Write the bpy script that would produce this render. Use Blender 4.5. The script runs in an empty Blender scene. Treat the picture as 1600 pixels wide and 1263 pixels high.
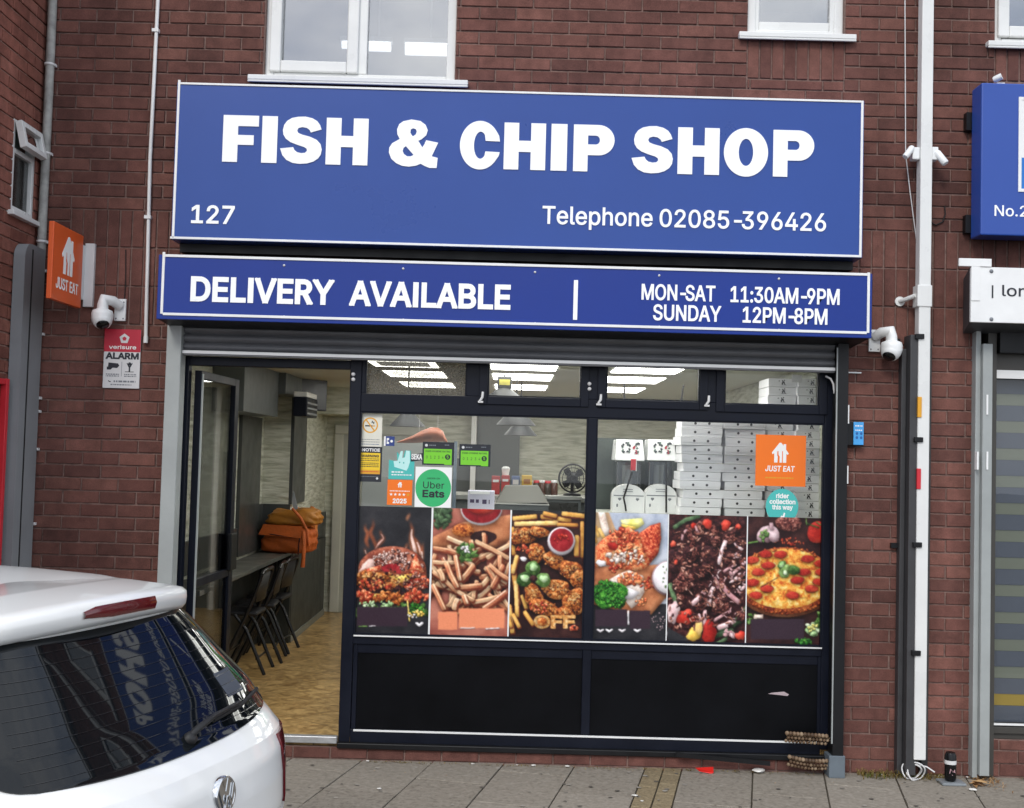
import bpy, bmesh, math, random
import numpy as np
from mathutils import Vector, Matrix
from mathutils.geometry import tessellate_polygon

# ------------------------------------------------------------------ camera, world, sun, exposure
sc = bpy.context.scene
COL = sc.collection
R = math.radians
PITCH, ROLL, CAMD, CAMH, FPX = R(2.56), R(1.55), 7.0, 1.85, 1800.0
cam = bpy.data.cameras.new("camera")
cam.sensor_width = 36.0
cam.lens = FPX / 1600.0 * 36.0
cam.clip_start = 0.05
cam.clip_end = 500
camo = bpy.data.objects.new("camera", cam)
COL.objects.link(camo)
_fw = Vector((0, math.cos(PITCH), math.sin(PITCH)))
_up0 = Vector((0, -math.sin(PITCH), math.cos(PITCH)))
_rt0 = Vector((1, 0, 0))
_rt = _rt0 * math.cos(ROLL) + _up0 * math.sin(ROLL)
_up = _up0 * math.cos(ROLL) - _rt0 * math.sin(ROLL)
_o = Vector((0, -CAMD, CAMH))
_m = Matrix((_rt, _up, -_fw)).transposed().to_4x4()
_m.translation = _o
camo.matrix_world = _m
sc.camera = camo

SUN_EL = R(38)
w = bpy.data.worlds.new("World")
sc.world = w
w.use_nodes = True
nt = w.node_tree
bg = nt.nodes["Background"]
sky = nt.nodes.new("ShaderNodeTexSky")
sky.sky_type = 'NISHITA'
sky.sun_disc = False
sky.sun_elevation = SUN_EL
sky.dust_density = 3.0
tc = nt.nodes.new("ShaderNodeTexCoord")
mp = nt.nodes.new("ShaderNodeMapping")
mp.inputs['Scale'].default_value = (1, 1, 1.9)
cn = nt.nodes.new("ShaderNodeTexNoise")
cn.inputs['Scale'].default_value = 3.4
cn.inputs['Detail'].default_value = 7
cn.inputs['Roughness'].default_value = 0.55
cr = nt.nodes.new("ShaderNodeValToRGB")
cr.color_ramp.elements[0].position = 0.34
cr.color_ramp.elements[0].color = (4.4, 5.2, 6.8, 1)
cr.color_ramp.elements[1].position = 0.66
cr.color_ramp.elements[1].color = (11.4, 11.6, 11.9, 1)
mx = nt.nodes.new("ShaderNodeMix")
mx.data_type = 'RGBA'
mx.inputs['Factor'].default_value = 0.88
nt.links.new(tc.outputs['Generated'], mp.inputs['Vector'])
nt.links.new(mp.outputs['Vector'], cn.inputs['Vector'])
nt.links.new(cn.outputs['Fac'], cr.inputs['Fac'])
nt.links.new(sky.outputs['Color'], mx.inputs['A'])
nt.links.new(cr.outputs['Color'], mx.inputs['B'])
nt.links.new(mx.outputs['Result'], bg.inputs['Color'])
bg.inputs['Strength'].default_value = 0.12

sun = bpy.data.lights.new("sun", 'SUN')
sun.energy = 1.0
sun.angle = R(14)
sun.color = (1.0, 0.96, 0.90)
suno = bpy.data.objects.new("sun", sun)
COL.objects.link(suno)
# light comes from the street side, high, slightly from the left
_sd = Vector((-0.35 * math.cos(SUN_EL), -0.93 * math.cos(SUN_EL), math.sin(SUN_EL)))
suno.rotation_euler = _sd.to_track_quat('Z', 'Y').to_euler()
suno.location = (0, -10, 12)
sky.sun_rotation = math.atan2(_sd.x, _sd.y)

vs = sc.view_settings
vs.view_transform = 'Standard'
vs.look = 'None'
vs.exposure = 0.45
vs.gamma = 1
vs.use_curve_mapping = False
sc.render.engine = 'CYCLES'
sc.cycles.use_denoising = True
sc.cycles.max_bounces = 8
sc.cycles.transparent_max_bounces = 16
sc.cycles.caustics_reflective = False
sc.cycles.caustics_refractive = False
sc.cycles.sample_clamp_indirect = 6

# ------------------------------------------------------------------ helpers
def at(u, v, Y):
    """world point on the plane y = Y that the photograph shows at pixel (u, v)"""
    d = _fw + _rt * ((u - 800.0) / FPX) - _up * ((v - 631.5) / FPX)
    t = (Y - _o.y) / d.y
    return _o + d * t
def X(u, v, Y=0.0): return at(u, v, Y).x
def Z(u, v, Y=0.0): return at(u, v, Y).z
def atz(u, v, z):
    d = _fw + _rt * ((u - 800.0) / FPX) - _up * ((v - 631.5) / FPX)
    return _o + d * ((z - _o.z) / d.z)

def lin(c):
    c = c / 255.0
    return c / 12.92 if c <= 0.04045 else ((c + 0.055) / 1.055) ** 2.4
def rgb(r, g, b, k=1.0): return (lin(r) * k, lin(g) * k, lin(b) * k, 1)

class MB:
    def __init__(s): s.v, s.f, s.mi, s.sm = [], [], [], []
    def add(s, vs_, fs, mi=0, sm=False):
        n = len(s.v)
        s.v += [tuple(p) for p in vs_]
        for f in fs:
            s.f.append([i + n for i in f]); s.mi.append(mi); s.sm.append(sm)
    def box(s, x0, x1, y0, y1, z0, z1, mi=0):
        s.add([(x0, y0, z0), (x1, y0, z0), (x1, y1, z0), (x0, y1, z0), (x0, y0, z1), (x1, y0, z1), (x1, y1, z1), (x0, y1, z1)],
              [(0, 3, 2, 1), (4, 5, 6, 7), (0, 1, 5, 4), (1, 2, 6, 5), (2, 3, 7, 6), (3, 0, 4, 7)], mi)
        return s
    def obox(s, o, a, b, c, mi=0):
        """box from corner o along vectors a, b, c"""
        o, a, b, c = Vector(o), Vector(a), Vector(b), Vector(c)
        if a.cross(b).dot(c) < 0: a, b = b, a
        p = [o, o + a, o + a + b, o + b, o + c, o + a + c, o + a + b + c, o + b + c]
        s.add(p, [(0, 3, 2, 1), (4, 5, 6, 7), (0, 1, 5, 4), (1, 2, 6, 5), (2, 3, 7, 6), (3, 0, 4, 7)], mi)
        return s
    def tube(s, pts, r, n=10, mi=0, caps=True, closed=False):
        pts = [Vector(p) for p in pts]
        rs = r if isinstance(r, (list, tuple)) else [r] * len(pts)
        rings = []
        prev = None
        for i, p in enumerate(pts):
            if closed: d = pts[(i + 1) % len(pts)] - pts[i - 1]
            else: d = pts[min(i + 1, len(pts) - 1)] - pts[max(i - 1, 0)]
            d.normalize()
            if prev is None:
                a = d.orthogonal().normalized()
            else:
                a = (prev - d * prev.dot(d)).normalized()
            prev = a
            b = d.cross(a)
            rings.append([p + (a * math.cos(2 * math.pi * k / n) + b * math.sin(2 * math.pi * k / n)) * rs[i] for k in range(n)])
        vs_ = [q for ring in rings for q in ring]
        fs = []
        m = len(rings)
        for i in range(m if closed else m - 1):
            j = (i + 1) % m
            for k in range(n):
                fs.append((i * n + k, i * n + (k + 1) % n, j * n + (k + 1) % n, j * n + k))
        s.add(vs_, fs, mi, True)
        if caps and not closed:
            s.add(rings[0], [tuple(range(n - 1, -1, -1))], mi)
            s.add(rings[-1], [tuple(range(n))], mi)
        return s
    def lathe(s, o, prof, axis=(0, 0, 1), n=24, mi=0, sm=True):
        """prof: list of (radius, height along axis)"""
        o = Vector(o); ax = Vector(axis).normalized(); a = ax.orthogonal().normalized(); b = ax.cross(a)
        vs_ = []
        for r_, h in prof:
            for k in range(n):
                t = 2 * math.pi * k / n
                vs_.append(o + ax * h + (a * math.cos(t) + b * math.sin(t)) * r_)
        fs = []
        for i in range(len(prof) - 1):
            for k in range(n):
                fs.append((i * n + k, i * n + (k + 1) % n, (i + 1) * n + (k + 1) % n, (i + 1) * n + k))
        s.add(vs_, fs, mi, sm)
        if prof[0][0] > 1e-6: s.add(vs_[:n], [tuple(range(n - 1, -1, -1))], mi)
        if prof[-1][0] > 1e-6: s.add(vs_[-n:], [tuple(range(n))], mi)
        return s
    def flat(s, polys, fn, mi=0, thick=0.0, nrm=None):
        """filled 2-D outlines (holes allowed) mapped with fn(x, y) -> point; thick extrudes forward along nrm"""
        ps = [[Vector((x, y, 0)) for x, y in p] for p in polys if len(p) > 2]
        if not ps: return s
        tri = tessellate_polygon(ps)
        fl = [q for p in ps for q in p]
        wpts = [Vector(fn(q.x, q.y)) for q in fl]
        if nrm is None: nrm = Vector((0, -1, 0))
        nrm = Vector(nrm)
        fs = []
        for t in tri:
            a, b, c_ = [wpts[i] for i in t]
            if (b - a).cross(c_ - a).dot(nrm) < 0: t = (t[0], t[2], t[1])
            fs.append(tuple(t))
        top = [p + nrm * thick for p in wpts]
        s.add(top, fs, mi)
        if thick > 0:
            i0 = 0
            for p in ps:
                n = len(p)
                s.add(wpts[i0:i0 + n] + top[i0:i0 + n], [(i, (i + 1) % n, n + (i + 1) % n, n + i) for i in range(n)], mi)
                i0 += n
        return s
    def build(s, name, mats, parent=None, bevel=0, seg=2, origin=None, subsurf=0):
        me = bpy.data.meshes.new(name)
        if parent is not None: og = wloc(parent)
        elif origin is not None: og = Vector(origin)
        else:
            a = np.array(s.v); og = Vector(((a[:, 0].min() + a[:, 0].max()) / 2, (a[:, 1].min() + a[:, 1].max()) / 2, a[:, 2].min()))
        me.from_pydata([(p[0] - og.x, p[1] - og.y, p[2] - og.z) for p in s.v], [], s.f)
        if not isinstance(mats, (list, tuple)): mats = [mats]
        for m in mats: me.materials.append(m)
        me.polygons.foreach_set("material_index", s.mi)
        me.polygons.foreach_set("use_smooth", s.sm)
        me.update()
        o = bpy.data.objects.new(name, me)
        COL.objects.link(o)
        if parent is not None: o.parent = parent
        else: o.location = og
        if bevel:
            b = o.modifiers.new("bevel", 'BEVEL'); b.width = bevel; b.segments = seg; b.limit_method = 'ANGLE'; b.angle_limit = R(40)
            b.harden_normals = False
        if subsurf:
            b = o.modifiers.new("sub", 'SUBSURF'); b.levels = subsurf; b.render_levels = subsurf
        return o
def wloc(o):
    l = Vector((0, 0, 0))
    while o is not None:
        l = l + o.location; o = o.parent
    return l
def tag(o, label=None, cat=None, group=None, kind=None):
    if label: o["label"] = label
    if cat: o["category"] = cat
    if group: o["group"] = group
    if kind: o["kind"] = kind
    return o
def thing(name, label, cat, loc=(0, 0, 0), group=None, rz=0):
    o = bpy.data.objects.new(name, None)
    o.empty_display_size = 0.1
    COL.objects.link(o)
    o.location = loc
    o.rotation_euler = (0, 0, rz)
    return tag(o, label, cat, group)
def dup(root, loc, rz=None, label=None):
    def cp(o, par):
        c = o.copy(); COL.objects.link(c)
        c.parent = par
        for ch in [q for q in list(bpy.data.objects) if q.parent == o]: cp(ch, c)
        return c
    c = cp(root, None)
    c.location = loc
    if rz is not None: c.rotation_euler = (0, 0, rz)
    if label: c["label"] = label
    return c

# ------------------------------------------------------------------ materials
def mat(name, col, rough=0.5, metal=0.0, var=0.10, vscale=6.0, bump=0.0, bscale=40.0, coat=0.0, spec=0.5, island=0.0, rvar=0.08, emit=None, estr=0.0):
    m = bpy.data.materials.new(name); m.use_nodes = True
    t = m.node_tree; p = t.nodes["Principled BSDF"]
    p.inputs['Roughness'].default_value = rough
    p.inputs['Metallic'].default_value = metal
    p.inputs['Coat Weight'].default_value = coat
    p.inputs['Coat Roughness'].default_value = 0.04
    p.inputs['Specular IOR Level'].default_value = spec
    tcn = t.nodes.new("ShaderNodeTexCoord")
    nz = t.nodes.new("ShaderNodeTexNoise"); nz.inputs['Scale'].default_value = vscale; nz.inputs['Detail'].default_value = 6; nz.inputs['Roughness'].default_value = 0.6
    t.links.new(tcn.outputs['Object'], nz.inputs['Vector'])
    mr = t.nodes.new("ShaderNodeMapRange"); mr.inputs['From Min'].default_value = 0.3; mr.inputs['From Max'].default_value = 0.7
    mr.inputs['To Min'].default_value = 1 - var; mr.inputs['To Max'].default_value = 1 + var
    t.links.new(nz.outputs['Fac'], mr.inputs['Value'])
    val = mr.outputs['Result']
    if island:
        ge = t.nodes.new("ShaderNodeNewGeometry")
        m2 = t.nodes.new("ShaderNodeMapRange"); m2.inputs['To Min'].default_value = 1 - island; m2.inputs['To Max'].default_value = 1 + island
        t.links.new(ge.outputs['Random Per Island'], m2.inputs['Value'])
        mu = t.nodes.new("ShaderNodeMath"); mu.operation = 'MULTIPLY'
        t.links.new(val, mu.inputs[0]); t.links.new(m2.outputs['Result'], mu.inputs[1]); val = mu.outputs[0]
    vm = t.nodes.new("ShaderNodeVectorMath"); vm.operation = 'SCALE'
    vm.inputs[0].default_value = col[:3]
    t.links.new(val, vm.inputs['Scale'])
    t.links.new(vm.outputs['Vector'], p.inputs['Base Color'])
    if rvar:
        m3 = t.nodes.new("ShaderNodeMapRange"); m3.inputs['From Min'].default_value = 0.3; m3.inputs['From Max'].default_value = 0.7
        m3.inputs['To Min'].default_value = max(0.0, rough - rvar); m3.inputs['To Max'].default_value = min(1, rough + rvar)
        t.links.new(nz.outputs['Fac'], m3.inputs['Value']); t.links.new(m3.outputs['Result'], p.inputs['Roughness'])
    if bump:
        n2 = t.nodes.new("ShaderNodeTexNoise"); n2.inputs['Scale'].default_value = bscale; n2.inputs['Detail'].default_value = 5
        t.links.new(tcn.outputs['Object'], n2.inputs['Vector'])
        bp = t.nodes.new("ShaderNodeBump"); bp.inputs['Strength'].default_value = bump; bp.inputs['Distance'].default_value = 0.01
        t.links.new(n2.outputs['Fac'], bp.inputs['Height']); t.links.new(bp.outputs['Normal'], p.inputs['Normal'])
    if emit:
        p.inputs['Emission Color'].default_value = emit; p.inputs['Emission Strength'].default_value = estr
    return m
def ramp_mat(name, cols, scale=60, rough=0.38, island=0.35, detail=5, dist=0.6, spread=(0.3, 0.7), bump=0):
    """mottled surface: noise plus a random offset per separate shape, through a colour ramp"""
    m = bpy.data.materials.new(name); m.use_nodes = True
    t = m.node_tree; p = t.nodes["Principled BSDF"]; p.inputs['Roughness'].default_value = rough
    p.inputs['Specular IOR Level'].default_value = 0.3
    tcn = t.nodes.new("ShaderNodeTexCoord")
    nz = t.nodes.new("ShaderNodeTexNoise"); nz.inputs['Scale'].default_value = scale; nz.inputs['Detail'].default_value = detail; nz.inputs['Distortion'].default_value = dist
    t.links.new(tcn.outputs['Object'], nz.inputs['Vector'])
    ge = t.nodes.new("ShaderNodeNewGeometry")
    mr = t.nodes.new("ShaderNodeMapRange"); mr.inputs['From Min'].default_value = spread[0]; mr.inputs['From Max'].default_value = spread[1]
    t.links.new(nz.outputs['Fac'], mr.inputs['Value'])
    mi = t.nodes.new("ShaderNodeMix"); mi.inputs['Factor'].default_value = island
    t.links.new(mr.outputs['Result'], mi.inputs['A']); t.links.new(ge.outputs['Random Per Island'], mi.inputs['B'])
    cr_ = t.nodes.new("ShaderNodeValToRGB")
    el = cr_.color_ramp.elements
    n = len(cols)
    for i, c in enumerate(cols):
        e = el[i] if i < 2 else el.new(i / (n - 1))
        if i == 1 and n > 2: e.position = 1 / (n - 1)
        e.color = c
    el[0].position = 0.0
    t.links.new(mi.outputs['Result'], cr_.inputs['Fac']); t.links.new(cr_.outputs['Color'], p.inputs['Base Color'])
    if bump:
        bp = t.nodes.new("ShaderNodeBump"); bp.inputs['Strength'].default_value = bump; bp.inputs['Distance'].default_value = 0.01
        t.links.new(nz.outputs['Fac'], bp.inputs['Height']); t.links.new(bp.outputs['Normal'], p.inputs['Normal'])
    return m
def glass_mat(name, tint=(1, 1, 1, 1), ior=1.5, refl=1.0, rough=0.0, wob=0.0, floor=0.0):
    """thin pane: see-through with a Fresnel mirror on top"""
    m = bpy.data.materials.new(name); m.use_nodes = True
    t = m.node_tree; t.nodes.remove(t.nodes["Principled BSDF"])
    out = t.nodes["Material Output"]
    tr = t.nodes.new("ShaderNodeBsdfTransparent"); tr.inputs['Color'].default_value = tint
    gl = t.nodes.new("ShaderNodeBsdfGlossy"); gl.inputs['Roughness'].default_value = rough
    fr = t.nodes.new("ShaderNodeFresnel"); fr.inputs['IOR'].default_value = ior
    ma = t.nodes.new("ShaderNodeMath"); ma.operation = 'MULTIPLY_ADD'; ma.inputs[1].default_value = refl; ma.inputs[2].default_value = floor
    t.links.new(fr.outputs[0], ma.inputs[0])
    mi = t.nodes.new("ShaderNodeMixShader")
    t.links.new(ma.outputs[0], mi.inputs[0]); t.links.new(tr.outputs[0], mi.inputs[1]); t.links.new(gl.outputs[0], mi.inputs[2])
    t.links.new(mi.outputs[0], out.inputs['Surface'])
    if wob:
        tcn = t.nodes.new("ShaderNodeTexCoord"); nz = t.nodes.new("ShaderNodeTexNoise"); nz.inputs['Scale'].default_value = 2.5
        t.links.new(tcn.outputs['Object'], nz.inputs['Vector'])
        bp = t.nodes.new("ShaderNodeBump"); bp.inputs['Strength'].default_value = wob; bp.inputs['Distance'].default_value = 0.02
        t.links.new(nz.outputs['Fac'], bp.inputs['Height']); t.links.new(bp.outputs['Normal'], gl.inputs['Normal']); t.links.new(bp.outputs['Normal'], fr.inputs['Normal'])
    return m
def obscured_mat(name, col):
    m = bpy.data.materials.new(name); m.use_nodes = True
    t = m.node_tree; p = t.nodes["Principled BSDF"]; out = t.nodes["Material Output"]
    tcn = t.nodes.new("ShaderNodeTexCoord"); nz = t.nodes.new("ShaderNodeTexNoise"); nz.inputs['Scale'].default_value = 160; nz.inputs['Detail'].default_value = 3
    t.links.new(tcn.outputs['Object'], nz.inputs['Vector'])
    p.inputs['Base Color'].default_value = col; p.inputs['Roughness'].default_value = 0.35
    tr = t.nodes.new("ShaderNodeBsdfTransparent"); tr.inputs['Color'].default_value = (0.85, 0.85, 0.82, 1)
    mr = t.nodes.new("ShaderNodeMapRange"); mr.inputs['From Min'].default_value = 0.35; mr.inputs['From Max'].default_value = 0.65
    mr.inputs['To Min'].default_value = 0.15; mr.inputs['To Max'].default_value = 0.75
    t.links.new(nz.outputs['Fac'], mr.inputs['Value'])
    mi = t.nodes.new("ShaderNodeMixShader"); t.links.new(mr.outputs['Result'], mi.inputs[0]); t.links.new(p.outputs[0], mi.inputs[2]); t.links.new(tr.outputs[0], mi.inputs[1])
    t.links.new(mi.outputs[0], out.inputs['Surface'])
    return m

def brick_mat(name, c0, c1, c2, dirt=0.34):
    m = bpy.data.materials.new(name); m.use_nodes = True
    t = m.node_tree; p = t.nodes["Principled BSDF"]; p.inputs['Roughness'].default_value = 0.85; p.inputs['Specular IOR Level'].default_value = 0.25
    ge = t.nodes.new("ShaderNodeNewGeometry"); tcn = t.nodes.new("ShaderNodeTexCoord")
    cr_ = t.nodes.new("ShaderNodeValToRGB"); el = cr_.color_ramp.elements
    el[0].color = c0; el[1].color = c2; e = el.new(0.5); e.color = c1
    t.links.new(ge.outputs['Random Per Island'], cr_.inputs['Fac'])
    n1 = t.nodes.new("ShaderNodeTexNoise"); n1.inputs['Scale'].default_value = 130; n1.inputs['Detail'].default_value = 6; n1.inputs['Roughness'].default_value = 0.7
    n2 = t.nodes.new("ShaderNodeTexNoise"); n2.inputs['Scale'].default_value = 1.3; n2.inputs['Detail'].default_value = 6
    n3 = t.nodes.new("ShaderNodeTexNoise"); n3.inputs['Scale'].default_value = 16; n3.inputs['Detail'].default_value = 4
    for n in (n1, n2, n3): t.links.new(tcn.outputs['Object'], n.inputs['Vector'])
    def mrng(src, a, b):
        q = t.nodes.new("ShaderNodeMapRange"); q.inputs['From Min'].default_value = 0.3; q.inputs['From Max'].default_value = 0.7
        q.inputs['To Min'].default_value = a; q.inputs['To Max'].default_value = b; t.links.new(src, q.inputs['Value']); return q.outputs['Result']
    def mul(a, b):
        q = t.nodes.new("ShaderNodeMath"); q.operation = 'MULTIPLY'; t.links.new(a, q.inputs[0]); t.links.new(b, q.inputs[1]); return q.outputs[0]
    n4 = t.nodes.new("ShaderNodeTexNoise"); n4.inputs['Scale'].default_value = 1.0; n4.inputs['Detail'].default_value = 5
    mpv = t.nodes.new("ShaderNodeMapping"); mpv.inputs['Scale'].default_value = (7, 7, 0.55)       # rain streaks
    t.links.new(tcn.outputs['Object'], mpv.inputs['Vector']); t.links.new(mpv.outputs['Vector'], n4.inputs['Vector'])
    f = mul(mrng(n4.outputs['Fac'], 0.80, 1.14), mul(mrng(n1.outputs['Fac'], 0.72, 1.28), mrng(n2.outputs['Fac'], 1 - dirt, 1 + dirt * 0.8)))
    f = mul(f, mrng(n3.outputs['Fac'], 0.82, 1.18))
    vm = t.nodes.new("ShaderNodeVectorMath"); vm.operation = 'SCALE'; t.links.new(cr_.outputs['Color'], vm.inputs[0]); t.links.new(f, vm.inputs['Scale'])
    t.links.new(vm.outputs['Vector'], p.inputs['Base Color'])
    bp = t.nodes.new("ShaderNodeBump"); bp.inputs['Strength'].default_value = 0.5; bp.inputs['Distance'].default_value = 0.004
    t.links.new(n1.outputs['Fac'], bp.inputs['Height']); t.links.new(bp.outputs['Normal'], p.inputs['Normal'])
    return m

M = {}
M['brick'] = brick_mat('dark_red_brick', rgb(94, 63, 57), rgb(106, 70, 63), rgb(118, 80, 71))
M['mortar'] = mat('dark_mortar', rgb(126, 102, 94), 0.9, var=0.35, vscale=25, bump=0.6, bscale=150)
M['brick_side'] = brick_mat('side_wall_brick', rgb(118, 74, 64), rgb(132, 84, 72), rgb(140, 92, 80))
M['mortar_side'] = mat('pale_mortar', rgb(150, 118, 106), 0.9, var=0.2, vscale=25, bump=0.5, bscale=150)
M['upvc'] = mat('white_upvc', rgb(222, 223, 221), 0.3, var=0.06, vscale=3, coat=0.1)
M['white'] = mat('white_paint', rgb(232, 233, 232), 0.4, var=0.05, vscale=5)
M['letter'] = mat('white_acrylic_lettering', rgb(250, 252, 252), 0.35, var=0.02)
M['blue'] = mat('blue_acrylic_sign', rgb(36, 71, 147), 0.3, var=0.06, vscale=1.0, spec=.4, rvar=0.05)
M['blue2'] = mat('deep_blue_acrylic_sign', rgb(15, 49, 135), 0.32, var=0.06, vscale=1.2, spec=.35, rvar=0.05)
M['blue3'] = mat('neighbour_sign_blue', rgb(40, 76, 160), 0.35, var=0.04, vscale=1.4)
M['navyframe'] = mat('dark_navy_powder_coat', rgb(17, 21, 33), 0.42, var=0.2, vscale=3, spec=.2, rvar=0.1)
M['black'] = mat('black_panel', rgb(7, 8, 12), 0.5, var=0.4, vscale=2.5, spec=.12, rvar=0.1)
M['blackm'] = mat('black_metal', rgb(14, 15, 18), 0.45, var=0.2, spec=.35)
M['shutter'] = mat('dark_grey_shutter', rgb(100, 101, 104), 0.5, metal=0.0, var=0.15, vscale=4)
M['greyguide'] = mat('grey_steel_guide', rgb(158, 163, 162), 0.5, metal=0.1, var=0.08, vscale=4, bump=0.1)
M['galv'] = mat('weathered_grey_pipe', rgb(150, 150, 146), 0.6, var=0.35, vscale=14)
M['galv_lo'] = mat('grey_pipe_lower', rgb(128, 134, 138), 0.5, var=0.12, vscale=8)
M['anth'] = mat('anthracite_grey', rgb(136, 140, 143), 0.5, var=0.1, vscale=3)
M['steel'] = mat('brushed_steel', rgb(175, 175, 170), 0.38, metal=0.8, var=0.1, vscale=6)
M['alu'] = mat('aluminium_threshold', rgb(190, 192, 194), 0.4, metal=0.6, var=0.15, vscale=20)
M['glass'] = glass_mat('shop_glass', (0.975, 0.985, 0.98, 1), 1.5, 0.7, wob=0.02)
M['glass_up'] = glass_mat('upper_window_glass', (0.62, 0.65, 0.68, 1), 1.5, 1.0, wob=0.0, floor=0.32)
M['glass_door'] = glass_mat('door_glass', (0.94, 0.96, 0.95, 1), 1.5, .8)
M['obscure'] = obscured_mat('obscured_glass', rgb(120, 116, 106))
M['orange'] = mat('orange_sign_vinyl', rgb(240, 116, 14), 0.35, var=0.03)
M['orange_dk'] = mat('orange_projecting_panel', rgb(215, 90, 38), 0.4, var=0.05)
M['signwhite'] = mat('white_vinyl', rgb(240, 240, 238), 0.4, var=0.02)
M['palegrey'] = mat('pale_grey_vinyl', rgb(214, 214, 214), 0.4, var=0.03)
M['red'] = mat('red_vinyl', rgb(186, 32, 56), 0.4, var=0.04)
M['ink'] = mat('dark_ink', rgb(30, 34, 44), 0.5, var=0.05)
M['inkgrey'] = mat('grey_ink', rgb(120, 124, 130), 0.5, var=0.05)
M['yellow'] = mat('yellow_vinyl', rgb(238, 200, 40), 0.4, var=0.04)
M['amber'] = mat('amber_vinyl', rgb(222, 160, 40), 0.4, var=0.04)
M['lime'] = mat('lime_green_vinyl', rgb(120, 205, 45), 0.4, var=0.04)
M['green'] = mat('green_vinyl', rgb(50, 178, 108), 0.4, var=0.03)
M['teal'] = mat('teal_vinyl', rgb(72, 184, 178), 0.4, var=0.03)
M['redpost'] = mat('red_painted_metal', rgb(200, 40, 52), 0.4, var=0.08)
M['lens'] = mat('black_glass_lens', rgb(12, 12, 14), 0.08, var=0.1)
M['cctv'] = mat('white_camera_plastic', rgb(232, 234, 234), 0.35, var=0.03)
M['rubber'] = mat('black_rubber', rgb(18, 18, 19), 0.7, var=0.2)
M['purplebox'] = mat('dark_plum_print', rgb(62, 48, 58), 0.45, var=0.02)
M['peachbox'] = mat('peach_print', rgb(234, 147, 110), 0.45, var=0.02)
# ------------------------------------------------------------------ ground, road, pavement
rnd = random.Random(7)
KA = R(12.4)                                   # the kerb runs a little askew to the shop fronts
KD = Vector((math.sin(KA), math.cos(KA), 0))   # across the pavement, towards the shops
KT = Vector((math.cos(KA), -math.sin(KA), 0))  # along the kerb, to the right
ROADZ = -0.07
asph = ramp_mat('asphalt', [rgb(58, 58, 60), rgb(78, 78, 79), rgb(98, 97, 95)], scale=220, rough=0.85, island=0, bump=0.5)
o = MB(); o.add([(-60, -80, ROADZ), (60, -80, ROADZ), (60, 30, ROADZ), (-60, 30, ROADZ)], [(0, 1, 2, 3)]); tag(o.build('road', asph), kind='structure')
slabm = ramp_mat('concrete_paving', [rgb(112, 105, 95), rgb(134, 127, 116), rgb(145, 138, 127), rgb(158, 151, 140)], scale=38, rough=0.9, island=0.3, detail=12, bump=0.45)
blockm = ramp_mat('buff_block_paving', [rgb(104, 94, 74), rgb(136, 122, 96), rgb(154, 141, 114)], scale=60, rough=0.9, island=0.3, detail=8, bump=0.4)
jointm = mat('paving_joint_dirt', rgb(80, 74, 62), 0.95, var=0.3, vscale=20)
kerbm = ramp_mat('concrete_kerb', [rgb(120, 118, 112), rgb(148, 146, 140), rgb(165, 162, 156)], scale=20, rough=0.85, island=0.2)
def kp(a, b, z): # along joint a (towards the shop), along kerb b
    q = KD * a + KT * b
    return Vector((q.x, q.y, z))
def clip_y(poly, ymax):
    out = []
    for i in range(len(poly)):
        p, q = poly[i - 1], poly[i]
        if (p.y <= ymax) != (q.y <= ymax):
            t = (ymax - p.y) / (q.y - p.y); out.append(p.lerp(q, t))
        if q.y <= ymax: out.append(q)
    return out
KERB_A = -2.35
mb = MB(); pb = MB()
e = MB(); e.add([kp(KERB_A, -9, -0.012), kp(KERB_A, 12, -0.012), kp(2.5, 12, -0.012), kp(2.5, -9, -0.012)], [(0, 1, 2, 3)])
for i in range(1): pass
tag(e.build('pavement_bed', jointm), kind='structure')
b0 = [q for q in [atz(690, 1184, 0)]][0]
B0 = b0.dot(KT)                                   # one joint the photograph shows
by = [atz(1008, 1200, 0).dot(KT), atz(1066, 1200, 0).dot(KT)]   # strip of narrow buff blocks
def paver(mbx, a0, a1, b0_, b1_, g, ch, zj):
    p = clip_y([kp(a0 + g, b0_ + g, 0), kp(a0 + g, b1_ - g, 0), kp(a1 - g, b1_ - g, 0), kp(a1 - g, b0_ + g, 0)], 0.05)
    if len(p) < 3: return
    c = sum(p, Vector()) / len(p)
    top = [q + (c - q).normalized() * ch + Vector((0, 0, zj)) for q in p]
    rim = [q + Vector((0, 0, zj - ch)) for q in p]; low = [q + Vector((0, 0, -0.02)) for q in p]
    n = len(p)
    mbx.add(top + rim + low, [tuple(range(n))] + [(n + i, n + (i + 1) % n, (i + 1) % n, i) for i in range(n)] + [(2 * n + i, 2 * n + (i + 1) % n, n + (i + 1) % n, n + i) for i in range(n)])
k = -14
lefts = []
x = by[0]
while x > -9: lefts.append((x - 0.415, x)); x -= 0.415
x = by[1]
rights = []
while x < 9: rights.append((x, x + 0.415)); x += 0.415
for j, (l, r_) in enumerate(lefts + rights):
    off = 0.31 * (j % 2) + 0.1
    a = KERB_A + 0.14 - off
    while a < 2.6:
        paver(mb, max(a, KERB_A + 0.14), a + 0.62, l, r_, 0.004, 0.003, rnd.uniform(-0.0025, 0.0025))
        a += 0.62
bw = (by[1] - by[0]) / 2
for j in range(2):
    a = KERB_A + 0.14 - 0.1 * j
    while a < 2.6:
        paver(pb, max(a, KERB_A + 0.14), a + 0.2, by[0] + bw * j, by[0] + bw * (j + 1), 0.004, 0.003, rnd.uniform(-0.0025, 0.0025)); a += 0.2
tag(mb.build('pavement', slabm), kind='structure')
tag(pb.build('pavement_block_strip', blockm), kind='structure')
kb = MB(); b_ = -9
while b_ < 11:
    p0 = kp(KERB_A, b_ + 0.004, ROADZ - 0.02)
    kb.obox(p0, KT * 0.906, KD * 0.135, (0, 0, -ROADZ + 0.02)); b_ += 0.915
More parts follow.
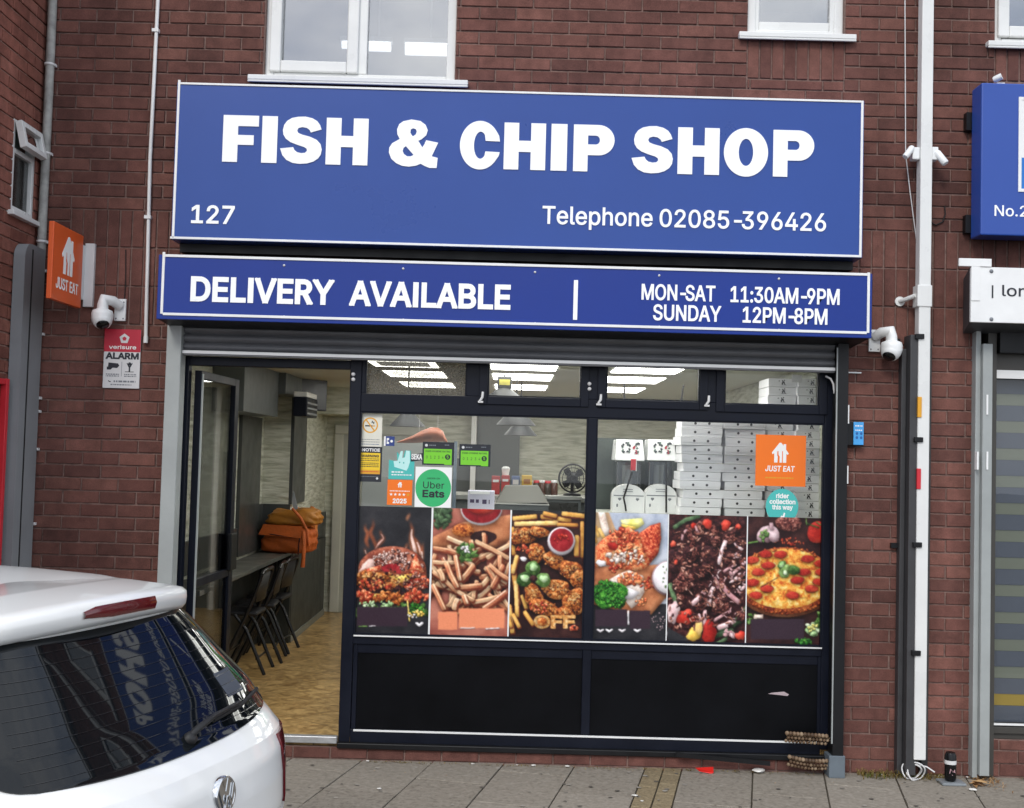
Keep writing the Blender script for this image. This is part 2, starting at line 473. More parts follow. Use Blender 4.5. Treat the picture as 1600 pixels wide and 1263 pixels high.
tag(kb.build('kerb', kerbm, bevel=0.012), kind='structure')

# ------------------------------------------------------------------ brickwork
def sub_rects(rects, ops):
    for (ox0, ox1, oz0, oz1) in ops:
        nr = []
        for (x0, x1, z0, z1) in rects:
            if x1 <= ox0 or x0 >= ox1 or z1 <= oz0 or z0 >= oz1: nr.append((x0, x1, z0, z1)); continue
            if x0 < ox0: nr.append((x0, ox0, z0, z1))
            if x1 > ox1: nr.append((ox1, x1, z0, z1))
            a, b = max(x0, ox0), min(x1, ox1)
            if z0 < oz0: nr.append((a, b, z0, oz0))
            if z1 > oz1: nr.append((a, b, oz1, z1))
        rects = nr
    return rects
def add_brick(mb, r4, fn, g=0.005, back=0.02, jd=0.0022):
    x0, x1, z0, z1 = r4
    jx, jz = rnd.uniform(-.0012, .0012), rnd.uniform(-.0012, .0012)
    x0 += g + jx; x1 -= g - jx; z0 += g + jz; z1 -= g - jz
    if x1 - x0 < 0.008 or z1 - z0 < 0.008: return
    d = rnd.uniform(-jd, jd); c = 0.0028
    t1, t2 = rnd.uniform(-.0008, .0008), rnd.uniform(-.0008, .0008)
    A = [fn(x0 + c, z0 + c, d + t1), fn(x1 - c, z0 + c, d - t1), fn(x1 - c, z1 - c, d + t2), fn(x0 + c, z1 - c, d - t2)]
    B = [fn(x0, z0, d + c), fn(x1, z0, d + c), fn(x1, z1, d + c), fn(x0, z1, d + c)]
    Cc = [fn(x0, z0, back), fn(x1, z0, back), fn(x1, z1, back), fn(x0, z1, back)]
    mb.add(A + B + Cc, [(0, 1, 2, 3)] + [(4 + i, 4 + (i + 1) % 4, (i + 1) % 4, i) for i in range(4)] + [(8 + i, 8 + (i + 1) % 4, 4 + (i + 1) % 4, 4 + i) for i in range(4)])
BX0, BX1, BZ1 = -2.93, 6.2, 6.75
WIN = [(-1.588, -0.408, 4.135, 5.36), (1.393, 1.993, 4.485, 5.36), (2.922, 4.12, 4.47, 5.36)]
SHOP = (-2.035, 2.035, 0.075, 2.72)
NB = (2.815, 5.4, 0.225, 2.72)
ops = WIN + [SHOP, NB]
rects = []
def course(z0, z1, xa, xb, x_joint, L=0.2245):
    x = x_joint + L * math.floor((xa - x_joint) / L)
    while x < xb:
        a, b = max(x, xa), min(x + L, xb)
        if b - a > 0.02: rects.append((a, b, z0, z1))
        x += L
def soldiers(z0, z1, xa, xb, L=0.0755):
    x = xa
    while x < xb - 0.02: rects.append((x, min(x + L, xb), z0, z1)); x += L
PAN = [(1.393, 1.993, 4.209, 4.485), (2.922, 4.12, 4.235, 4.47)]
k = 0
z = 3.289
while z < BZ1 - 0.02:
    course(z, z + 0.0779, BX0, BX1, -2.852 if (round((4.526 - z) / 0.0779) % 2) else -2.734); z += 0.0779
rects = sub_rects(rects, PAN)
for p in PAN: soldiers(p[2], p[3] - 0.012, p[0], p[1])
zz = [3.289, 3.057, 2.82, 2.584]
for i in range(3):
    soldiers(zz[i + 1], zz[i], -2.731, BX1)
    for j in range(3):
        h = (zz[i] - zz[i + 1]) / 3
        course(zz[i + 1] + h * j, zz[i + 1] + h * (j + 1), BX0, -2.731, -2.82 if (i + j) % 2 else -2.93)
z = 2.584; i = 0
while z > 0.0:
    course(z - 0.0782, z, BX0, BX1, 2.202 if i % 2 else 2.0895, 0.2232); z -= 0.0782; i += 1
rects = sub_rects(rects, ops)
bm_ = MB()
for r4 in rects: add_brick(bm_, r4, lambda x, z, d: (x, d, z))
bld = thing('brick_building', 'dark red brick building with white framed upstairs windows above the fish and chip shop', 'building', (0, 0, 0))
wallo = bm_.build('wall', M['brick'], bld)
core = MB()
for (x0, x1, z0, z1) in sub_rects([(BX0, BX1, -0.1, BZ1)], ops): core.box(x0 if x0 > BX0 else BX0 - .25, x1, 0.0090, 0.26, z0, z1)
core.build('mortar', M['mortar'], wallo)
rf = MB(); rf.box(BX0, BX1, -0.16, 0.30, BZ1, BZ1 + 0.16); rf.build('gutter_board', M['upvc'], bld, bevel=0.01)
rr = MB(); rr.add([(BX0, -0.2, BZ1 + 0.165), (BX1, -0.2, BZ1 + 0.165), (BX1, 4.5, BZ1 + 2.4), (BX0, 4.5, BZ1 + 2.4), (BX0, 5.8, BZ1 + 0.1), (BX1, 5.8, BZ1 + 0.1)], [(0, 1, 2, 3), (3, 2, 5, 4)])
rr.build('roof', mat('grey_slate', rgb(72, 72, 78), 0.7, var=0.2), bld)
bk = MB(); bk.box(BX0, BX0 + 0.2, 0.26, 5.75, -0.1, BZ1); bk.box(BX1 - 0.2, BX1, 0.26, 5.75, -0.1, BZ1); bk.box(BX0, BX1, 5.75, 5.9, -0.1, BZ1); bk.build('side_wall', M['mortar'], bld)

# upstairs windows
FY0, FY1 = 0.045, 0.115
def frame_rect(mb, x0, x1, z0, z1, w_, y0, y1, wb=None, wt=None):
    wb = w_ if wb is None else wb; wt = w_ if wt is None else wt
    mb.box(x0, x0 + w_, y0, y1, z0, z1); mb.box(x1 - w_, x1, y0, y1, z0, z1)
    mb.box(x0 + w_, x1 - w_, y0, y1, z0, z0 + wb); mb.box(x0 + w_, x1 - w_, y0, y1, z1 - wt, z1)
def pane(par, x0, x1, z0, z1, y, m, name='pane'):
    g = MB(); g.box(x0, x1, y, y + 0.006, z0, z1); return g.build(name, m, par)
def upstairs(i, split):
    x0, x1, z0, z1 = WIN[i]
    f = MB()
    frame_rect(f, x0, x1, z0, z1, 0.055, FY0, FY1, wb=0.05)
    if split is not None: f.box(split - 0.03, split + 0.03, FY0 + .001, FY1 - .001, z0 + 0.05, z1 - 0.055)
    fo = f.build('window', M['upvc'], bld, bevel=0.006)
    return fo
xa = X(400 + 632 / 3.9475, 60)
w1 = upstairs(0, xa + 0.02)
s = MB(); frame_rect(s, X(400 + 80 / 3.9475, 60), xa - 0.003, 4.185, 5.30, 0.07, FY0 - 0.022, FY1 - 0.03); s.build('sash', M['upvc'], w1, bevel=0.008)
pane(w1, X(400 + 150 / 3.9475, 60) - .01, X(400 + 555 / 3.9475, 60) + .01, 4.24, 5.26, FY0 + 0.03, M['glass_up'])
pane(w1, xa + 0.05, WIN[0][1] - 0.05, 4.18, 5.31, FY0 + 0.035, M['glass_up'])
w2 = upstairs(1, None)
# top-hung sash of the small window stands ajar at its foot
s = MB(); frame_rect(s, 1.393 + 0.02, 1.993 - 0.02, 0, 0.80, 0.062, -0.02, 0.03)
g = MB(); g.box(1.393 + 0.075, 1.993 - 0.075, 0.0, 0.006, 0.055, 0.745)
TIL = R(-3.2)
def tilt_pts(mb, z_h, y_h, side=0.0):
    out = []
    for (x, y, z) in mb.v:
        zz_ = z - 0.80
        yy = y * math.cos(TIL) - zz_ * math.sin(TIL) * (-1) ; z2 = y * math.sin(TIL) + zz_ * math.cos(TIL)
        out.append((x, y_h + yy - (x - 1.7) * 0.02, z_h + z2))
    mb.v = out
tilt_pts(s, 5.33, FY0 - 0.005); tilt_pts(g, 5.33, FY0 + 0.005)
so = s.build('sash', M['upvc'], w2, bevel=0.007); g.build('pane', M['glass_up'], w2)
w3 = upstairs(2, 3.55)
s = MB(); frame_rect(s, 2.95, 3.515, 4.525, 5.30, 0.07, FY0 - 0.022, FY1 - 0.03); s.build('sash', M['upvc'], w3, bevel=0.008)
pane(w3, 3.01, 3.455, 4.58, 5.25, FY0 + 0.03, M['glass_up']); pane(w3, 3.585, 4.07, 4.52, 5.30, FY0 + 0.035, M['glass_up'])
for wi, (x0, x1, z0, z1) in zip((w1, w2, w3), WIN):
    s = MB(); e0 = 0.085 if wi is w1 else 0.06
    s.box(x0 - e0, x1 + e0, -0.045, FY0 + 0.02, z0 - 0.028, z0 + 0.004); s.box(x0 - e0, x1 + e0, -0.045, -0.03, z0 - 0.042, z0 - 0.0285)
    s.build('sill', M['upvc'], wi, bevel=0.005)
# rooms behind
roomm = mat('room_grey_paint', rgb(150, 154, 158), 0.8, var=0.06)
def room(x0, x1, z0, z1, y0, y1, m, nm):
    r_ = MB()
    r_.add([(x0, y1, z0), (x1, y1, z0), (x1, y1, z1), (x0, y1, z1), (x0, y0, z0), (x1, y0, z0), (x1, y0, z1), (x0, y0, z1)],
           [(0, 3, 2, 1), (0, 4, 7, 3), (1, 2, 6, 5), (0, 1, 5, 4), (3, 7, 6, 2)])
    return tag(r_.build(nm, m), kind='structure')
room(-2.3, 0.3, 3.7, 5.9, 0.262, 3.2, roomm, 'upstairs_room_wall')
room(1.0, 2.6, 3.7, 5.9, 0.262, 3.2, roomm, 'upstairs_room_wall')
room(2.65, 4.8, 3.7, 5.9, 0.262, 3.2, roomm, 'upstairs_room_wall')
lampm = mat('lit_tube', (1, 1, 1, 1), 0.4, var=0, rvar=0, emit=(1.0, 0.99, 0.95, 1), estr=2.2)
def strip(u0, u1, v0, v1, Y, label):
    a, b = at(u0, v1, Y), at(u1, v0, Y)
    t = thing('strip_light', label, 'strip light', ((a.x + b.x) / 2, Y, b.z + 0.03), 'strip lights behind the big upstairs window')
    m1 = MB(); m1.tube([(a.x, Y, (a.z + b.z) / 2), (b.x, Y, (a.z + b.z) / 2)], abs(b.z - a.z) / 2, 12); m1.build('tube', lampm, t)
    m2 = MB(); m2.box(a.x - .01, b.x + .01, Y - 0.03, Y + 0.03, b.z, b.z + 0.03); m2.box((a.x + b.x) / 2 - .006, (a.x + b.x) / 2 + .006, Y - .006, Y + .006, b.z + 0.03, 5.9); m2.build('batten', M['upvc'], t)
strip(572, 611, 67, 80, 0.9, 'shorter lit white tube behind the right hand pane of the big upstairs window')
strip(633, 712, 70, 86, 1.0, 'longer lit white tube at the right edge of the big upstairs window')
strip(534, 560, 66, 76, 0.8, 'stub of lit white tube at the edge of the opening sash upstairs')
# crumpled paper on the ledge
cp = MB(); c0 = at(681, 106, 0.30); rr_ = random.Random(3)
bmx = bmesh.new(); bmesh.ops.create_icosphere(bmx, subdivisions=3, radius=1)
for v_ in bmx.verts:
    k_ = 0.6 + 0.5 * rr_.random(); v_.co = Vector((v_.co.x * 0.085 * k_, v_.co.y * 0.06 * k_, v_.co.z * 0.04 * k_))
cp.add([v_.co + Vector((c0.x, 0.36, 4.18 + 0.035)) for v_ in bmx.verts], [[q.index for q in f.verts] for f in bmx.faces]); bmx.free()
lg = MB(); lg.box(-1.6, -0.4, 0.262, 0.5, 4.15, 4.178); tag(lg.build('window_board', M['upvc']), kind='structure')
tag(cp.build('crumpled_bag', M['signwhite']), 'crumpled white paper bag on the ledge inside the big upstairs window', 'paper bag')

# ------------------------------------------------------------------ neighbouring building on the left (its side wall)
nbm = MB(); rects = []
SY0 = -1.6
fz = 0.0775
i = 0; z = 0.0
SWIN = (-0.385, -0.075, 3.19, 3.73)
while z < 6.6:
    x = SY0 - (0.1125 if i % 2 else 0)
    while x < 0.0:
        a, b = max(x, SY0), min(x + 0.225, 0.0)
        if b - a > .02: rects.append((a, b, z, z + fz))
        x += 0.225
    z += fz; i += 1
rects = sub_rects(rects, [SWIN])
for r4 in rects: add_brick(nbm, r4, lambda y, z, d: (-2.93 - d, y, z))
rects = []
i = 0; z = 0
while z < 6.6:
    x = -5.4 - (0.1125 if i % 2 else 0)
    while x < -2.94:
        a, b = max(x, -5.4), min(x + 0.225, -2.94); rects.append((a, b, z, z + fz)) if b - a > .02 else None; x += 0.225
    z += fz; i += 1
for r4 in rects: add_brick(nbm, r4, lambda x, z, d: (x, SY0 + d - 0.0, z))
nb = thing('neighbouring_building', 'reddish brick building standing forward on the far left with a small side window', 'building', (-2.93, 0, 0))
nw = nbm.build('wall', M['brick_side'], nb)
core = MB()
for (y0, y1, z0, z1) in sub_rects([(SY0 + 0.0095, 0.0, -0.1, 6.6)], [SWIN]): core.box(-3.2, -2.9395, y0, y1, z0, z1)
core.box(-5.4, -3.2, SY0 + 0.0095, SY0 + 0.26, -0.1, 6.6)
core.box(-5.4, -3.2, SY0 + 0.26, 5.5, 6.5, 6.6)
core.build('mortar', M['mortar_side'], nw)
f = MB()
y0, y1, z0, z1 = SWIN
xs = -2.936
f.box(xs - 0.05, xs, y0, y0 + .03, z0, z1); f.box(xs - 0.05, xs, y1 - .03, y1, z0, z1); f.box(xs - 0.05, xs, y0 + .03, y1 - .03, z0, z0 + .035); f.box(xs - 0.05, xs, y0 + .03, y1 - .03, z1 - .03, z1)
zt = z0 + 0.36
f.box(xs - 0.05, xs, y0 + .03, y1 - .03, zt - .015, zt + .015)
sw = f.build('window', M['upvc'], nb, bevel=0.004)
g = MB(); g.box(xs - .03, xs - .025, y0 + .025, y1 - .025, z0 + .03, zt - .01); g.build('pane', glass_mat('frosted_side_glass', (0.45, 0.5, 0.48, 1), 1.5, 1.0, rough=0.15, floor=0.12), sw)
g = MB(); g.box(-3.05, -3.03, y0, y1, z0, z1); g.build('blind', mat('blind_grey_green', rgb(128, 136, 128), 0.8), sw)
# top vent pushed open, hinged at its head
s = MB(); h_ = z1 - .02 - zt
def vent(y, z, d): # z measured down from hinge
    a = R(13)
    return (xs + 0.004 + math.sin(a) * z + math.cos(a) * d, y, z1 - .015 - math.cos(a) * z + math.sin(a) * d)
def vbox(mb, ya, yb, za, zb, da, db):
    mb.add([vent(ya, za, da), vent(yb, za, da), vent(yb, zb, da), vent(ya, zb, da), vent(ya, za, db), vent(yb, za, db), vent(yb, zb, db), vent(ya, zb, db)],
           [(0, 3, 2, 1), (4, 5, 6, 7), (0, 1, 5, 4), (1, 2, 6, 5), (2, 3, 7, 6), (3, 0, 4, 7)])
vbox(s, y0 + .005, y0 + .04, 0, h_, 0, .04); vbox(s, y1 - .04, y1 - .005, 0, h_, 0, .04); vbox(s, y0 + .04, y1 - .04, 0, .035, 0, .04); vbox(s, y0 + .04, y1 - .04, h_ - .035, h_, 0, .04)
s.build('vent_sash', M['upvc'], sw, bevel=0.003)
g = MB(); vbox(g, y0 + .03, y1 - .03, .03, h_ - .03, .015, .02); g.build('vent_pane', M['glass_up'], sw)
s = MB(); s.box(-2.96, -2.895, y0 - .04, y1 + .04, z0 - .03, z0 - .002); s.build('sill', M['upvc'], sw, bevel=0.004)
# ------------------------------------------------------------------ shop interior (setting)
FLZ, CEZ, IX0, IX1, IY1 = 0.13, 2.50, -1.98, 2.0, 5.4
def tile_mat():
    m = bpy.data.materials.new('beige_floor_tiles'); m.use_nodes = True
    t = m.node_tree; p = t.nodes["Principled BSDF"]; p.inputs['Roughness'].default_value = 0.28
    tcn = t.nodes.new("ShaderNodeTexCoord"); br = t.nodes.new("ShaderNodeTexBrick")
    br.offset = 0.0; br.inputs['Scale'].default_value = 1.0; br.inputs['Brick Width'].default_value = 0.42; br.inputs['Row Height'].default_value = 0.42
    br.inputs['Mortar Size'].default_value = 0.003; br.inputs['Color1'].default_value = (1, 1, 1, 1); br.inputs['Color2'].default_value = (0.88, 0.88, 0.88, 1); br.inputs['Mortar'].default_value = (0.35, 0.33, 0.3, 1)
    mp_ = t.nodes.new("ShaderNodeMapping"); mp_.inputs['Rotation'].default_value = (0, 0, R(38)); t.links.new(tcn.outputs['Object'], mp_.inputs['Vector']); t.links.new(mp_.outputs['Vector'], br.inputs['Vector'])
    nz = t.nodes.new("ShaderNodeTexNoise"); nz.inputs['Scale'].default_value = 11; nz.inputs['Detail'].default_value = 8; nz.inputs['Distortion'].default_value = 1.2
    t.links.new(tcn.outputs['Object'], nz.inputs['Vector'])
    cr_ = t.nodes.new("ShaderNodeValToRGB"); cr_.color_ramp.elements[0].position = .35; cr_.color_ramp.elements[1].position = .65
    cr_.color_ramp.elements[0].color = rgb(140, 108, 62); cr_.color_ramp.elements[1].color = rgb(204, 170, 112)
    t.links.new(nz.outputs['Fac'], cr_.inputs['Fac'])
    mi = t.nodes.new("ShaderNodeMix"); mi.data_type = 'RGBA'; mi.blend_type = 'MULTIPLY'; mi.inputs['Factor'].default_value = 1
    t.links.new(cr_.outputs['Color'], mi.inputs['A']); t.links.new(br.outputs['Color'], mi.inputs['B']); t.links.new(mi.outputs['Result'], p.inputs['Base Color'])
    return m
def stone_mat(nm, c0, c1, c2):
    m = bpy.data.materials.new(nm); m.use_nodes = True
    t = m.node_tree; p = t.nodes["Principled BSDF"]; p.inputs['Roughness'].default_value = 0.7
    tcn = t.nodes.new("ShaderNodeTexCoord"); mp_ = t.nodes.new("ShaderNodeMapping"); mp_.inputs['Scale'].default_value = (5, 5, 34)
    t.links.new(tcn.outputs['Object'], mp_.inputs['Vector'])
    nz = t.nodes.new("ShaderNodeTexNoise"); nz.inputs['Scale'].default_value = 1.0; nz.inputs['Detail'].default_value = 6; nz.inputs['Distortion'].default_value = 0.3
    t.links.new(mp_.outputs['Vector'], nz.inputs['Vector'])
    cr_ = t.nodes.new("ShaderNodeValToRGB"); el = cr_.color_ramp.elements; el[0].position = .32; el[0].color = c0; el[1].position = .68; el[1].color = c2; e_ = el.new(.5); e_.color = c1
    t.links.new(nz.outputs['Fac'], cr_.inputs['Fac']); t.links.new(cr_.outputs['Color'], p.inputs['Base Color'])
    bp = t.nodes.new("ShaderNodeBump"); bp.inputs['Strength'].default_value = 0.9; bp.inputs['Distance'].default_value = 0.02
    t.links.new(nz.outputs['Fac'], bp.inputs['Height']); t.links.new(bp.outputs['Normal'], p.inputs['Normal'])
    return m
M['tile'] = tile_mat()
M['stone'] = stone_mat('pale_split_stone', rgb(166, 168, 150), rgb(198, 200, 184), rgb(216, 217, 204))
M['wallgrey'] = mat('dark_grey_laminate', rgb(60, 63, 62), 0.35, var=0.06)
M['wallgrey2'] = mat('mid_grey_laminate', rgb(92, 97, 97), 0.4, var=0.05)
M['ceil'] = mat('pale_ceiling', rgb(214, 216, 208), 0.8, var=0.03)
M['pale'] = mat('pale_painted_wood', rgb(186, 187, 176), 0.5, var=0.05)
q = MB(); q.box(IX0, IX1, 0.03, IY1, 0.0, FLZ); q.box(-2.22, IX0 - .0005, 0.27, IY1, 0.0, FLZ); tag(q.build('shop_floor', M['tile']), kind='structure')
q = MB(); q.box(IX0, IX1, 0.11, IY1, CEZ, CEZ + 0.1); q.box(-2.32, IX0 - .0005, 0.27, IY1, CEZ, CEZ + 0.1); tag(q.build('shop_ceiling', M['ceil']), kind='structure')
q = MB(); q.box(IX0, IX1, IY1, IY1 + 0.1, FLZ, CEZ); tag(q.build('shop_back_wall', M['stone']), kind='structure')
q = MB(); q.box(-2.32, -2.22, 0.27, 3.36, 0.0, CEZ); q.box(-2.32, IX0, 3.36, IY1, FLZ, CEZ); tag(q.build('shop_left_wall', M['stone']), kind='structure')
q = MB(); q.box(IX1, IX1 + 0.1, 0.11, IY1, FLZ, CEZ); tag(q.build('shop_right_wall', M['stone']), kind='structure')
q = MB()
q.box(-2.219, -2.19, 2.39, 3.13, .967, 2.12); q.box(IX0, IX0 + 0.03, 3.36, 4.0, 1.36, 2.56); q.box(-2.219, -2.20, 3.13, 3.34, .967, 1.36); q.box(-2.219, IX0 + .02, 3.34, 3.359, .967, 1.36); q.box(IX0, IX0 + 0.02, 3.36, 5.4, FLZ, 1.2); q.box(-2.219, -2.2, .28, 3.33, FLZ, .91)
q.box(-2.219, -2.2, 0.3, 2.39, .967, 1.2)
tag(q.build('wall_panelling', M['wallgrey']), kind='structure')
q = MB(); q.box(-2.219, IX0, 1.5, 2.75, 2.122, CEZ); q.box(-2.219, IX0 + .06, 2.75, 4.6, 2.32, CEZ); tag(q.build('ceiling_bulkhead', M['wallgrey2'], bevel=0.004), kind='structure')
a, b = at(489, 646, 4.7), at(533, 600, 4.7)
q = MB(); q.box(IX0, -1.55, 4.7, IY1, a.z, CEZ); tag(q.build('stone_bulkhead', M['stone']), kind='structure')
# dark panel and white angle on the back wall behind the servery
q = MB(); q.box(X(745, 700, 5.3), X(812, 700, 5.3), 5.33, IY1, FLZ, CEZ); q.box(X(640, 760, 5.3), X(745, 760, 5.3), 5.335, IY1, FLZ, Z(700, 716, 5.3)); tag(q.build('back_wall_panel', M['wallgrey2']), kind='structure')
q = MB(); q.box(X(736, 700, 5.25), X(744, 700, 5.25), 5.2, 5.33, FLZ, CEZ); tag(q.build('wall_corner_trim', M['white']), kind='structure')

# back door
t = thing('back_door', 'pale painted door in a moulded frame at the back of the shop', 'door', (-1.5, IY1, FLZ))
q = MB(); x0, x1, zt_ = X(521, 700, 5.3), -1.02, Z(530, 678, 5.3)
q.box(x0, x0 + .1, 5.34, IY1, FLZ, zt_); q.box(x1, x1 + .1, 5.34, IY1, FLZ, zt_); q.box(x0, x1 + .1, 5.345, IY1, zt_, zt_ + .1); q.build('door_frame', M['pale'], t, bevel=0.012)
q = MB(); q.box(x0 + .1, x1, 5.365, IY1, FLZ, zt_); q.build('door_leaf', mat('door_paint', rgb(168, 170, 160), 0.45), t)
q = MB(); q.tube([(x1 - .07, 5.36, 1.15), (x1 - .07, 5.31, 1.15), (x1 - .19, 5.31, 1.15)], .01); q.build('handle', M['steel'], t)

# ceiling lights; the unseen row nearest the window is added to brighten the boxes
ringm = mat('lit_led_panel', (1, 1, 1, 1), 0.4, var=0, rvar=0, emit=(1.0, 0.985, 0.94, 1), estr=9.0)
cenm = mat('led_panel_diffuser', (0.9, 0.9, 0.88, 1), 0.5, var=0, rvar=0, emit=(1.0, 0.985, 0.94, 1), estr=3.5)
cenlow = mat('led_panel_centre', (0.9, 0.9, 0.88, 1), 0.5, var=0, rvar=0, emit=(1.0, 0.985, 0.94, 1), estr=.35)
colw = ['left', 'middle', 'right']; roww = ['unseen fill added inside the window', 'second from the window', 'third from the window', 'farthest back']
for ci, cx in enumerate((-0.8, 0.08, 0.98)):
    for ri, (ya, yb) in enumerate(((0.16, 0.62), (1.15, 1.70), (2.15, 2.85), (3.55, 4.3))):
        t = thing('ceiling_light', f'lit square edged ceiling light in the {colw[ci]} row, {roww[ri]}', 'ceiling light', (cx, (ya + yb) / 2, CEZ), 'lit panels on the shop ceiling')
        q = MB(); h = 0.24 if ri else 0.42; b_ = 0.05; z0, z1 = CEZ - 0.004, CEZ - 0.0005
        q.box(cx - h, cx - h + b_, ya, yb, z0, z1); q.box(cx + h - b_, cx + h, ya, yb, z0, z1); q.box(cx - h + b_, cx + h - b_, ya, ya + b_, z0, z1); q.box(cx - h + b_, cx + h - b_, yb - b_, yb, z0, z1)
        q.build('light_ring', ringm, t)
        q = MB(); q.box(cx - h + b_, cx + h - b_, ya + b_, yb - b_, z0 + .001, z1); q.build('diffuser', cenm if ci or ri != 1 else cenlow, t)

# ------------------------------------------------------------------ shopfront
YF, YB, YG = 0.03, 0.10, 0.066
N = M['navyframe']
SF = thing('shopfront', 'dark navy framed shopfront with an open glass doorway, upper lights and black lower panels', 'shopfront', (0, 0.05, 0.07))
zs_door = Z(420, 567, YF)
xL0, xL1 = X(279, 658, YF), X(292, 658, YF)
xP0, xP1 = X(544, 684, YF), X(562, 684, YF)
xM0, xM1 = X(918, 705, YF), X(931.5, 705, YF)
xR0, xR1 = X(1288, 720, YF), X(1304, 720, YF)
zT = Z(850, 651, YF); zT1 = Z(835, 622, YF); ztop = 2.60
zW0 = Z(620, 993, YF); zW0b = Z(620, 1008, YF)
zB0, zB1 = Z(620, 1166, YF), Z(620, 1141, YF)
f = MB()
f.box(xL0, xL1, YF, YB, zB0, ztop); f.box(xP0, xP1, YF - .004, YB, zB0 + .001, ztop); f.box(xR0, xR1 + .004, YF, YB, zB0, ztop)
f.box(xM0, xM1, YF - .003, YB - .002, zB1, zT)
f.box(xP1, xR0, YF - .001, YB, zT, zT1)
f.box(xL1, xP0, YF - .002, YB, Z(420, 574, YF), Z(420, 560, YF))
# upper-light posts
for ua, ub, v in ((728.5, 763, 600), (907.5, 948, 605), (1093, 1133, 610), (1280, 1290, 612)):
    f.box(X(ua, v, YF), X(ub, v, YF) if ub < 1285 else xR0, YF, YB - .001, zT1, ztop)
f.box(xP1, X(571, 600, YF), YF + .001, YB - .001, zT1, ztop)
f.box(xP1, xR0, YF - .0025, YB, zB0 + .001, zB1)                 # bottom rail
f.box(xP1, xR0, YF - .006, YB - .002, zW0b, zW0 - .012)             # mid rail
fo = f.build('frame', N, SF, bevel=0.004)
# thin raised beads that catch the light around the openings
def bead(x0, x1, z0, z1, wd=0.008, nm='glazing_bead'):
    q = MB(); frame_rect(q, x0, x1, z0, z1, wd, YF + .004, YG); q.build(nm, N, SF)
LIGHTS = [(571, 728.5, 562, 625, 'obscure'), (763, 907.5, 569, 622, 'glass'), (948, 1093, 576, 627, 'glass'), (1133, 1280, 582, 634, 'glass')]
for ua, ub, va, vb, m in LIGHTS:
    um = (ua + ub) / 2
    x0, x1 = X(ua, 600, YF), X(ub, 600, YF); z0 = Z(um, (vb + (vb - 1)) / 2, YF)
    bead(x0 - .002, x1 + .002, z0, ztop - .01)
    if ua > 600:
        q = MB(); frame_rect(q, x0 - .055, x1 + .05, z0 - .05, ztop + .1, .05, YF - .012, YF + .03); q.build('vent_sash', N, SF, bevel=0.004)
    if z0 > zT1: 
        q = MB(); q.box(x0 - .003, x1 + .003, YF + .002, YB - .003, zT1, z0 - .001); q.build('vent_rail', N, SF)
    pane(SF, x0, x1, z0, ztop, YG, M[m], 'upper_pane')
bead(xP1, xM0, zW0, zT); bead(xM1, xR0, zW0, zT)
pane(SF, xP1 + .002, xM0 - .002, zW0 - .005, zT - .001, YG, M['glass'], 'window_pane')
pane(SF, xM1 + .002, xR0 - .002, zW0 - .005, zT - .001, YG, M['glass'], 'window_pane')
q = MB(); q.box(xP1, xM0, YF - .016, YF + .03, zW0 - .0115, zW0 - .001); q.box(xM1, xR0, YF - .016, YF + .03, zW0 - .0115, zW0 - .001); q.build('window_ledge', mat('dark_grey_ledge', rgb(66, 68, 72), .4), SF, bevel=0.002)
q = MB(); q.box(xP1 + .03, xM0 + .0, YF + .012, YF + .05, zB1 + .002, zW0b - .002); q.build('lower_panel', M['black'], SF)
q = MB(); q.box(xM1 - .0, xR0 - .02, YF + .012, YF + .05, zB1 + .002, zW0b - .002); q.build('lower_panel', M['black'], SF)
q = MB(); q.box(xP1 + .004, xP1 + .03, YF + .004, YF + .05, zB1, zW0b); q.box(xR0 - .02, xR0, YF + .004, YF + .05, zB1, zW0b)
zz_ = Z(620, 1022, YF); q.box(xP1 + .03, xM0, YF + .006, YF + .011, zz_, zW0b); q.box(xM1, xR0 - .02, YF + .006, YF + .011, zz_, zW0b); q.build('panel_rail', N, SF, bevel=0.003)
q = MB(); q.box(xP0, xR1 + .03, YF - .05, YF - .007, zB0 - .012, zB0 + .022); q.build('bottom_sill', M['blackm'], SF, bevel=0.005)
q = MB(); q.box(xP1 + .02, xR0 - .01, YF - .0065, YF - .001, zB1 - .012, zB1 - .001); q.build('white_trim_strip', M['white'], SF)
q = MB(); q.box(xP1 + .005, xR0 - .003, YF - .021, YF - .0165, zW0 - .009, zW0 - .001); q.build('white_trim_strip', M['white'], SF)
q = MB(); q.box(X(288, 1155, -.01), xP0 - .002, -0.02, 0.029, 0.098, 0.139); q.build('threshold', M['alu'], SF, bevel=0.004)
# pale strip light seen through the gap over the door
q = MB(); q.box(X(305, 553, YF), X(543, 560, YF), YF + .02, YF + .03, Z(420, 559, YF), ztop); q.build('fanlight_pane', obscured_mat('fanlight_glass', rgb(226, 224, 210)), SF)
# hinges of the vents
for u, v in ((752, 624), (937, 628), (1106, 630)):
    p = at(u, v, 0.0); q = MB(); q.tube([(p.x + .008, 0.012, p.z + .045), (p.x + .006, .004, p.z + .012), (p.x - .01, .006, p.z - .012)], [.008, .009, .007], 8); q.box(p.x - .02, p.x + .012, .002, .022, p.z - .022, p.z - .01); q.build('hinge', M['palegrey'], SF, bevel=0.002)
for u, v in ((552, 585), (921, 600)):
    for k in range(2):
        p = at(u, v + 8 * k, 0.02); q = MB(); q.lathe((p.x, .028, p.z), [(.012, 0), (.012, -.012), (.006, -.018), (0, -.018)][::1], (0, 1, 0), 12); q.build('screw_cap', M['palegrey'], SF)
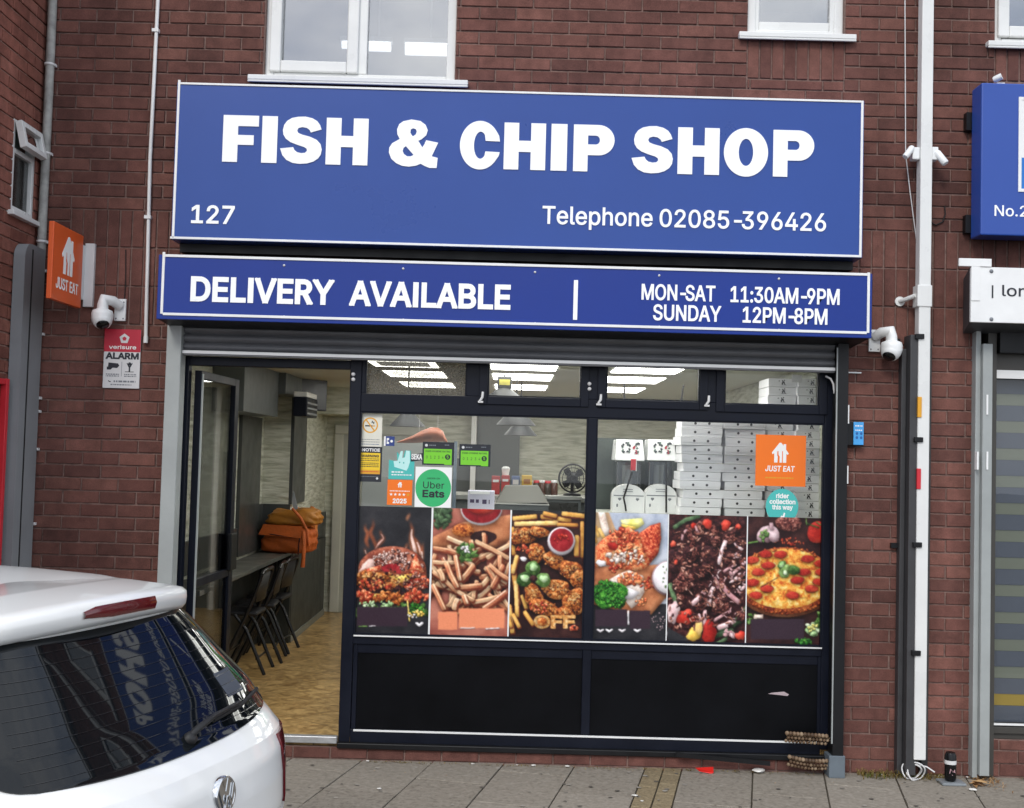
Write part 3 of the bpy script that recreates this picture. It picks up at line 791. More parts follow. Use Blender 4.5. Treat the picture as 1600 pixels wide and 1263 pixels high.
# scraped patch on the lower panel
p = [(1199, 497), (1225, 490), (1262, 487), (1300, 484), (1330, 500), (1322, 511), (1290, 507), (1240, 501)]
q = MB(); q.flat([[(1200 + (a - 1200 + 0) / 4, 960 + b / 4) for a, b in [(x - 0, y) for x, y in [(200 + 1000, 497), (1225, 490), (1262, 487), (1300, 484), (1330, 500), (1322, 511), (1290, 507)]]]], lambda u, v: at(u, v, YF + .0108), thick=0.001); q.build('scraped_patch', mat('bare_scrape', rgb(176, 160, 164), 0.7), SF)
# open glazed door, swung inwards against the left wall
D = thing('glazed_door', 'dark framed glass door standing open inwards at the left of the doorway', 'door', (-1.9, 0.1, FLZ))
hx, hy = X(306, 700, .12), 0.115
ang = R(88)
L_ = 0.86
dv = Vector((math.cos(ang), math.sin(ang), 0)); dn = Vector((-dv.y, dv.x, 0))
ztd = Z(345, 583, .3)
def dbox(mb, s0, s1, z0, z1, d0, d1): mb.obox(Vector((hx, hy, z0)) + dv * s0 + dn * d0, dv * (s1 - s0), dn * (d1 - d0), (0, 0, z1 - z0))
q = MB(); dbox(q, 0, .05, FLZ + .01, ztd, -.022, .022); dbox(q, L_ - .09, L_, FLZ + .01, ztd, -.022, .022); dbox(q, .05, L_ - .09, ztd - .05, ztd, -.0215, .0215); dbox(q, .05, L_ - .09, FLZ + .01, FLZ + .12, -.0215, .0215)
dbox(q, .05, L_ - .09, .98, 1.03, -.02, .02)
q.build('door_frame', N, D, bevel=0.003)
q = MB(); dbox(q, .05, L_ - .09, FLZ + .12, .98, -.004, .004); q.build('lower_pane', M['glass_door'], D)
q = MB(); dbox(q, .05, L_ - .09, 1.03, ztd - .05, -.004, .004); q.build('upper_pane', M['glass_door'], D)
q = MB(); dbox(q, L_ - .15, L_ - .005, 1.02, 1.27, -.05, -.022); dbox(q, L_ - .15, L_ - .005, 1.02, 1.27, .022, .05); q.build('lock_box', M['blackm'], D, bevel=0.006)
q = MB(); dbox(q, 0.0, .02, FLZ + .05, ztd - .02, -.03, -.0225); q.build('edge_strip', M['greyguide'], D)

# ------------------------------------------------------------------ roller shutter
RS = thing('roller_shutter', 'dark grey roller shutter rolled up under the delivery sign with its side guides', 'roller shutter', (0, -0.08, 2.4))
xs0, xs1 = X(283, 530, -.06), X(1304, 560, -.06)
zb = Z(800, 569.5, -.06)
prof = []
q = MB(); zz_ = zb + .034
while zz_ < 2.75:
    pts = [(-.052 - .016 * math.sin(math.pi * t_ / 6), zz_ + .045 * t_ / 6) for t_ in range(7)] + [(-.040, zz_ + .0455), (-.036, zz_ + .049), (-.052, zz_ + .0525)]
    n = len(pts)
    q.add([(xs0, y, z) for y, z in pts] + [(xs1, y, z) for y, z in pts], [(i, n + i, n + i + 1, i + 1) for i in range(n - 1)], 0, True)
    zz_ += .0525
q.build('curtain', M['shutter'], RS)
q = MB(); q.box(xs0, xs1, -.075, -.035, zb, zb + .034); q.build('bottom_rail', M['shutter'], RS, bevel=0.004)
q = MB(); q.box(xs0 + .01, xs1, -.081, -.0755, Z(800, 565.8, -.08), Z(800, 561.2, -.08)); q.build('white_edge_strip', M['white'], RS)
q = MB(); gx0, gx1 = X(256, 658, -.1), X(279, 658, -.1)
q.box(gx0, gx1, -.11, -.09, 0.02, 2.60); q.box(gx0, gx0 + .02, -.09, .0, 0.02, 2.60); q.box(gx1 - .02, gx1, -.09, -.002, 0.02, 2.60); q.build('guide_rail', M['greyguide'], RS, bevel=0.004)
q = MB(); hx0, hx1 = X(1306, 760, -.1), X(1323, 760, -.1)
q.box(hx0 - .0005, hx1, -.1095, .0, 0.045, 2.70); q.build('guide_rail', M['blackm'], RS, bevel=0.004)
q = MB(); q.box(hx0 - .008, hx0 - .001, -.112, -.100, 0.2, 2.55); q.build('guide_edge', M['greyguide'], RS)
q = MB(); q.box(hx0 - .02, hx1 + .01, -.115, .0, -.0, 0.13); q.build('guide_foot', mat('blue_grey_foot', rgb(96, 106, 114), .6, var=.15), RS, bevel=0.004)
q = MB(); q.tube([at(1290, 588, -.02), at(1298, 592, -.03), at(1302, 600, -.035), at(1304, 615, -.035)], .006, 8); q.build('guide_cable', M['palegrey'], RS)
for va, vb in ((633, 662), (728, 756)):
    p0, p1 = at(1323.5, va, -.1), at(1325, vb, -.1); q = MB(); q.box(hx1 + .001, hx1 + .009, -.1, -.06, p1.z, p0.z); q.build('white_tape', M['white'], RS)
q = MB(); p0 = at(1325, 580, -.05); p1 = at(1349, 582, -.05); q.box(hx1 + .002, p1.x, -.012, -.004, p1.z - .004, p1.z + .004); q.build('white_edge_strip', M['white'], RS)
# ------------------------------------------------------------------ lettering: outlines of a plain sans-serif alphabet
# (character number, advance, outlines as x, y, x, y ... in units of 1/509 of the capital height)
FONT = [
    (65, 480, [[16, 0, 201, 509, 276, 509, 463, 0, 395, 0, 282, 317, 232, 478, 245, 478, 220, 393, 85, 0], [110, 142, 110, 199, 370, 199, 370, 142]]),
    (66, 456, [[60, 0, 60, 509, 254, 508, 300, 502, 329, 491, 359, 469, 381, 442, 394, 410, 398, 366, 392, 331, 377, 305, 356, 286, 315, 267, 315, 262, 345, 255, 369, 242, 390, 222, 406, 196, 416, 164, 418, 127, 413, 100, 400, 67, 384, 45, 362, 28, 335, 14, 301, 4, 247, 0], [125, 57, 272, 58, 323, 74, 341, 92, 354, 120, 354, 155, 342, 184, 317, 211, 279, 228, 125, 231], [125, 285, 252, 286, 299, 302, 323, 326, 334, 353, 334, 388, 323, 417, 299, 439, 273, 448, 125, 452]]),
    (67, 510, [[267, -7, 220, -2, 177, 11, 138, 33, 104, 63, 77, 101, 57, 146, 44, 197, 40, 254, 44, 311, 57, 362, 77, 407, 104, 445, 138, 475, 177, 498, 220, 511, 267, 516, 340, 504, 373, 490, 402, 471, 427, 447, 448, 418, 463, 385, 473, 348, 408, 348, 393, 389, 362, 425, 327, 445, 280, 455, 234, 452, 193, 438, 158, 412, 131, 375, 116, 340, 106, 300, 104, 238, 109, 194, 120, 156, 137, 123, 158, 97, 184, 76, 213, 62, 245, 54, 280, 53, 315, 60, 348, 74, 375, 96, 395, 125, 408, 160, 473, 160, 463, 124, 448, 91, 428, 62, 402, 38, 373, 19, 341, 5, 305, -4]]),
    (68, 502, [[219, 0, 96, 0, 96, 57, 258, 60, 307, 75, 346, 101, 374, 138, 394, 198, 399, 270, 391, 325, 379, 361, 361, 391, 320, 428, 287, 442, 249, 450, 93, 452, 93, 509, 261, 507, 294, 501, 339, 485, 377, 461, 409, 430, 433, 391, 451, 345, 461, 275, 458, 199, 446, 149, 417, 92, 376, 48, 337, 24, 291, 8], [125, 509, 125, 0, 60, 0, 60, 509]]),
    (69, 419, [[60, 0, 60, 509, 372, 509, 372, 452, 125, 452, 125, 286, 355, 286, 355, 229, 125, 229, 125, 57, 375, 57, 375, 0]]),
    (70, 410, [[60, 0, 60, 509, 369, 509, 369, 452, 125, 452, 125, 278, 346, 278, 346, 221, 125, 221, 125, 0]]),
    (71, 520, [[269, -7, 220, -2, 176, 11, 137, 33, 104, 64, 77, 101, 57, 146, 44, 197, 40, 254, 44, 311, 57, 362, 77, 407, 103, 445, 136, 475, 175, 498, 218, 511, 265, 516, 304, 513, 340, 504, 374, 489, 403, 469, 429, 445, 449, 416, 465, 384, 474, 349, 408, 349, 390, 388, 369, 416, 342, 437, 310, 450, 272, 456, 232, 452, 202, 443, 174, 426, 150, 404, 125, 364, 112, 327, 105, 285, 105, 223, 112, 181, 125, 145, 151, 105, 184, 76, 235, 56, 290, 54, 336, 67, 374, 93, 396, 123, 410, 160, 415, 202, 434, 199, 283, 199, 283, 256, 478, 256, 478, 185, 471, 141, 457, 103, 436, 69, 409, 41, 365, 13, 312, -3]]),
    (72, 517, [[60, 0, 60, 509, 125, 509, 125, 289, 392, 289, 392, 509, 457, 509, 457, 0, 392, 0, 392, 232, 125, 232, 125, 0]]),
    (73, 300, [[31, 0, 31, 57, 118, 57, 118, 452, 31, 452, 31, 509, 269, 509, 269, 452, 183, 452, 183, 57, 269, 57, 269, 0]]),
    (74, 396, [[185, -7, 153, -4, 111, 9, 66, 43, 50, 67, 39, 95, 33, 173, 98, 173, 104, 104, 116, 81, 142, 59, 166, 51, 204, 51, 228, 59, 248, 74, 266, 104, 271, 134, 272, 509, 336, 509, 336, 145, 330, 95, 313, 55, 283, 23, 232, -1]]),
    (75, 467, [[104, 145, 104, 216, 179, 309, 364, 509, 448, 509], [60, 0, 60, 509, 125, 509, 125, 0], [372, 0, 188, 259, 228, 309, 449, 0]]),
    (76, 393, [[60, 0, 60, 509, 125, 509, 125, 57, 361, 57, 361, 0]]),
    (77, 628, [[60, 0, 60, 509, 152, 509, 277, 187, 322, 49, 307, 49, 342, 158, 476, 509, 568, 509, 568, 0, 504, 0, 507, 457, 513, 457, 467, 322, 342, 0, 286, 0, 170, 291, 112, 457, 119, 457, 120, 416, 122, 0]]),
    (78, 523, [[60, 0, 60, 509, 136, 509, 360, 156, 414, 55, 405, 54, 399, 157, 399, 509, 463, 509, 463, 0, 387, 0, 171, 342, 108, 452, 119, 454, 125, 291, 125, 0]]),
    (79, 533, [[267, -7, 220, -2, 177, 11, 138, 33, 105, 63, 78, 101, 57, 146, 44, 197, 40, 254, 44, 311, 57, 362, 78, 407, 105, 445, 138, 475, 177, 498, 220, 511, 267, 516, 314, 511, 357, 498, 396, 475, 429, 445, 456, 407, 477, 362, 489, 311, 493, 254, 489, 197, 477, 146, 456, 101, 429, 63, 396, 33, 357, 11, 314, -2], [267, 53, 300, 56, 330, 66, 358, 82, 383, 105, 403, 133, 418, 168, 427, 208, 430, 254, 427, 300, 418, 341, 403, 376, 383, 404, 358, 427, 330, 443, 300, 453, 267, 456, 234, 453, 203, 443, 175, 426, 151, 404, 131, 375, 116, 340, 107, 300, 103, 254, 107, 208, 116, 168, 131, 133, 151, 105, 175, 82, 203, 66, 234, 56]]),
    (80, 445, [[60, 0, 60, 509, 263, 507, 301, 500, 332, 487, 366, 462, 394, 420, 407, 370, 406, 315, 390, 265, 366, 233, 322, 202, 276, 189, 109, 186, 109, 242, 252, 243, 284, 250, 308, 264, 330, 288, 343, 326, 343, 369, 330, 407, 303, 435, 268, 449, 125, 452, 125, 0]]),
    (82, 449, [[60, 0, 60, 509, 264, 507, 301, 501, 342, 483, 373, 457, 399, 415, 409, 363, 405, 309, 385, 263, 359, 234, 323, 213, 277, 200, 96, 198, 96, 255, 243, 255, 284, 262, 309, 273, 327, 290, 339, 312, 344, 338, 344, 374, 336, 399, 319, 425, 298, 440, 252, 451, 125, 452, 125, 0], [353, 0, 230, 229, 303, 229, 428, 0]]),
    (83, 447, [[224, -9, 149, 1, 118, 14, 91, 31, 70, 52, 54, 77, 43, 105, 38, 137, 104, 137, 113, 104, 132, 79, 160, 61, 201, 51, 249, 51, 286, 60, 316, 78, 336, 102, 345, 126, 345, 151, 338, 171, 321, 190, 278, 212, 168, 244, 116, 267, 78, 298, 57, 337, 52, 372, 55, 403, 65, 431, 87, 463, 110, 482, 148, 502, 191, 513, 227, 516, 296, 505, 351, 476, 387, 433, 397, 406, 401, 378, 337, 378, 326, 412, 302, 437, 257, 456, 209, 458, 167, 448, 132, 423, 116, 387, 116, 363, 121, 347, 139, 326, 164, 311, 305, 266, 359, 238, 383, 214, 398, 191, 408, 139, 405, 109, 396, 81, 381, 55, 360, 34, 333, 16, 302, 2, 265, -6]]),
    (84, 449, [[32, 452, 32, 509, 417, 509, 417, 452, 257, 452, 257, 0, 193, 0, 193, 452]]),
    (85, 517, [[259, -8, 203, -2, 143, 22, 106, 52, 74, 101, 60, 160, 60, 509, 124, 509, 124, 178, 133, 128, 155, 93, 180, 72, 220, 56, 259, 52, 298, 56, 331, 68, 357, 87, 380, 120, 392, 169, 393, 509, 457, 509, 457, 160, 443, 101, 411, 52, 374, 22, 315, -2]]),
    (86, 480, [[204, 0, 16, 509, 84, 509, 200, 185, 248, 31, 235, 31, 256, 103, 395, 509, 463, 509, 278, 0]]),
    (87, 686, [[155, 0, 16, 509, 82, 509, 170, 171, 197, 40, 189, 40, 208, 133, 306, 509, 380, 509, 470, 165, 497, 40, 488, 40, 506, 126, 603, 509, 670, 509, 530, 0, 455, 0, 363, 339, 336, 475, 350, 475, 331, 377, 230, 0]]),
    (89, 472, [[203, 0, 203, 208, 16, 509, 91, 509, 208, 318, 250, 230, 224, 230, 244, 280, 381, 509, 455, 509, 268, 208, 268, 0]]),
    (97, 389, [[160, -9, 126, -5, 94, 5, 74, 17, 52, 38, 37, 66, 31, 90, 31, 123, 38, 150, 63, 183, 100, 203, 265, 235, 275, 251, 271, 288, 259, 308, 244, 320, 220, 329, 196, 331, 165, 327, 136, 315, 115, 298, 100, 274, 41, 291, 67, 335, 111, 367, 171, 383, 233, 381, 269, 370, 296, 353, 319, 327, 331, 298, 337, 251, 337, 0, 277, 0, 277, 52, 272, 52, 252, 25, 226, 6, 197, -5], [170, 45, 222, 56, 257, 83, 274, 121, 276, 190, 246, 179, 139, 160, 117, 150, 101, 136, 92, 105, 102, 72, 130, 52]]),
    (98, 424, [[229, -8, 198, -5, 167, 7, 141, 27, 118, 59, 112, 59, 112, 0, 53, 0, 53, 509, 114, 509, 114, 319, 118, 319, 148, 357, 177, 375, 220, 384, 263, 381, 304, 366, 338, 340, 364, 303, 379, 270, 389, 218, 389, 160, 382, 120, 365, 74, 338, 37, 304, 10, 274, -2], [220, 47, 267, 57, 301, 88, 321, 133, 328, 189, 321, 245, 301, 290, 267, 319, 220, 330, 174, 320, 140, 291, 120, 247, 113, 189, 120, 132, 140, 86, 174, 57]]),
    (99, 396, [[207, -8, 170, -5, 137, 6, 107, 23, 82, 46, 62, 74, 46, 108, 37, 146, 34, 187, 37, 230, 46, 268, 62, 302, 82, 330, 107, 353, 137, 371, 170, 381, 207, 384, 260, 377, 305, 356, 340, 322, 362, 277, 303, 262, 292, 286, 276, 306, 253, 321, 230, 328, 189, 329, 151, 315, 119, 281, 99, 224, 98, 160, 115, 102, 134, 76, 151, 61, 181, 49, 207, 46, 239, 50, 268, 64, 289, 85, 304, 117, 363, 102, 341, 56, 306, 21, 261, -1]]),
    (100, 424, [[195, -8, 161, -5, 121, 10, 86, 37, 60, 74, 42, 120, 35, 160, 35, 218, 46, 270, 60, 303, 87, 340, 121, 366, 162, 381, 204, 384, 247, 375, 277, 357, 306, 319, 311, 319, 311, 509, 372, 509, 372, 0, 313, 0, 313, 59, 307, 59, 284, 27, 258, 7, 227, -5], [205, 47, 250, 57, 284, 86, 305, 132, 312, 189, 305, 247, 284, 291, 251, 320, 205, 330, 157, 319, 124, 290, 103, 245, 96, 189, 103, 133, 124, 88, 158, 57]]),
    (101, 404, [[212, -8, 149, 1, 117, 16, 90, 38, 68, 64, 51, 96, 40, 132, 34, 172, 35, 215, 42, 254, 55, 290, 74, 320, 97, 346, 125, 365, 157, 378, 193, 384, 228, 383, 266, 374, 294, 361, 319, 341, 341, 315, 357, 282, 368, 242, 371, 207, 371, 169, 75, 169, 75, 221, 338, 221, 310, 202, 305, 246, 291, 282, 268, 309, 237, 326, 205, 330, 173, 326, 146, 313, 120, 288, 106, 263, 98, 234, 97, 157, 110, 106, 139, 70, 179, 50, 224, 47, 254, 53, 275, 64, 294, 84, 306, 105, 365, 91, 345, 51, 311, 19, 266, -1]]),
    (102, 254, [[228, 379, 228, 327, 6, 327, 6, 379], [81, 0, 81, 432, 84, 461, 104, 496, 141, 521, 187, 530, 237, 523, 243, 521, 227, 468, 200, 474, 171, 470, 154, 460, 145, 443, 142, 0]]),
    (104, 410, [[114, 227, 114, 0, 53, 0, 53, 509, 114, 509, 114, 287, 102, 287, 118, 322, 137, 349, 160, 367, 187, 379, 217, 384, 255, 382, 288, 372, 315, 354, 345, 313, 356, 264, 357, 0, 296, 0, 296, 246, 287, 283, 267, 310, 246, 323, 220, 329, 190, 327, 161, 317, 141, 303, 126, 283, 117, 257]]),
    (105, 167, [[53, 0, 53, 379, 114, 379, 114, 0], [84, 443, 67, 446, 54, 455, 44, 468, 41, 483, 44, 499, 54, 512, 67, 521, 84, 524, 100, 521, 114, 512, 123, 499, 126, 483, 123, 468, 114, 455, 100, 446]]),
    (108, 189, [[139, -2, 101, 3, 80, 15, 65, 33, 54, 65, 53, 509, 114, 509, 115, 81, 119, 65, 127, 56, 141, 52, 170, 54, 181, 3]]),
    (110, 410, [[114, 227, 114, 0, 53, 0, 53, 379, 112, 379, 112, 287, 102, 287, 118, 322, 137, 349, 160, 367, 187, 379, 217, 384, 255, 382, 288, 372, 315, 354, 344, 313, 356, 264, 357, 0, 296, 0, 296, 246, 287, 283, 267, 310, 246, 323, 220, 329, 190, 327, 161, 317, 141, 303, 126, 283, 117, 257]]),
    (111, 415, [[207, -8, 170, -5, 137, 6, 107, 23, 82, 46, 62, 74, 46, 108, 37, 146, 34, 187, 37, 230, 46, 268, 62, 302, 82, 330, 107, 353, 137, 371, 170, 381, 207, 384, 245, 381, 278, 371, 308, 353, 333, 330, 354, 302, 369, 268, 378, 230, 381, 187, 378, 146, 369, 108, 354, 74, 333, 46, 308, 23, 278, 6, 245, -5], [207, 46, 250, 54, 287, 82, 310, 126, 319, 187, 310, 250, 287, 294, 250, 322, 207, 330, 165, 322, 128, 294, 106, 250, 96, 187, 106, 126, 128, 82, 165, 54]]),
    (112, 424, [[53, -143, 53, 379, 112, 379, 112, 319, 118, 319, 152, 360, 190, 380, 241, 384, 294, 371, 330, 347, 352, 323, 370, 293, 382, 257, 389, 218, 389, 160, 382, 120, 370, 84, 352, 54, 322, 22, 284, 1, 252, -7, 213, -7, 178, 1, 149, 20, 118, 59, 114, 59, 114, -143], [220, 47, 267, 57, 301, 88, 321, 133, 328, 189, 321, 245, 301, 290, 267, 319, 220, 330, 174, 320, 140, 291, 120, 247, 113, 189, 120, 132, 140, 86, 174, 57]]),
    (114, 259, [[53, 0, 53, 379, 112, 379, 112, 321, 115, 321, 135, 352, 166, 375, 196, 384, 243, 384, 243, 322, 200, 326, 170, 319, 140, 301, 123, 278, 114, 243, 114, 0]]),
    (115, 365, [[182, -8, 128, -2, 84, 18, 53, 50, 36, 94, 94, 107, 105, 79, 119, 64, 143, 51, 173, 46, 225, 52, 244, 62, 262, 81, 267, 112, 250, 139, 225, 151, 137, 173, 95, 191, 66, 215, 48, 255, 51, 305, 61, 325, 81, 349, 107, 367, 131, 377, 197, 384, 239, 378, 279, 358, 307, 328, 324, 290, 268, 277, 255, 302, 232, 323, 205, 331, 171, 332, 143, 324, 117, 304, 109, 283, 112, 258, 124, 243, 144, 232, 254, 202, 292, 183, 321, 150, 330, 125, 331, 98, 317, 54, 283, 19, 233, -2]]),
    (116, 227, [[204, 379, 204, 327, 6, 327, 6, 379], [65, 471, 126, 471, 127, 81, 136, 61, 150, 53, 170, 50, 202, 54, 211, 1, 156, -4, 115, 6, 86, 28, 69, 61, 65, 93]]),
    (117, 410, [[182, -5, 138, 1, 108, 15, 78, 44, 62, 76, 53, 127, 53, 379, 114, 379, 117, 114, 127, 89, 150, 64, 172, 54, 200, 50, 232, 55, 254, 65, 273, 81, 286, 103, 296, 145, 296, 379, 357, 379, 357, 0, 298, 0, 298, 92, 307, 92, 297, 67, 265, 23, 231, 3]]),
    (118, 389, [[163, 0, 17, 379, 84, 379, 171, 138, 206, 21, 184, 21, 218, 138, 305, 379, 371, 379, 226, 0]]),
    (119, 567, [[138, 0, 23, 379, 87, 379, 146, 167, 175, 41, 165, 41, 178, 101, 252, 379, 316, 379, 374, 167, 402, 41, 391, 41, 402, 90, 480, 379, 545, 379, 429, 0, 368, 0, 277, 338, 291, 338, 199, 0]]),
    (121, 389, [[47, -139, 61, -86, 100, -89, 124, -80, 144, -53, 163, -1, 17, 379, 84, 379, 171, 138, 206, 21, 184, 21, 218, 138, 305, 379, 371, 379, 204, -58, 188, -91, 164, -120, 128, -140, 88, -145]]),
    (48, 453, [[227, -7, 187, -2, 151, 11, 120, 32, 95, 62, 74, 99, 60, 144, 51, 196, 48, 254, 51, 312, 60, 364, 75, 409, 95, 447, 121, 476, 151, 498, 187, 511, 227, 516, 267, 511, 302, 498, 333, 476, 358, 447, 379, 409, 393, 364, 402, 312, 405, 254, 402, 196, 393, 144, 379, 99, 359, 62, 333, 32, 302, 11, 267, -2], [227, 50, 253, 53, 276, 63, 297, 80, 313, 103, 336, 168, 344, 254, 336, 341, 313, 405, 297, 429, 276, 446, 253, 456, 227, 460, 200, 456, 177, 446, 157, 429, 140, 405, 117, 341, 109, 254, 117, 168, 140, 103, 157, 80, 177, 63, 200, 53]]),
    (49, 453, [[76, 0, 76, 55, 391, 55, 391, 0], [276, 509, 276, 0, 212, 0, 212, 448, 86, 358, 86, 427, 198, 509]]),
    (50, 453, [[64, 0, 64, 47, 282, 282, 311, 327, 320, 366, 315, 403, 297, 432, 262, 454, 224, 460, 184, 453, 153, 433, 134, 402, 127, 362, 66, 362, 71, 405, 81, 433, 98, 459, 118, 480, 172, 508, 236, 515, 297, 501, 337, 474, 370, 428, 381, 382, 373, 324, 357, 290, 322, 241, 153, 57, 389, 57, 389, 0]]),
    (51, 453, [[218, -7, 152, 2, 98, 30, 76, 50, 60, 74, 49, 101, 44, 132, 109, 132, 117, 102, 134, 78, 159, 62, 191, 52, 226, 50, 262, 56, 292, 70, 311, 88, 325, 116, 329, 152, 322, 184, 304, 212, 281, 230, 251, 242, 157, 248, 157, 299, 288, 452, 70, 452, 70, 509, 372, 509, 372, 461, 211, 278, 211, 289, 276, 286, 318, 271, 352, 246, 371, 222, 387, 186, 393, 145, 387, 103, 365, 58, 327, 23, 277, 1]]),
    (52, 453, [[40, 105, 40, 158, 247, 509, 311, 509, 109, 163, 413, 163, 413, 105], [282, 0, 282, 318, 343, 318, 343, 0]]),
    (53, 453, [[221, -7, 159, 3, 108, 32, 73, 76, 60, 130, 122, 130, 135, 94, 163, 66, 202, 51, 250, 53, 288, 72, 314, 104, 327, 146, 324, 193, 314, 221, 297, 244, 275, 262, 248, 273, 218, 277, 186, 274, 150, 261, 128, 246, 67, 253, 96, 509, 366, 509, 366, 452, 151, 452, 134, 301, 172, 323, 209, 332, 255, 332, 294, 321, 328, 301, 360, 267, 379, 231, 389, 190, 391, 151, 385, 117, 374, 85, 350, 49, 318, 21, 289, 6, 257, -4]]),
    (54, 453, [[226, -7, 182, -1, 152, 10, 125, 26, 96, 56, 75, 94, 66, 126, 64, 162, 68, 199, 84, 249, 110, 298, 252, 509, 322, 509, 151, 261, 145, 261, 172, 293, 214, 312, 268, 311, 316, 295, 353, 264, 378, 221, 389, 169, 386, 123, 368, 73, 350, 47, 327, 26, 281, 1], [226, 48, 267, 56, 299, 79, 320, 114, 327, 157, 320, 201, 299, 235, 267, 258, 226, 265, 186, 258, 153, 235, 132, 201, 125, 158, 132, 114, 153, 79, 186, 56]]),
    (55, 453, [[97, 0, 323, 452, 62, 452, 62, 509, 391, 509, 391, 449, 165, 0]]),
    (56, 453, [[226, -7, 156, 3, 101, 33, 80, 54, 64, 78, 55, 106, 52, 135, 59, 181, 81, 220, 113, 249, 153, 265, 105, 293, 79, 333, 70, 380, 73, 408, 82, 434, 101, 464, 137, 493, 184, 511, 226, 516, 269, 511, 315, 493, 350, 464, 370, 434, 379, 408, 382, 380, 373, 333, 347, 293, 300, 265, 339, 249, 372, 220, 393, 181, 401, 135, 398, 106, 388, 78, 373, 54, 352, 33, 296, 3], [226, 49, 272, 55, 307, 74, 329, 102, 337, 139, 329, 177, 305, 208, 270, 228, 226, 235, 182, 228, 147, 208, 123, 177, 115, 139, 123, 102, 145, 74, 180, 55], [226, 290, 263, 296, 293, 313, 312, 341, 319, 376, 313, 410, 294, 437, 264, 454, 226, 460, 188, 454, 159, 437, 139, 410, 133, 376, 139, 341, 159, 313, 189, 296]]),
    (57, 453, [[226, 516, 260, 513, 301, 499, 328, 482, 356, 452, 377, 414, 386, 382, 389, 347, 385, 309, 368, 259, 343, 211, 200, 0, 130, 0, 301, 248, 307, 248, 281, 215, 238, 196, 185, 197, 137, 214, 100, 245, 74, 287, 65, 329, 66, 386, 85, 436, 103, 462, 125, 483, 171, 507], [226, 460, 186, 452, 154, 429, 133, 395, 125, 352, 133, 308, 154, 274, 186, 251, 226, 243, 267, 251, 299, 273, 320, 308, 327, 350, 320, 394, 299, 429, 267, 452]]),
    (38, 448, [[197, -7, 129, 4, 78, 34, 45, 78, 34, 133, 42, 177, 68, 218, 111, 256, 229, 345, 256, 378, 262, 411, 253, 437, 232, 455, 197, 461, 164, 451, 143, 428, 137, 394, 147, 359, 181, 312, 438, 0, 364, 0, 121, 293, 87, 344, 77, 377, 76, 407, 81, 438, 95, 464, 115, 486, 142, 502, 165, 510, 200, 513, 251, 505, 295, 477, 320, 433, 322, 382, 308, 347, 283, 317, 140, 206, 110, 174, 100, 154, 97, 131, 100, 108, 112, 83, 138, 60, 173, 48, 215, 48, 251, 59, 290, 84, 321, 121, 342, 168, 349, 224, 408, 224, 403, 170, 391, 128, 374, 97, 333, 47, 305, 23, 280, 10, 243, -2]]),
    (45, 453, [[337, 244, 337, 188, 114, 188, 114, 244]]),
    (46, 188, [[95, -4, 78, -1, 63, 9, 53, 24, 50, 41, 53, 59, 63, 73, 78, 83, 95, 87, 113, 83, 128, 73, 138, 59, 141, 41, 138, 24, 128, 9, 113, -1]]),
    (58, 188, [[95, -4, 78, -1, 63, 9, 53, 24, 50, 41, 53, 59, 63, 73, 78, 83, 95, 87, 113, 83, 128, 73, 138, 59, 141, 41, 138, 24, 128, 9, 113, -1], [95, 271, 78, 274, 63, 284, 53, 299, 50, 316, 53, 334, 63, 349, 78, 359, 95, 362, 113, 359, 128, 349, 138, 334, 141, 316, 138, 299, 128, 284, 113, 274]]),
]
GL = {}
for _c, _a, _ps in FONT:
    GL[chr(_c)] = (_a / 509.0, [[(p[i] / 509.0, p[i + 1] / 509.0) for i in range(0, len(p), 2)] for p in _ps])
GL[' '] = (0.42, [])
GL['I'] = (0.40, [[(.13, 0), (.27, 0), (.27, 1), (.13, 1)]])
GL['R'] = (0.86, [[(.10, 0), (.235, 0), (.235, .40), (.42, .40), (.64, 0), (.80, 0), (.56, .425), (.68, .50), (.745, .60), (.76, .70), (.745, .80), (.68, .91), (.58, .975), (.46, 1), (.10, 1)], [(.235, .515), (.235, .88), (.44, .88), (.54, .855), (.60, .80), (.622, .70), (.60, .60), (.54, .54), (.44, .515)]])
GL['-'] = (0.62, GL['-'][1])
def area(p): return sum(p[i - 1][0] * p[i][1] - p[i][0] * p[i - 1][1] for i in range(len(p))) / 2
def edge_bars(p, d):
    """bars of half width d along every edge of an outline: laid over the letter they make it bolder"""
    n = len(p); out = []
    for i in range(n):
        z_, a, b, c = Vector(p[i - 1]), Vector(p[i]), Vector(p[(i + 1) % n]), Vector(p[(i + 2) % n])
        e = b - a
        if e.length < 1e-5: continue
        u = e.normalized(); v = Vector((-u.y, u.x)) * d
        k0 = 1.0 if (a - z_).length > 1e-6 and abs((a - z_).normalized().dot(u)) < .75 else .35
        k1 = 1.0 if (c - b).length > 1e-6 and abs((c - b).normalized().dot(u)) < .75 else .35
        A, B_ = a - u * d * k0, b + u * d * k1
        out.append([(A.x + v.x, A.y + v.y), (A.x - v.x, A.y - v.y), (B_.x - v.x, B_.y - v.y), (B_.x + v.x, B_.y + v.y)])
    return out
def text_polys(s, weight=0.0, space=0.0, slant=0.0):
    x = 0; out = []
    for ch in s:
        a, ps = GL.get(ch, GL[' '])
        out.append([[(px + x + slant * py, py) for px, py in p] for p in ps])
        x += a + space
    return out
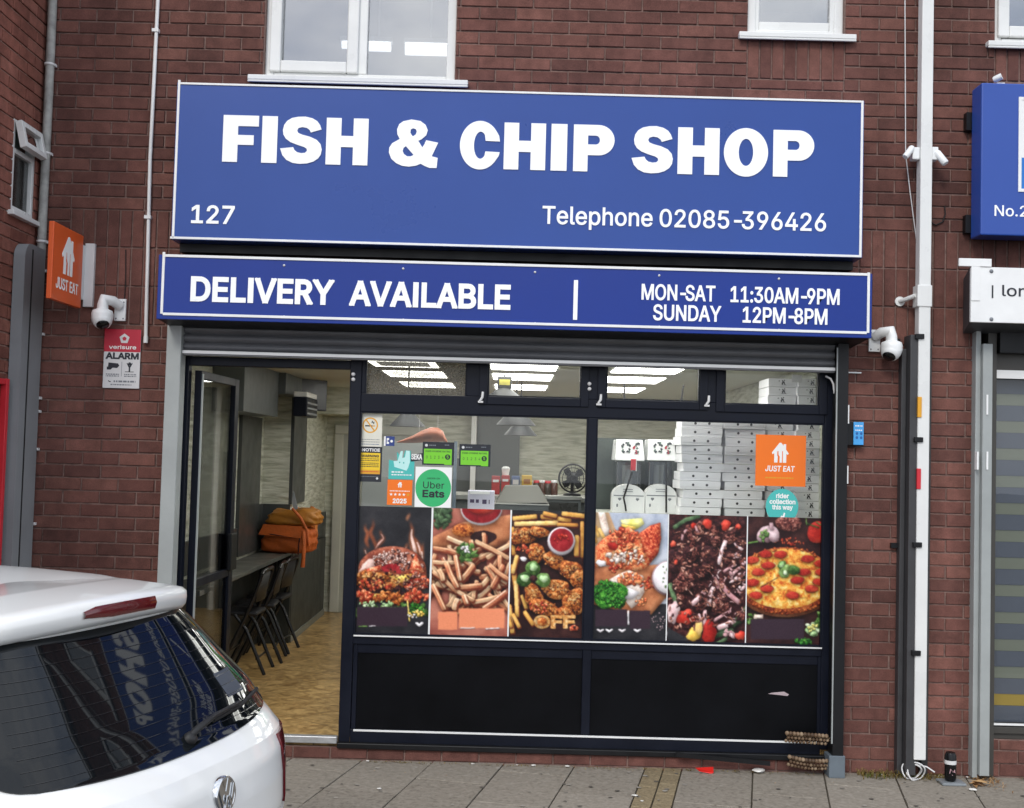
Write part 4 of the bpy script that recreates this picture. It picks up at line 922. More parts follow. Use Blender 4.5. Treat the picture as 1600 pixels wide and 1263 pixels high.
def put_text(mb, s, fn, x0, x1, z0, cap, weight=0.0, mi=0, thick=0.0, nrm=None, space=0.0, slant=0.0):
    """text fitted between x0 and x1 on baseline z0 with the given capital height"""
    gl = text_polys(s, weight, space, slant)
    xs = [px for g in gl for p in g for px, py in p]
    a, b = min(xs), max(xs); k = (x1 - x0) / (b - a)
    nn = Vector(nrm if nrm is not None else (0, -1, 0))
    aspect = cap / k
    for g in gl:
        j = 0
        for grp in contours(g):                     # strokes of one letter that cross lie a hair apart
            parts_ = [grp] + ([[q_] for p in grp for q_ in [[(x_, y_ / aspect) for x_, y_ in bar] for bar in edge_bars([(x_, y_ * aspect) for x_, y_ in p], weight)]] if weight > 0 else [])
            for pp in parts_:
                mb.flat([[(x0 + (px - a) * k, z0 + py * cap) for px, py in p] for p in pp], lambda u, v, o_=nn * (.00003 * j): Vector(fn(u, v)) + o_, mi, thick, nrm); j += 1
def contours(g):
    """group the outlines of a letter: every solid outline with the holes inside it"""
    if not g: return []
    sg = area(max(g, key=lambda p: abs(area(p)))) > 0
    solid = [p for p in g if (area(p) > 0) == sg]; hole = [p for p in g if (area(p) > 0) != sg]
    def inside(q, p):
        c = False
        for i in range(len(p)):
            (x1, y1), (x2, y2) = p[i - 1], p[i]
            if (y1 > q[1]) != (y2 > q[1]) and q[0] < (x2 - x1) * (q[1] - y1) / (y2 - y1) + x1: c = not c
        return c
    return [[p] + [h for h in hole if inside(h[0], p)] for p in solid]
def ell(cx, cy, rx, ry, n=28, a0=0, a1=2 * math.pi, rot=0):
    c, s = math.cos(rot), math.sin(rot)
    return [(cx + rx * math.cos(t) * c - ry * math.sin(t) * s, cy + rx * math.cos(t) * s + ry * math.sin(t) * c) for t in [a0 + (a1 - a0) * i / n for i in range(n if a1 - a0 > 6.2 else n + 1)]]
def arc(cx, cy, rx, ry, d0, d1, n=14):
    return [(cx + rx * math.cos(R(d0 + (d1 - d0) * i / n)), cy + ry * math.sin(R(d0 + (d1 - d0) * i / n))) for i in range(n + 1)]
# heavy capitals for the shop name: x in 0..width, y in 0..100
HV = {
 'F': (76, [[(0, 0), (32, 0), (32, 37), (66, 37), (66, 58), (32, 58), (32, 77), (76, 77), (76, 100), (0, 100)]]),
 'I': (33, [[(0, 0), (33, 0), (33, 100), (0, 100)]]),
 'H': (90, [[(0, 0), (32, 0), (32, 38), (58, 38), (58, 0), (90, 0), (90, 100), (58, 100), (58, 62), (32, 62), (32, 100), (0, 100)]]),
 'P': (88, [[(0, 0), (31, 0), (31, 35)] + [(52, 35)] + arc(54, 67.5, 34, 32.5, -90, 90, 18) + [(0, 100)], [(31, 58), (31, 77), (46, 77)] + arc(48, 67.5, 8.5, 9.5, 90, -90, 8) + [(46, 58)]]),
 'O': (95, [ell(47.5, 50, 47.5, 52, 44), ell(47.5, 50, 15.5, 29, 30)[::-1]]),
 'C': (88, [[(88, 59)] + [(86, 71)] + arc(45, 50, 43.5, 52, 38, 180, 22) + arc(45, 50, 43.5, 52, 180, 318, 22) + [(86, 28), (88, 36), (57, 37)] + arc(46, 49, 14, 28, -50, -180, 10) + arc(46, 51, 14, 28, 180, 50, 10) + [(57, 59.5)]]),
 'S': (88, [[((x - 150) / 255 * 88, (1010 - y) / 2.92) for x, y in [(400, 793), (335, 813), (326, 797), (308, 785), (280, 781), (258, 788), (251, 803), (258, 818), (282, 828), (330, 840), (372, 858), (397, 885), (405, 917), (400, 950), (384, 975), (355, 995), (318, 1007), (272, 1011), (228, 1006), (190, 988), (165, 960), (150, 918), (230, 908), (238, 925), (254, 938), (280, 944), (303, 941), (315, 929), (312, 915), (296, 905), (255, 893), (210, 876), (182, 855), (167, 830), (163, 802), (170, 770), (188, 744), (216, 726), (255, 717), (300, 715), (342, 724), (372, 741), (390, 765)]]]),
 '&': (103, [[((x - 822) / 300 * 103, (1030 - y) / 2.9) for x, y in [(1048, 863), (1122, 877), (1085, 962), (1122, 971), (1117, 1034), (1072, 1034), (1045, 1024), (1018, 1010), (990, 1023), (948, 1030), (905, 1026), (868, 1010), (838, 984), (822, 945), (824, 915), (840, 888), (886, 860), (870, 830), (868, 800), (880, 768), (905, 749), (955, 737), (1010, 745), (1042, 768), (1056, 800), (1048, 832), (1020, 858), (1000, 868), (1026, 908), (1038, 888)]],
   [((x - 822) / 300 * 103, (1030 - y) / 2.9) for x, y in [(966, 842), (984, 828), (989, 810), (982, 796), (966, 791), (952, 799), (950, 818), (956, 830)]],
   [((x - 822) / 300 * 103, (1030 - y) / 2.9) for x, y in [(925, 903), (911, 915), (906, 932), (914, 952), (934, 966), (956, 966), (974, 957), (945, 925)]]]),
}
def flatY(Y): return lambda x, z: (x, Y, z)
def pix(Y): return lambda u, v: at(u, v, Y)

# ------------------------------------------------------------------ main fascia sign
YS = -0.24
sx0, sx1, sz0, sz1 = X(272, 250, YS), X(1349, 280, YS), Z(808, 386.5 + 3, YS), Z(815, 143, YS)
SG = thing('shop_sign', 'big blue fish and chip shop sign box with heavy white capitals and a phone number', 'sign', (0, -0.1, sz0))
q = MB(); q.box(sx0, sx1, YS, 0.0, sz0 + .002, sz1); q.build('sign_box', M['blue'], SG, bevel=0.004)
q = MB(); q.box(sx0 + .02, sx1 - .02, -.12, .002, sz0 - .05, sz0 + .001); q.build('support_rail', M['blackm'], SG)
tw = 0.014
zl = Z(808, 386.5, YS)
tr_ = [(sx0 + .006, sx0 + .006 + tw, zl + .002, sz1 + .012), (sx1 - .006 - tw, sx1 - .006, zl - .006, sz1 - .002), (sx0 + .006 + tw, sx1 - .006 - tw, sz1 - .014, sz1 - .002), (sx0 - .004, sx1 - .006 - tw, zl - .006, zl + .0075)]
q = MB()
for a, b, c, d in tr_: q.box(a, b, YS - .006, YS + .003, c, d)
q.build('white_edge_trim', M['white'], SG, bevel=0.001)
q = MB()
cap_px = [('F', 348, 403.5), ('I', 409, 433), ('S', 438, 503), ('H', 509.5, 575), ('&', 608, 684.5), ('C', 717.5, 781), ('H', 787.5, 852.5), ('I', 861, 886), ('P', 896, 960), ('S', 987, 1051.5), ('H', 1059, 1124), ('O', 1131, 1200), ('P', 1208, 1272)]
cz0, cz1 = Z(808, 265.5, YS), Z(808, 192.5, YS)
for ch, ua, ub in cap_px:
    w_, ps = HV[ch]; xa_, xb_ = X(ua, 230, YS), X(ub, 230, YS); k = (xb_ - xa_) / w_
    q.flat([[(xa_ + px * k, cz0 + py / 100 * (cz1 - cz0)) for px, py in p] for p in ps], flatY(YS - .0005), 0, 0.005)
q.build('name_lettering', M['letter'], SG)
q = MB()
put_text(q, '127', flatY(YS - .0005), X(300, 335, YS), X(366, 335, YS), Z(330, 349, YS), Z(330, 322, YS) - Z(330, 349, YS), 0.03, 0, .004)
q.build('number_lettering', M['letter'], SG); q = MB()
put_text(q, 'Telephone', flatY(YS - .0005), X(848, 340, YS), X(1019, 345, YS), Z(1070, 355.5, YS), Z(1070, 328.5, YS) - Z(1070, 355.5, YS), 0.022, 0, .004, space=0)
q.build('phone_lettering', M['letter'], SG); q = MB()
put_text(q, '02085-396426', flatY(YS - .0005), X(1031, 340, YS), X(1290, 345, YS), Z(1070, 355.5, YS), Z(1070, 328.5, YS) - Z(1070, 355.5, YS), 0.022, 0, .004, space=-.01)
q.build('phone_lettering', M['letter'], SG)

# ------------------------------------------------------------------ delivery and hours sign over the shutter
YD = -0.30
dx0, dx1 = X(246, 450, YD), X(1362.5, 480, YD)
dz0, dz1 = Z(800, 513.5, YD), Z(808, 413, YD)
DS = thing('delivery_sign', 'long blue box sign with delivery wording and opening hours above the shutter', 'sign', (0, -0.12, dz0))
q = MB(); q.box(dx0, dx1, YD, YD + .02, dz0, dz1); q.build('sign_face', M['blue2'], DS, bevel=0.003)
q = MB(); q.add([(dx0, YD + .02, dz0 + .004), (dx1, YD + .02, dz0 + .004), (dx1, YD + .02, dz1 - .004), (dx0, YD + .02, dz1 - .004), (dx0 + .03, 0, dz0 - .03), (dx1 - .03, 0, dz0 - .03), (dx1 - .03, 0, dz1 + .03), (dx0 + .03, 0, dz1 + .03)],
                [(0, 1, 5, 4), (1, 2, 6, 5), (2, 3, 7, 6), (3, 0, 4, 7), (0, 3, 2, 1), (4, 5, 6, 7)]); q.build('shutter_housing', M['blackm'], DS)
lx0, lx1 = X(254.5, 445, YD), X(1356.5, 478, YD); lz0, lz1 = Z(803, 505.5, YD), Z(808, 414.5, YD)
q = MB(); tw = .015
for a, b, c, d in ((lx0 - tw / 2, lx0 + tw / 2, lz0, lz1 + .02), (lx1 - tw / 2, lx1 + tw / 2, lz0 - .0, lz1 + .012), (lx0 + tw / 2, lx1 - tw / 2, lz1 - tw / 2, lz1 + tw / 2), (lx0 + tw / 2, lx1 - tw / 2, lz0 - tw / 2, lz0 + tw / 2)): q.box(a, b, YD - .006, YD + .003, c, d)
q.build('white_edge_trim', M['white'], DS, bevel=0.001)
q = MB(); fy = flatY(YD - .0005)
zc, zt_ = Z(547, 476, YD), Z(547, 440.5, YD)
put_text(q, 'DELIVERY', fy, X(300, 455, YD), X(520, 460, YD), zc, zt_ - zc, .056, 0, .004, space=.0)
q.build('delivery_lettering', M['letter'], DS); q = MB()
put_text(q, 'AVAILABLE', fy, X(548, 460, YD), X(796, 465, YD), zc, zt_ - zc, .056, 0, .004, space=.0)
q.build('delivery_lettering', M['letter'], DS); q = MB()
q.box(X(896, 468, YD), X(902.5, 468, YD), YD - .0045, YD, Z(899, 500, YD), Z(899, 438, YD))
q.build('divider_bar', M['letter'], DS)
q = MB()
z0_, z1_ = Z(1155, 472, YD), Z(1155, 448.5, YD)
put_text(q, 'MON-SAT', fy, X(1003, 460, YD), X(1117, 460, YD), z0_, z1_ - z0_, .038, 0, .003, space=-.01)
q.build('hours_lettering', M['letter'], DS); q = MB()
put_text(q, '11:30AM-9PM', fy, X(1142, 460, YD), X(1311, 462, YD), z0_, z1_ - z0_, .038, 0, .003, space=-.02)
q.build('hours_lettering', M['letter'], DS); q = MB()
z0_, z1_ = Z(1155, 503.5, YD), Z(1155, 480, YD)
put_text(q, 'SUNDAY', fy, X(1021, 490, YD), X(1126, 490, YD), z0_, z1_ - z0_, .038, 0, .003, space=-.01)
q.build('hours_lettering', M['letter'], DS); q = MB()
put_text(q, '12PM-8PM', fy, X(1161, 490, YD), X(1292, 492, YD), z0_, z1_ - z0_, .038, 0, .003, space=-.02)
q.build('hours_lettering', M['letter'], DS)
q = MB()
for u in (444, 630, 836, 1030, 1217):
    for v in (411 + (u - 444) * .027 + 6, 491 + (u - 444) * .027 + 6):
        p = at(u, v - 2, YD); q.lathe((p.x, YD, p.z), [(.007, 0), (.007, -.003), (0, -.005)], (0, 1, 0), 10)
q.build('fixing_screws', M['palegrey'], DS)

# ------------------------------------------------------------------ delivery partner's projecting sign and other things on the left pier
def house_logo(mb, fn, cx, z0, h, mi=0, mi_cut=1, nrm=None, eps=None):
    """little white house with a fork and knife for its walls"""
    w_ = h * .42
    P = [(cx - w_, z0 + h * .50), (cx - w_ * .12, z0 + h * .99), (cx, z0 + h * 1.0), (cx + w_ * .12, z0 + h * .99), (cx + w_ * .38, z0 + h * .84), (cx + w_ * .38, z0 + h * .93), (cx + w_ * .68, z0 + h * .93), (cx + w_ * .68, z0 + h * .66), (cx + w_, z0 + h * .47), (cx + w_ * .92, z0 + h * .40), (cx + w_ * .72, z0 + h * .44), (cx + w_ * .72, z0), (cx + w_ * .32, z0), (cx + w_ * .32, z0 + h * .56), (cx + w_ * .22, z0 + h * .6), (cx + w_ * .20, z0), (cx - w_ * .08, z0), (cx - w_ * .06, z0 + h * .3), (cx - w_ * .2, z0 + h * .38), (cx - w_ * .2, z0 + h * .58), (cx - w_ * .26, z0 + h * .58), (cx - w_ * .27, z0 + h * .4), (cx - w_ * .32, z0 + h * .58), (cx - w_ * .38, z0 + h * .58), (cx - w_ * .38, z0 + h * .36), (cx - w_ * .3, z0 + h * .3), (cx - w_ * .34, z0), (cx - w_ * .72, z0), (cx - w_ * .72, z0 + h * .46), (cx - w_ * .95, z0 + h * .42)]
    mb.flat([P], fn, mi, 0.0012, nrm)
jx = X(107, 420, -.3)
PS = thing('projecting_sign', 'square orange delivery sign with a white house logo standing out from the brick pier', 'sign', (jx, -0.05, 2.67))
jx0 = -2.615; jy0, jy1 = -0.535, -0.085
jz0, jz1 = 2.665, 3.105
q = MB(); q.box(jx0 - .03, jx0, jy0, jy1, jz0, jz1); q.build('sign_panel', M['orange_dk'], PS, bevel=0.004)
q = MB(); q.box(jx0 - .024, jx0 - .006, jy1, -.002, jz0 + .06, jz1 - .05)
xx0, xx1 = X(132, 430, -.02), X(147, 430, -.02)
q.box(xx0, xx1, -.03, .0, Z(140, 480, -.02), Z(140, 381, -.02)); q.build('wall_bracket', M['palegrey'], PS, bevel=0.003)
fnj = lambda a, z: (jx0 + .0005, a, z); nj = (1, 0, 0)
q = MB(); house_logo(q, fnj, (jy0 + jy1) / 2 + .0, jz0 + .165, .225, 0, 0, nj); put_text(q, 'JUST EAT', fnj, jy0 + .06, jy1 - .06, jz0 + .072, .062, .035, 0, .001, nj); q.build('sign_print', M['signwhite'], PS)

ax0, ax1 = X(163, 560, 0), X(220, 560, 0); az0, az1 = Z(190, 607, 0), Z(190, 515, 0)
AS = thing('alarm_sign', 'red and white alarm warning plate on the brick pier under the left camera', 'sign', ((ax0 + ax1) / 2, 0, az0))
YA = -.012
q = MB(); q.box(ax0, ax1, YA, -.004, az0, az1); q.build('plate', M['palegrey'], AS, bevel=0.001)
sr = az0 + (az1 - az0) * .615
q = MB(); q.flat([[(ax0, sr), (ax1, sr), (ax1, az1), (ax0, az1)]], flatY(YA - .0004)); q.build('red_band', M['red'], AS)
W_ = ax1 - ax0; H_ = az1 - az0
q = MB(); fa = flatY(YA - .001)
pc = (ax0 + W_ * .55, az0 + H_ * .84)
pent = lambda r_, a0=90: [(pc[0] + r_ * math.cos(R(a0 + 72 * i)), pc[1] + r_ * math.sin(R(a0 + 72 * i))) for i in range(5)]
q.flat([pent(.032), pent(.014)[::-1]], fa, 0); q.flat([pent(.014)], flatY(YA - .0012), 1)
put_text(q, 'verisure', fa, ax0 + W_ * .14, ax1 - W_ * .12, az0 + H_ * .665, H_ * .062, .03, 2)
put_text(q, 'ALARM', fa, ax0 + W_ * .07, ax1 - W_ * .05, az0 + H_ * .50, H_ * .095, .07, 3)
# camera pictogram, person with raised arms, rule, lines of small print
c0 = (ax0 + W_ * .10, az0 + H_ * .31)
q.flat([[(c0[0] + W_ * a, c0[1] + H_ * b) for a, b in ((0, 0), (.1, .0), (.16, .035), (.28, .03), (.34, .07), (.3, .11), (.04, .12), (.03, .05), (0, .05))]], fa, 3)
c1 = (ax0 + W_ * .72, az0 + H_ * .36)
q.flat([[(c1[0] + W_ * a, c1[1] + H_ * b) for a, b in ((-.02, -.08), (.02, -.08), (.02, -.01), (.08, .06), (.07, .075), (0, .02), (-.07, .075), (-.08, .06), (-.02, -.01))]], fa, 3); q.flat([ell(c1[0], c1[1] + H_ * .055, W_ * .045, H_ * .028, 12)], flatY(YA - .0011), 3)
q.flat([[(c1[0] + W_ * a, c1[1] + H_ * b) for a, b in ((-.12, -.085), (.12, -.085), (.12, -.075), (-.12, -.075))]], fa, 3)
q.flat([[(ax0 + W_ * .50, az0 + H_ * .2), (ax0 + W_ * .512, az0 + H_ * .2), (ax0 + W_ * .512, az0 + H_ * .45), (ax0 + W_ * .50, az0 + H_ * .45)]], fa, 4)
r2 = random.Random(5)
def smallprint(mb, fn, x0, x1, z, h, mi, rr, nrm=None):
    x = x0
    while x < x1:
        w_ = min(rr.uniform(.5, 2.2) * h, x1 - x); mb.flat([[(x, z), (x + w_, z), (x + w_, z + h), (x, z + h)]], fn, mi, 0, nrm); x += w_ + h * .5
for (a, b, zz) in ((.08, .44, .225), (.08, .44, .195), (.58, .92, .225), (.58, .92, .195), (.3, .9, .10), (.22, .8, .05)): smallprint(q, fa, ax0 + W_ * a, ax0 + W_ * b, az0 + H_ * zz, H_ * .018 if zz != .10 else H_ * .03, 4, r2)
q.flat([arc(ax0 + W_ * .2, az0 + H_ * .13, W_ * .05, H_ * .03, 180, 300, 6) + arc(ax0 + W_ * .2, az0 + H_ * .13, W_ * .03, H_ * .015, 300, 180, 6)], fa, 3)
q.build('plate_print', [M['palegrey'], M['red'], M['signwhite'], M['ink'], M['inkgrey']], AS)

# turret cameras
def turret(u, v, side, label):
    """side -1: body hangs to the left of its wall plate"""
    p = at(u, v, 0)
    t = thing('security_camera', label, 'camera', (p.x, -.01, p.z - .09), 'white wall cameras either side of the shop')
    q = MB(); q.box(p.x - .035, p.x + .035, -.02, -.002, p.z - .06, p.z + .075); q.build('wall_plate', M['cctv'], t, bevel=0.004)
    bx = p.x + side * .075; by = -.105
    q = MB(); q.tube([(p.x, -.02, p.z + .03), (p.x + side * .03, -.06, p.z + .055), (bx, by, p.z + .06), (bx, by, p.z + .03), (bx, by, p.z - .01)], [.03, .031, .031, .032, .034], 14); q.build('bracket_arm', M['cctv'], t)
    q = MB(); q.lathe((bx, by, p.z - .01), [(.030, .012), (.058, 0.0), (.064, -.02), (.062, -.055)], n=28)
    d = Vector((side * .15 * -1, -.62, -.75)).normalized()
    if side < 0: d = Vector((.28, -.5, -.8)).normalized()
    else: d = Vector((-.42, -.45, -.8)).normalized()
    o_ = Vector((bx, by, p.z - .055))
    q.lathe(o_ - d * .01, [(.061, -.01), (.0615, .015), (.056, .04), (.047, .058), (.040, .062)], d, 28); q.build('body', M['cctv'], t)
    q = MB(); q.lathe(o_ + d * .05, [(.039, .0), (.036, .008), (.025, .013), (0, .015)], d, 24); q.build('lens', M['lens'], t)
    q = MB(); 
    for dx, dz in ((-.022, .055), (.022, -.045), (.022, .055), (-.022, -.045)): q.lathe((p.x + dx, -.0205, p.z + dz), [(.005, 0), (.004, -.002), (0, -.002)], (0, 1, 0), 8)
    q.build('screws', M['inkgrey'], t)
    q = MB(); q.tube([(p.x - .02 * side, -.006, p.z + .075), (p.x - .022 * side, -.005, p.z + .2), (p.x - .015 * side, -.005, p.z + .38)], .003, 6); q.build('cable', M['rubber'], t)
turret(189, 487, -1, 'white dome camera on the left brick pier above the alarm plate')
turret(1365, 535, 1, 'white dome camera under the right hand end of the delivery sign')

# thin white conduit on the left
c_t, c_b = at(246, -6, -.02), at(227.5, 533, -.02)
q = MB(); q.tube([(c_t.x, -.018, 6.6), (c_t.x + .003, -.018, 4.6), (c_t.x - .004, -.018, 3.6), (c_b.x, -.018, c_b.z)], .0115, 10)
for v in (48, 340): p = at(244, v, -.02); p.x = -2.253; q.box(p.x - .02, p.x + .02, -.034, -.001, p.z - .01, p.z + .01)
q.lathe((c_b.x, -.018, c_b.z - .012), [(.014, 0), (.014, .04)], (0, 0, 1), 10)
tag(q.build('conduit_pipe', M['white']), 'thin white conduit running down the left of the big sign', 'conduit')
# corner drainpipe
DP = thing('drainpipe', 'thin weathered grey pipe in the corner between the two brick walls', 'pipe', (-2.88, -.03, 0))
px_ = -2.89
q = MB(); q.tube([(px_, -.035, 6.6), (px_ + .003, -.035, 4.0), (px_, -.035, 2.2)], .026, 12); q.build('upper_pipe', M['galv'], DP)
q = MB(); q.tube([(px_, -.035, 2.2), (px_ - .004, -.035, .02)], .024, 12); q.build('lower_pipe', M['galv_lo'], DP)
for v in (101, 240, 378, 423, 522, 622, 643, 702, 819):
    zz_ = Z(60, v, -.03); q = MB(); q.lathe((px_, -.035, zz_ - .008), [(.027, 0), (.031, .002), (.031, .014), (.027, .016)], n=14); q.box(px_ - .03, px_ + .034, -.03, -.002, zz_ - .008, zz_ + .008); q.build('pipe_clip', M['palegrey'], DP)
# rounded grey casing on the side wall, red frame beside it
q = MB()
yA, yB, zt_ = -.33, -.045, 3.02
pr = [(yA, .0)] + [(yA, zt_ - .12)] + arc(yA + .09, zt_ - .09, .09, .09, 180, 90, 8) + [(yB, zt_)] + [(yB, .0)]
q.flat([pr], lambda a, z: (-2.858, a, z), 0, .0, (1, 0, 0)); q.flat([pr], lambda a, z: (-2.925, a, z), 0, 0, (-1, 0, 0))
n = len(pr); q.add([(-2.858, a, z) for a, z in pr] + [(-2.925, a, z) for a, z in pr], [(i, (i + 1) % n, n + (i + 1) % n, n + i) for i in range(n)], 0, True)
GC = q.build('grey_casing', M['anth'], bevel=0.012)
tag(GC, 'tall rounded dark grey metal casing on the side wall behind the white car', 'casing')
q = MB(); q.box(-2.8575, -2.855, -.235, -.222, .05, zt_ - .03); q.build('seam', M['rubber'], GC)
RF = thing('red_railing', 'red painted metal railing at the far left edge beside the grey casing', 'railing', (-2.9, -.5, 0))
pt = at(10, 592, -.4)
q = MB(); q.box(-2.927, -2.89, -.42, -.385, 0, pt.z); q.build('upright', M['redpost'], RF, bevel=0.003)
q = MB(); q.box(-2.922, -2.895, -1.2, -.4205, pt.z - .035, pt.z - .002); q.build('top_bar', M['redpost'], RF, bevel=0.003)
q = MB(); q.box(-2.922, -2.895, -1.2, -1.17, 0, pt.z - .036); q.build('upright', M['redpost'], RF, bevel=0.003)

# ------------------------------------------------------------------ right pier: white downpipe with its dark posts
wp = thing('white_downpipe', 'tall white square downpipe between the two shops', 'downpipe', (2.46, -.05, 0.1))
xw0, xw1 = X(1431.5, 560, -.09), X(1450, 560, -.09)
q = MB(); q.box(xw0, xw1, -.13, -.055, Z(1426, 1186, -.1), 6.7); q.build('pipe', M['upvc'], wp, bevel=0.006)
zc = Z(1430, 462, -.1)
q = MB(); q.box(xw0 - .012, xw1 + .005, -.137, -.05, zc - .07, zc + .06); q.build('collar', M['upvc'], wp, bevel=0.004)
q = MB(); q.tube([(xw0 - .075, -.01, zc - .025), (xw0 - .06, -.05, zc - .02), (xw0 - .012, -.1, zc + .0)], .014, 8); q.lathe((xw0 - .075, -.002, zc - .025), [(.03, 0), (.03, -.01)], (0, 1, 0), 12); q.build('pipe_clip', M['upvc'], wp)
po = thing('dark_post', 'dark grey upright channel left of the white downpipe with an amber and a red tab', 'post', (2.42, -.05, 0))
xq0, xq1 = X(1408, 800, -.08), X(1430, 800, -.08); zq = Z(1415, 524, -.08)
q = MB(); q.box(xq0, xq0 + .03, -.06, -.002, .02, zq - .08); q.box(xq0 + .031, xq1 + .006, -.12, -.002, .03, zq); q.build('channel', mat('dark_grey_steel', rgb(58, 58, 60), .5, var=.15), po, bevel=0.004)
for v in (526, 687, 851, 1020):
    zz_ = Z(1424, v, -.12); q = MB(); q.box(xq1 - .03, xq1 + .022, -.143, -.121, zz_ - .015, zz_ + .015); q.build('clip', M['blackm'], po, bevel=0.003)
for v0, v1, m in ((620, 652, 'amber'), (732, 764, 'redpost')):
    a, b = Z(1424, v1, -.13), Z(1424, v0, -.13); q = MB(); q.box(xq1 - .012, xq1 + .012, -.139, -.121, a, b); q.build('tab', M[m], po, bevel=0.002)
zz_ = Z(1395, 533, 0); q = MB(); q.box(xq0 - .08, xq0, -.03, -.004, zz_ - .012, zz_ + .012); zz_ = Z(1395, 852, 0); q.box(xq0 - .04, xq0, -.03, -.004, zz_ - .015, zz_ + .015); q.build('bracket', M['blackm'], po)
po2 = thing('dark_post', 'narrow dark upright strip right behind the white downpipe', 'post', (2.53, -.03, 0))
q = MB(); q.box(xw1 + .001, X(1453, 700, -.03), -.05, -.002, .02, zq - .01); q.build('channel', mat('dark_strip', rgb(52, 52, 52), .6, var=.2), po2, bevel=0.003)
FL = thing('floodlight', 'pair of small white spot heads clipped on the white downpipe', 'floodlight', (2.46, -.1, Z(1440, 245, -.1)))
zf = Z(1440, 243, -.1); xm = (xw0 + xw1) / 2
def head(p, d, L, r, par):
    q = MB(); q.lathe(p, [(r * .8, 0), (r, .01), (r, L), (r * .8, L + .006)], d, 16); q.build('spot_head', M['cctv'], par)
q = MB(); q.box(xw0 - .045, xw0 - .001, -.12, -.06, zf - .03, zf + .045); q.build('mount', M['cctv'], FL, bevel=0.006)
q = MB(); q.box(xw1 + .001, xw1 + .04, -.12, -.06, zf - .03, zf + .05); q.build('mount', M['cctv'], FL, bevel=0.006)
head(Vector((xw0 - .045, -.11, zf + .045)), (-.55, -.3, -.72), .085, .019, FL)
head(Vector((xw1 + .03, -.11, zf + .02)), (.45, -.35, -.8), .09, .022, FL)
q = MB(); p = [at(1414, -5, -.01), at(1415, 240, -.01), at(1422, 300, -.012), at(1432, 375, -.03)]
q.tube([(p[0].x, -.006, 6.5)] + p, .0035, 6); tag(q.build('thin_cable', M['palegrey']), 'thin grey cable hanging down left of the white downpipe', 'cable')
q = MB(); q.tube([at(1449, 335, -.02), at(1452, 346, -.012), at(1462, 352, -.01), at(1473, 347, -.01), at(1477, 335, -.01), at(1476, 322, -.008)], .004, 6); tag(q.build('black_cable', M['rubber']), 'short loop of black cable right of the white downpipe', 'cable')
q = MB(); q.tube([at(1447, 470, -.03), at(1451, 500, -.02), at(1453, 560, -.012), at(1452, 640, -.01)], .0035, 6); tag(q.build('grey_cable', M['palegrey']), 'thin pale cable curving out below the collar right of the white downpipe', 'cable')
# coil of cable at the foot
cc = at(1424, 1207, -.1); q = MB()
for k_, (rx, rz_) in enumerate(((.055, .05), (.045, .042), (.05, .055))):
    q.tube([(cc.x + rx * math.cos(a) + .01 * k_, -.10 - .012 * k_ - .02 * math.sin(a * 2), max(.008, .052 + rz_ * math.sin(a))) for a in [2 * math.pi * i / 22 for i in range(22)]], .0045, 7, closed=True)
q.tube([(cc.x + .03, -.11, .09), (cc.x + .08, -.13, .085), (cc.x + .12, -.15, .06)], .0045, 7)
tag(q.build('cable_coil', M['palegrey']), 'small coil of white cable lying at the foot of the white downpipe', 'cable')
# blue boxed button on the right jamb
BX = thing('key_box', 'small black box with a bright blue front on the brick right of the shop window', 'box', (2.1, -.02, Z(1335, 697, -.03)))
xa_, xb_ = X(1322, 680, -.04), X(1349, 680, -.04); za_, zb_ = Z(1336, 697, -.04), Z(1336, 659, -.04)
q = MB(); q.box(xa_, xb_, -.05, -.002, za_, zb_); q.build('case', M['blackm'], BX, bevel=0.006)
q = MB(); xf = X(1333, 680, -.05); q.box(xf, xb_ - .003, -.058, -.0505, za_ + .006, zb_ - .003); q.build('front', mat('sky_blue_plastic', rgb(70, 160, 226), .3), BX, bevel=0.003)
q = MB(); smallprint(q, flatY(-.0585), xf + .01, xb_ - .012, zb_ - .03, .008, 0, r2); smallprint(q, flatY(-.0585), xf + .01, xb_ - .012, zb_ - .055, .006, 0, r2)
for zz in (.05, .075): q.flat([ell((xf + xb_) / 2 - .012, za_ + zz, .008, .009, 10)], flatY(-.0585), 1); q.flat([ell((xf + xb_) / 2 + .014, za_ + zz, .008, .009, 10)], flatY(-.0585), 1)
q.build('front_print', [M['signwhite'], mat('deep_blue_print', rgb(30, 92, 160), .4)], BX)

# ------------------------------------------------------------------ neighbour's shop on the right
YN = -.20
nx0 = X(1533, 250, YN); nz0, nz1 = Z(1565, 368, YN), Z(1565, 130, YN)
NS = thing('neighbour_sign', 'blue neighbouring shop sign with a white framed panel, cut by the right edge', 'sign', (4.2, -.1, nz0))
q = MB(); q.box(nx0, 5.6, YN, -.05, nz0, nz1); q.build('sign_box', M['blue3'], NS, bevel=0.008)
for v in (190, 350):
    zz_ = Z(1525, v, -.03); q = MB(); q.box(nx0 - .03, nx0 + .06, -.0499, -.001, zz_ - .06, zz_ + .05); q.build('wall_bracket', M['blackm'], NS)
wx0, wz0, wz1 = X(1591, 230, YN), Z(1595, 300, YN), Z(1595, 152, YN)
q = MB(); frame_rect(q, wx0, 4.5, wz0, wz1, .018, YN - .006, YN + .002); q.build('panel_frame', M['white'], NS)
wm = wz0 + (wz1 - wz0) * .36
q = MB(); q.box(wx0 + .018, 4.482, YN - .003, YN + .002, wm, wz1 - .018); q.build('panel_white', M['white'], NS)
q = MB(); q.box(wx0 + .018, 4.482, YN - .003, YN + .002, wz0 + .018, wm - .0005); q.build('panel_blue', mat('bright_blue_vinyl', rgb(32, 116, 196), .35), NS)
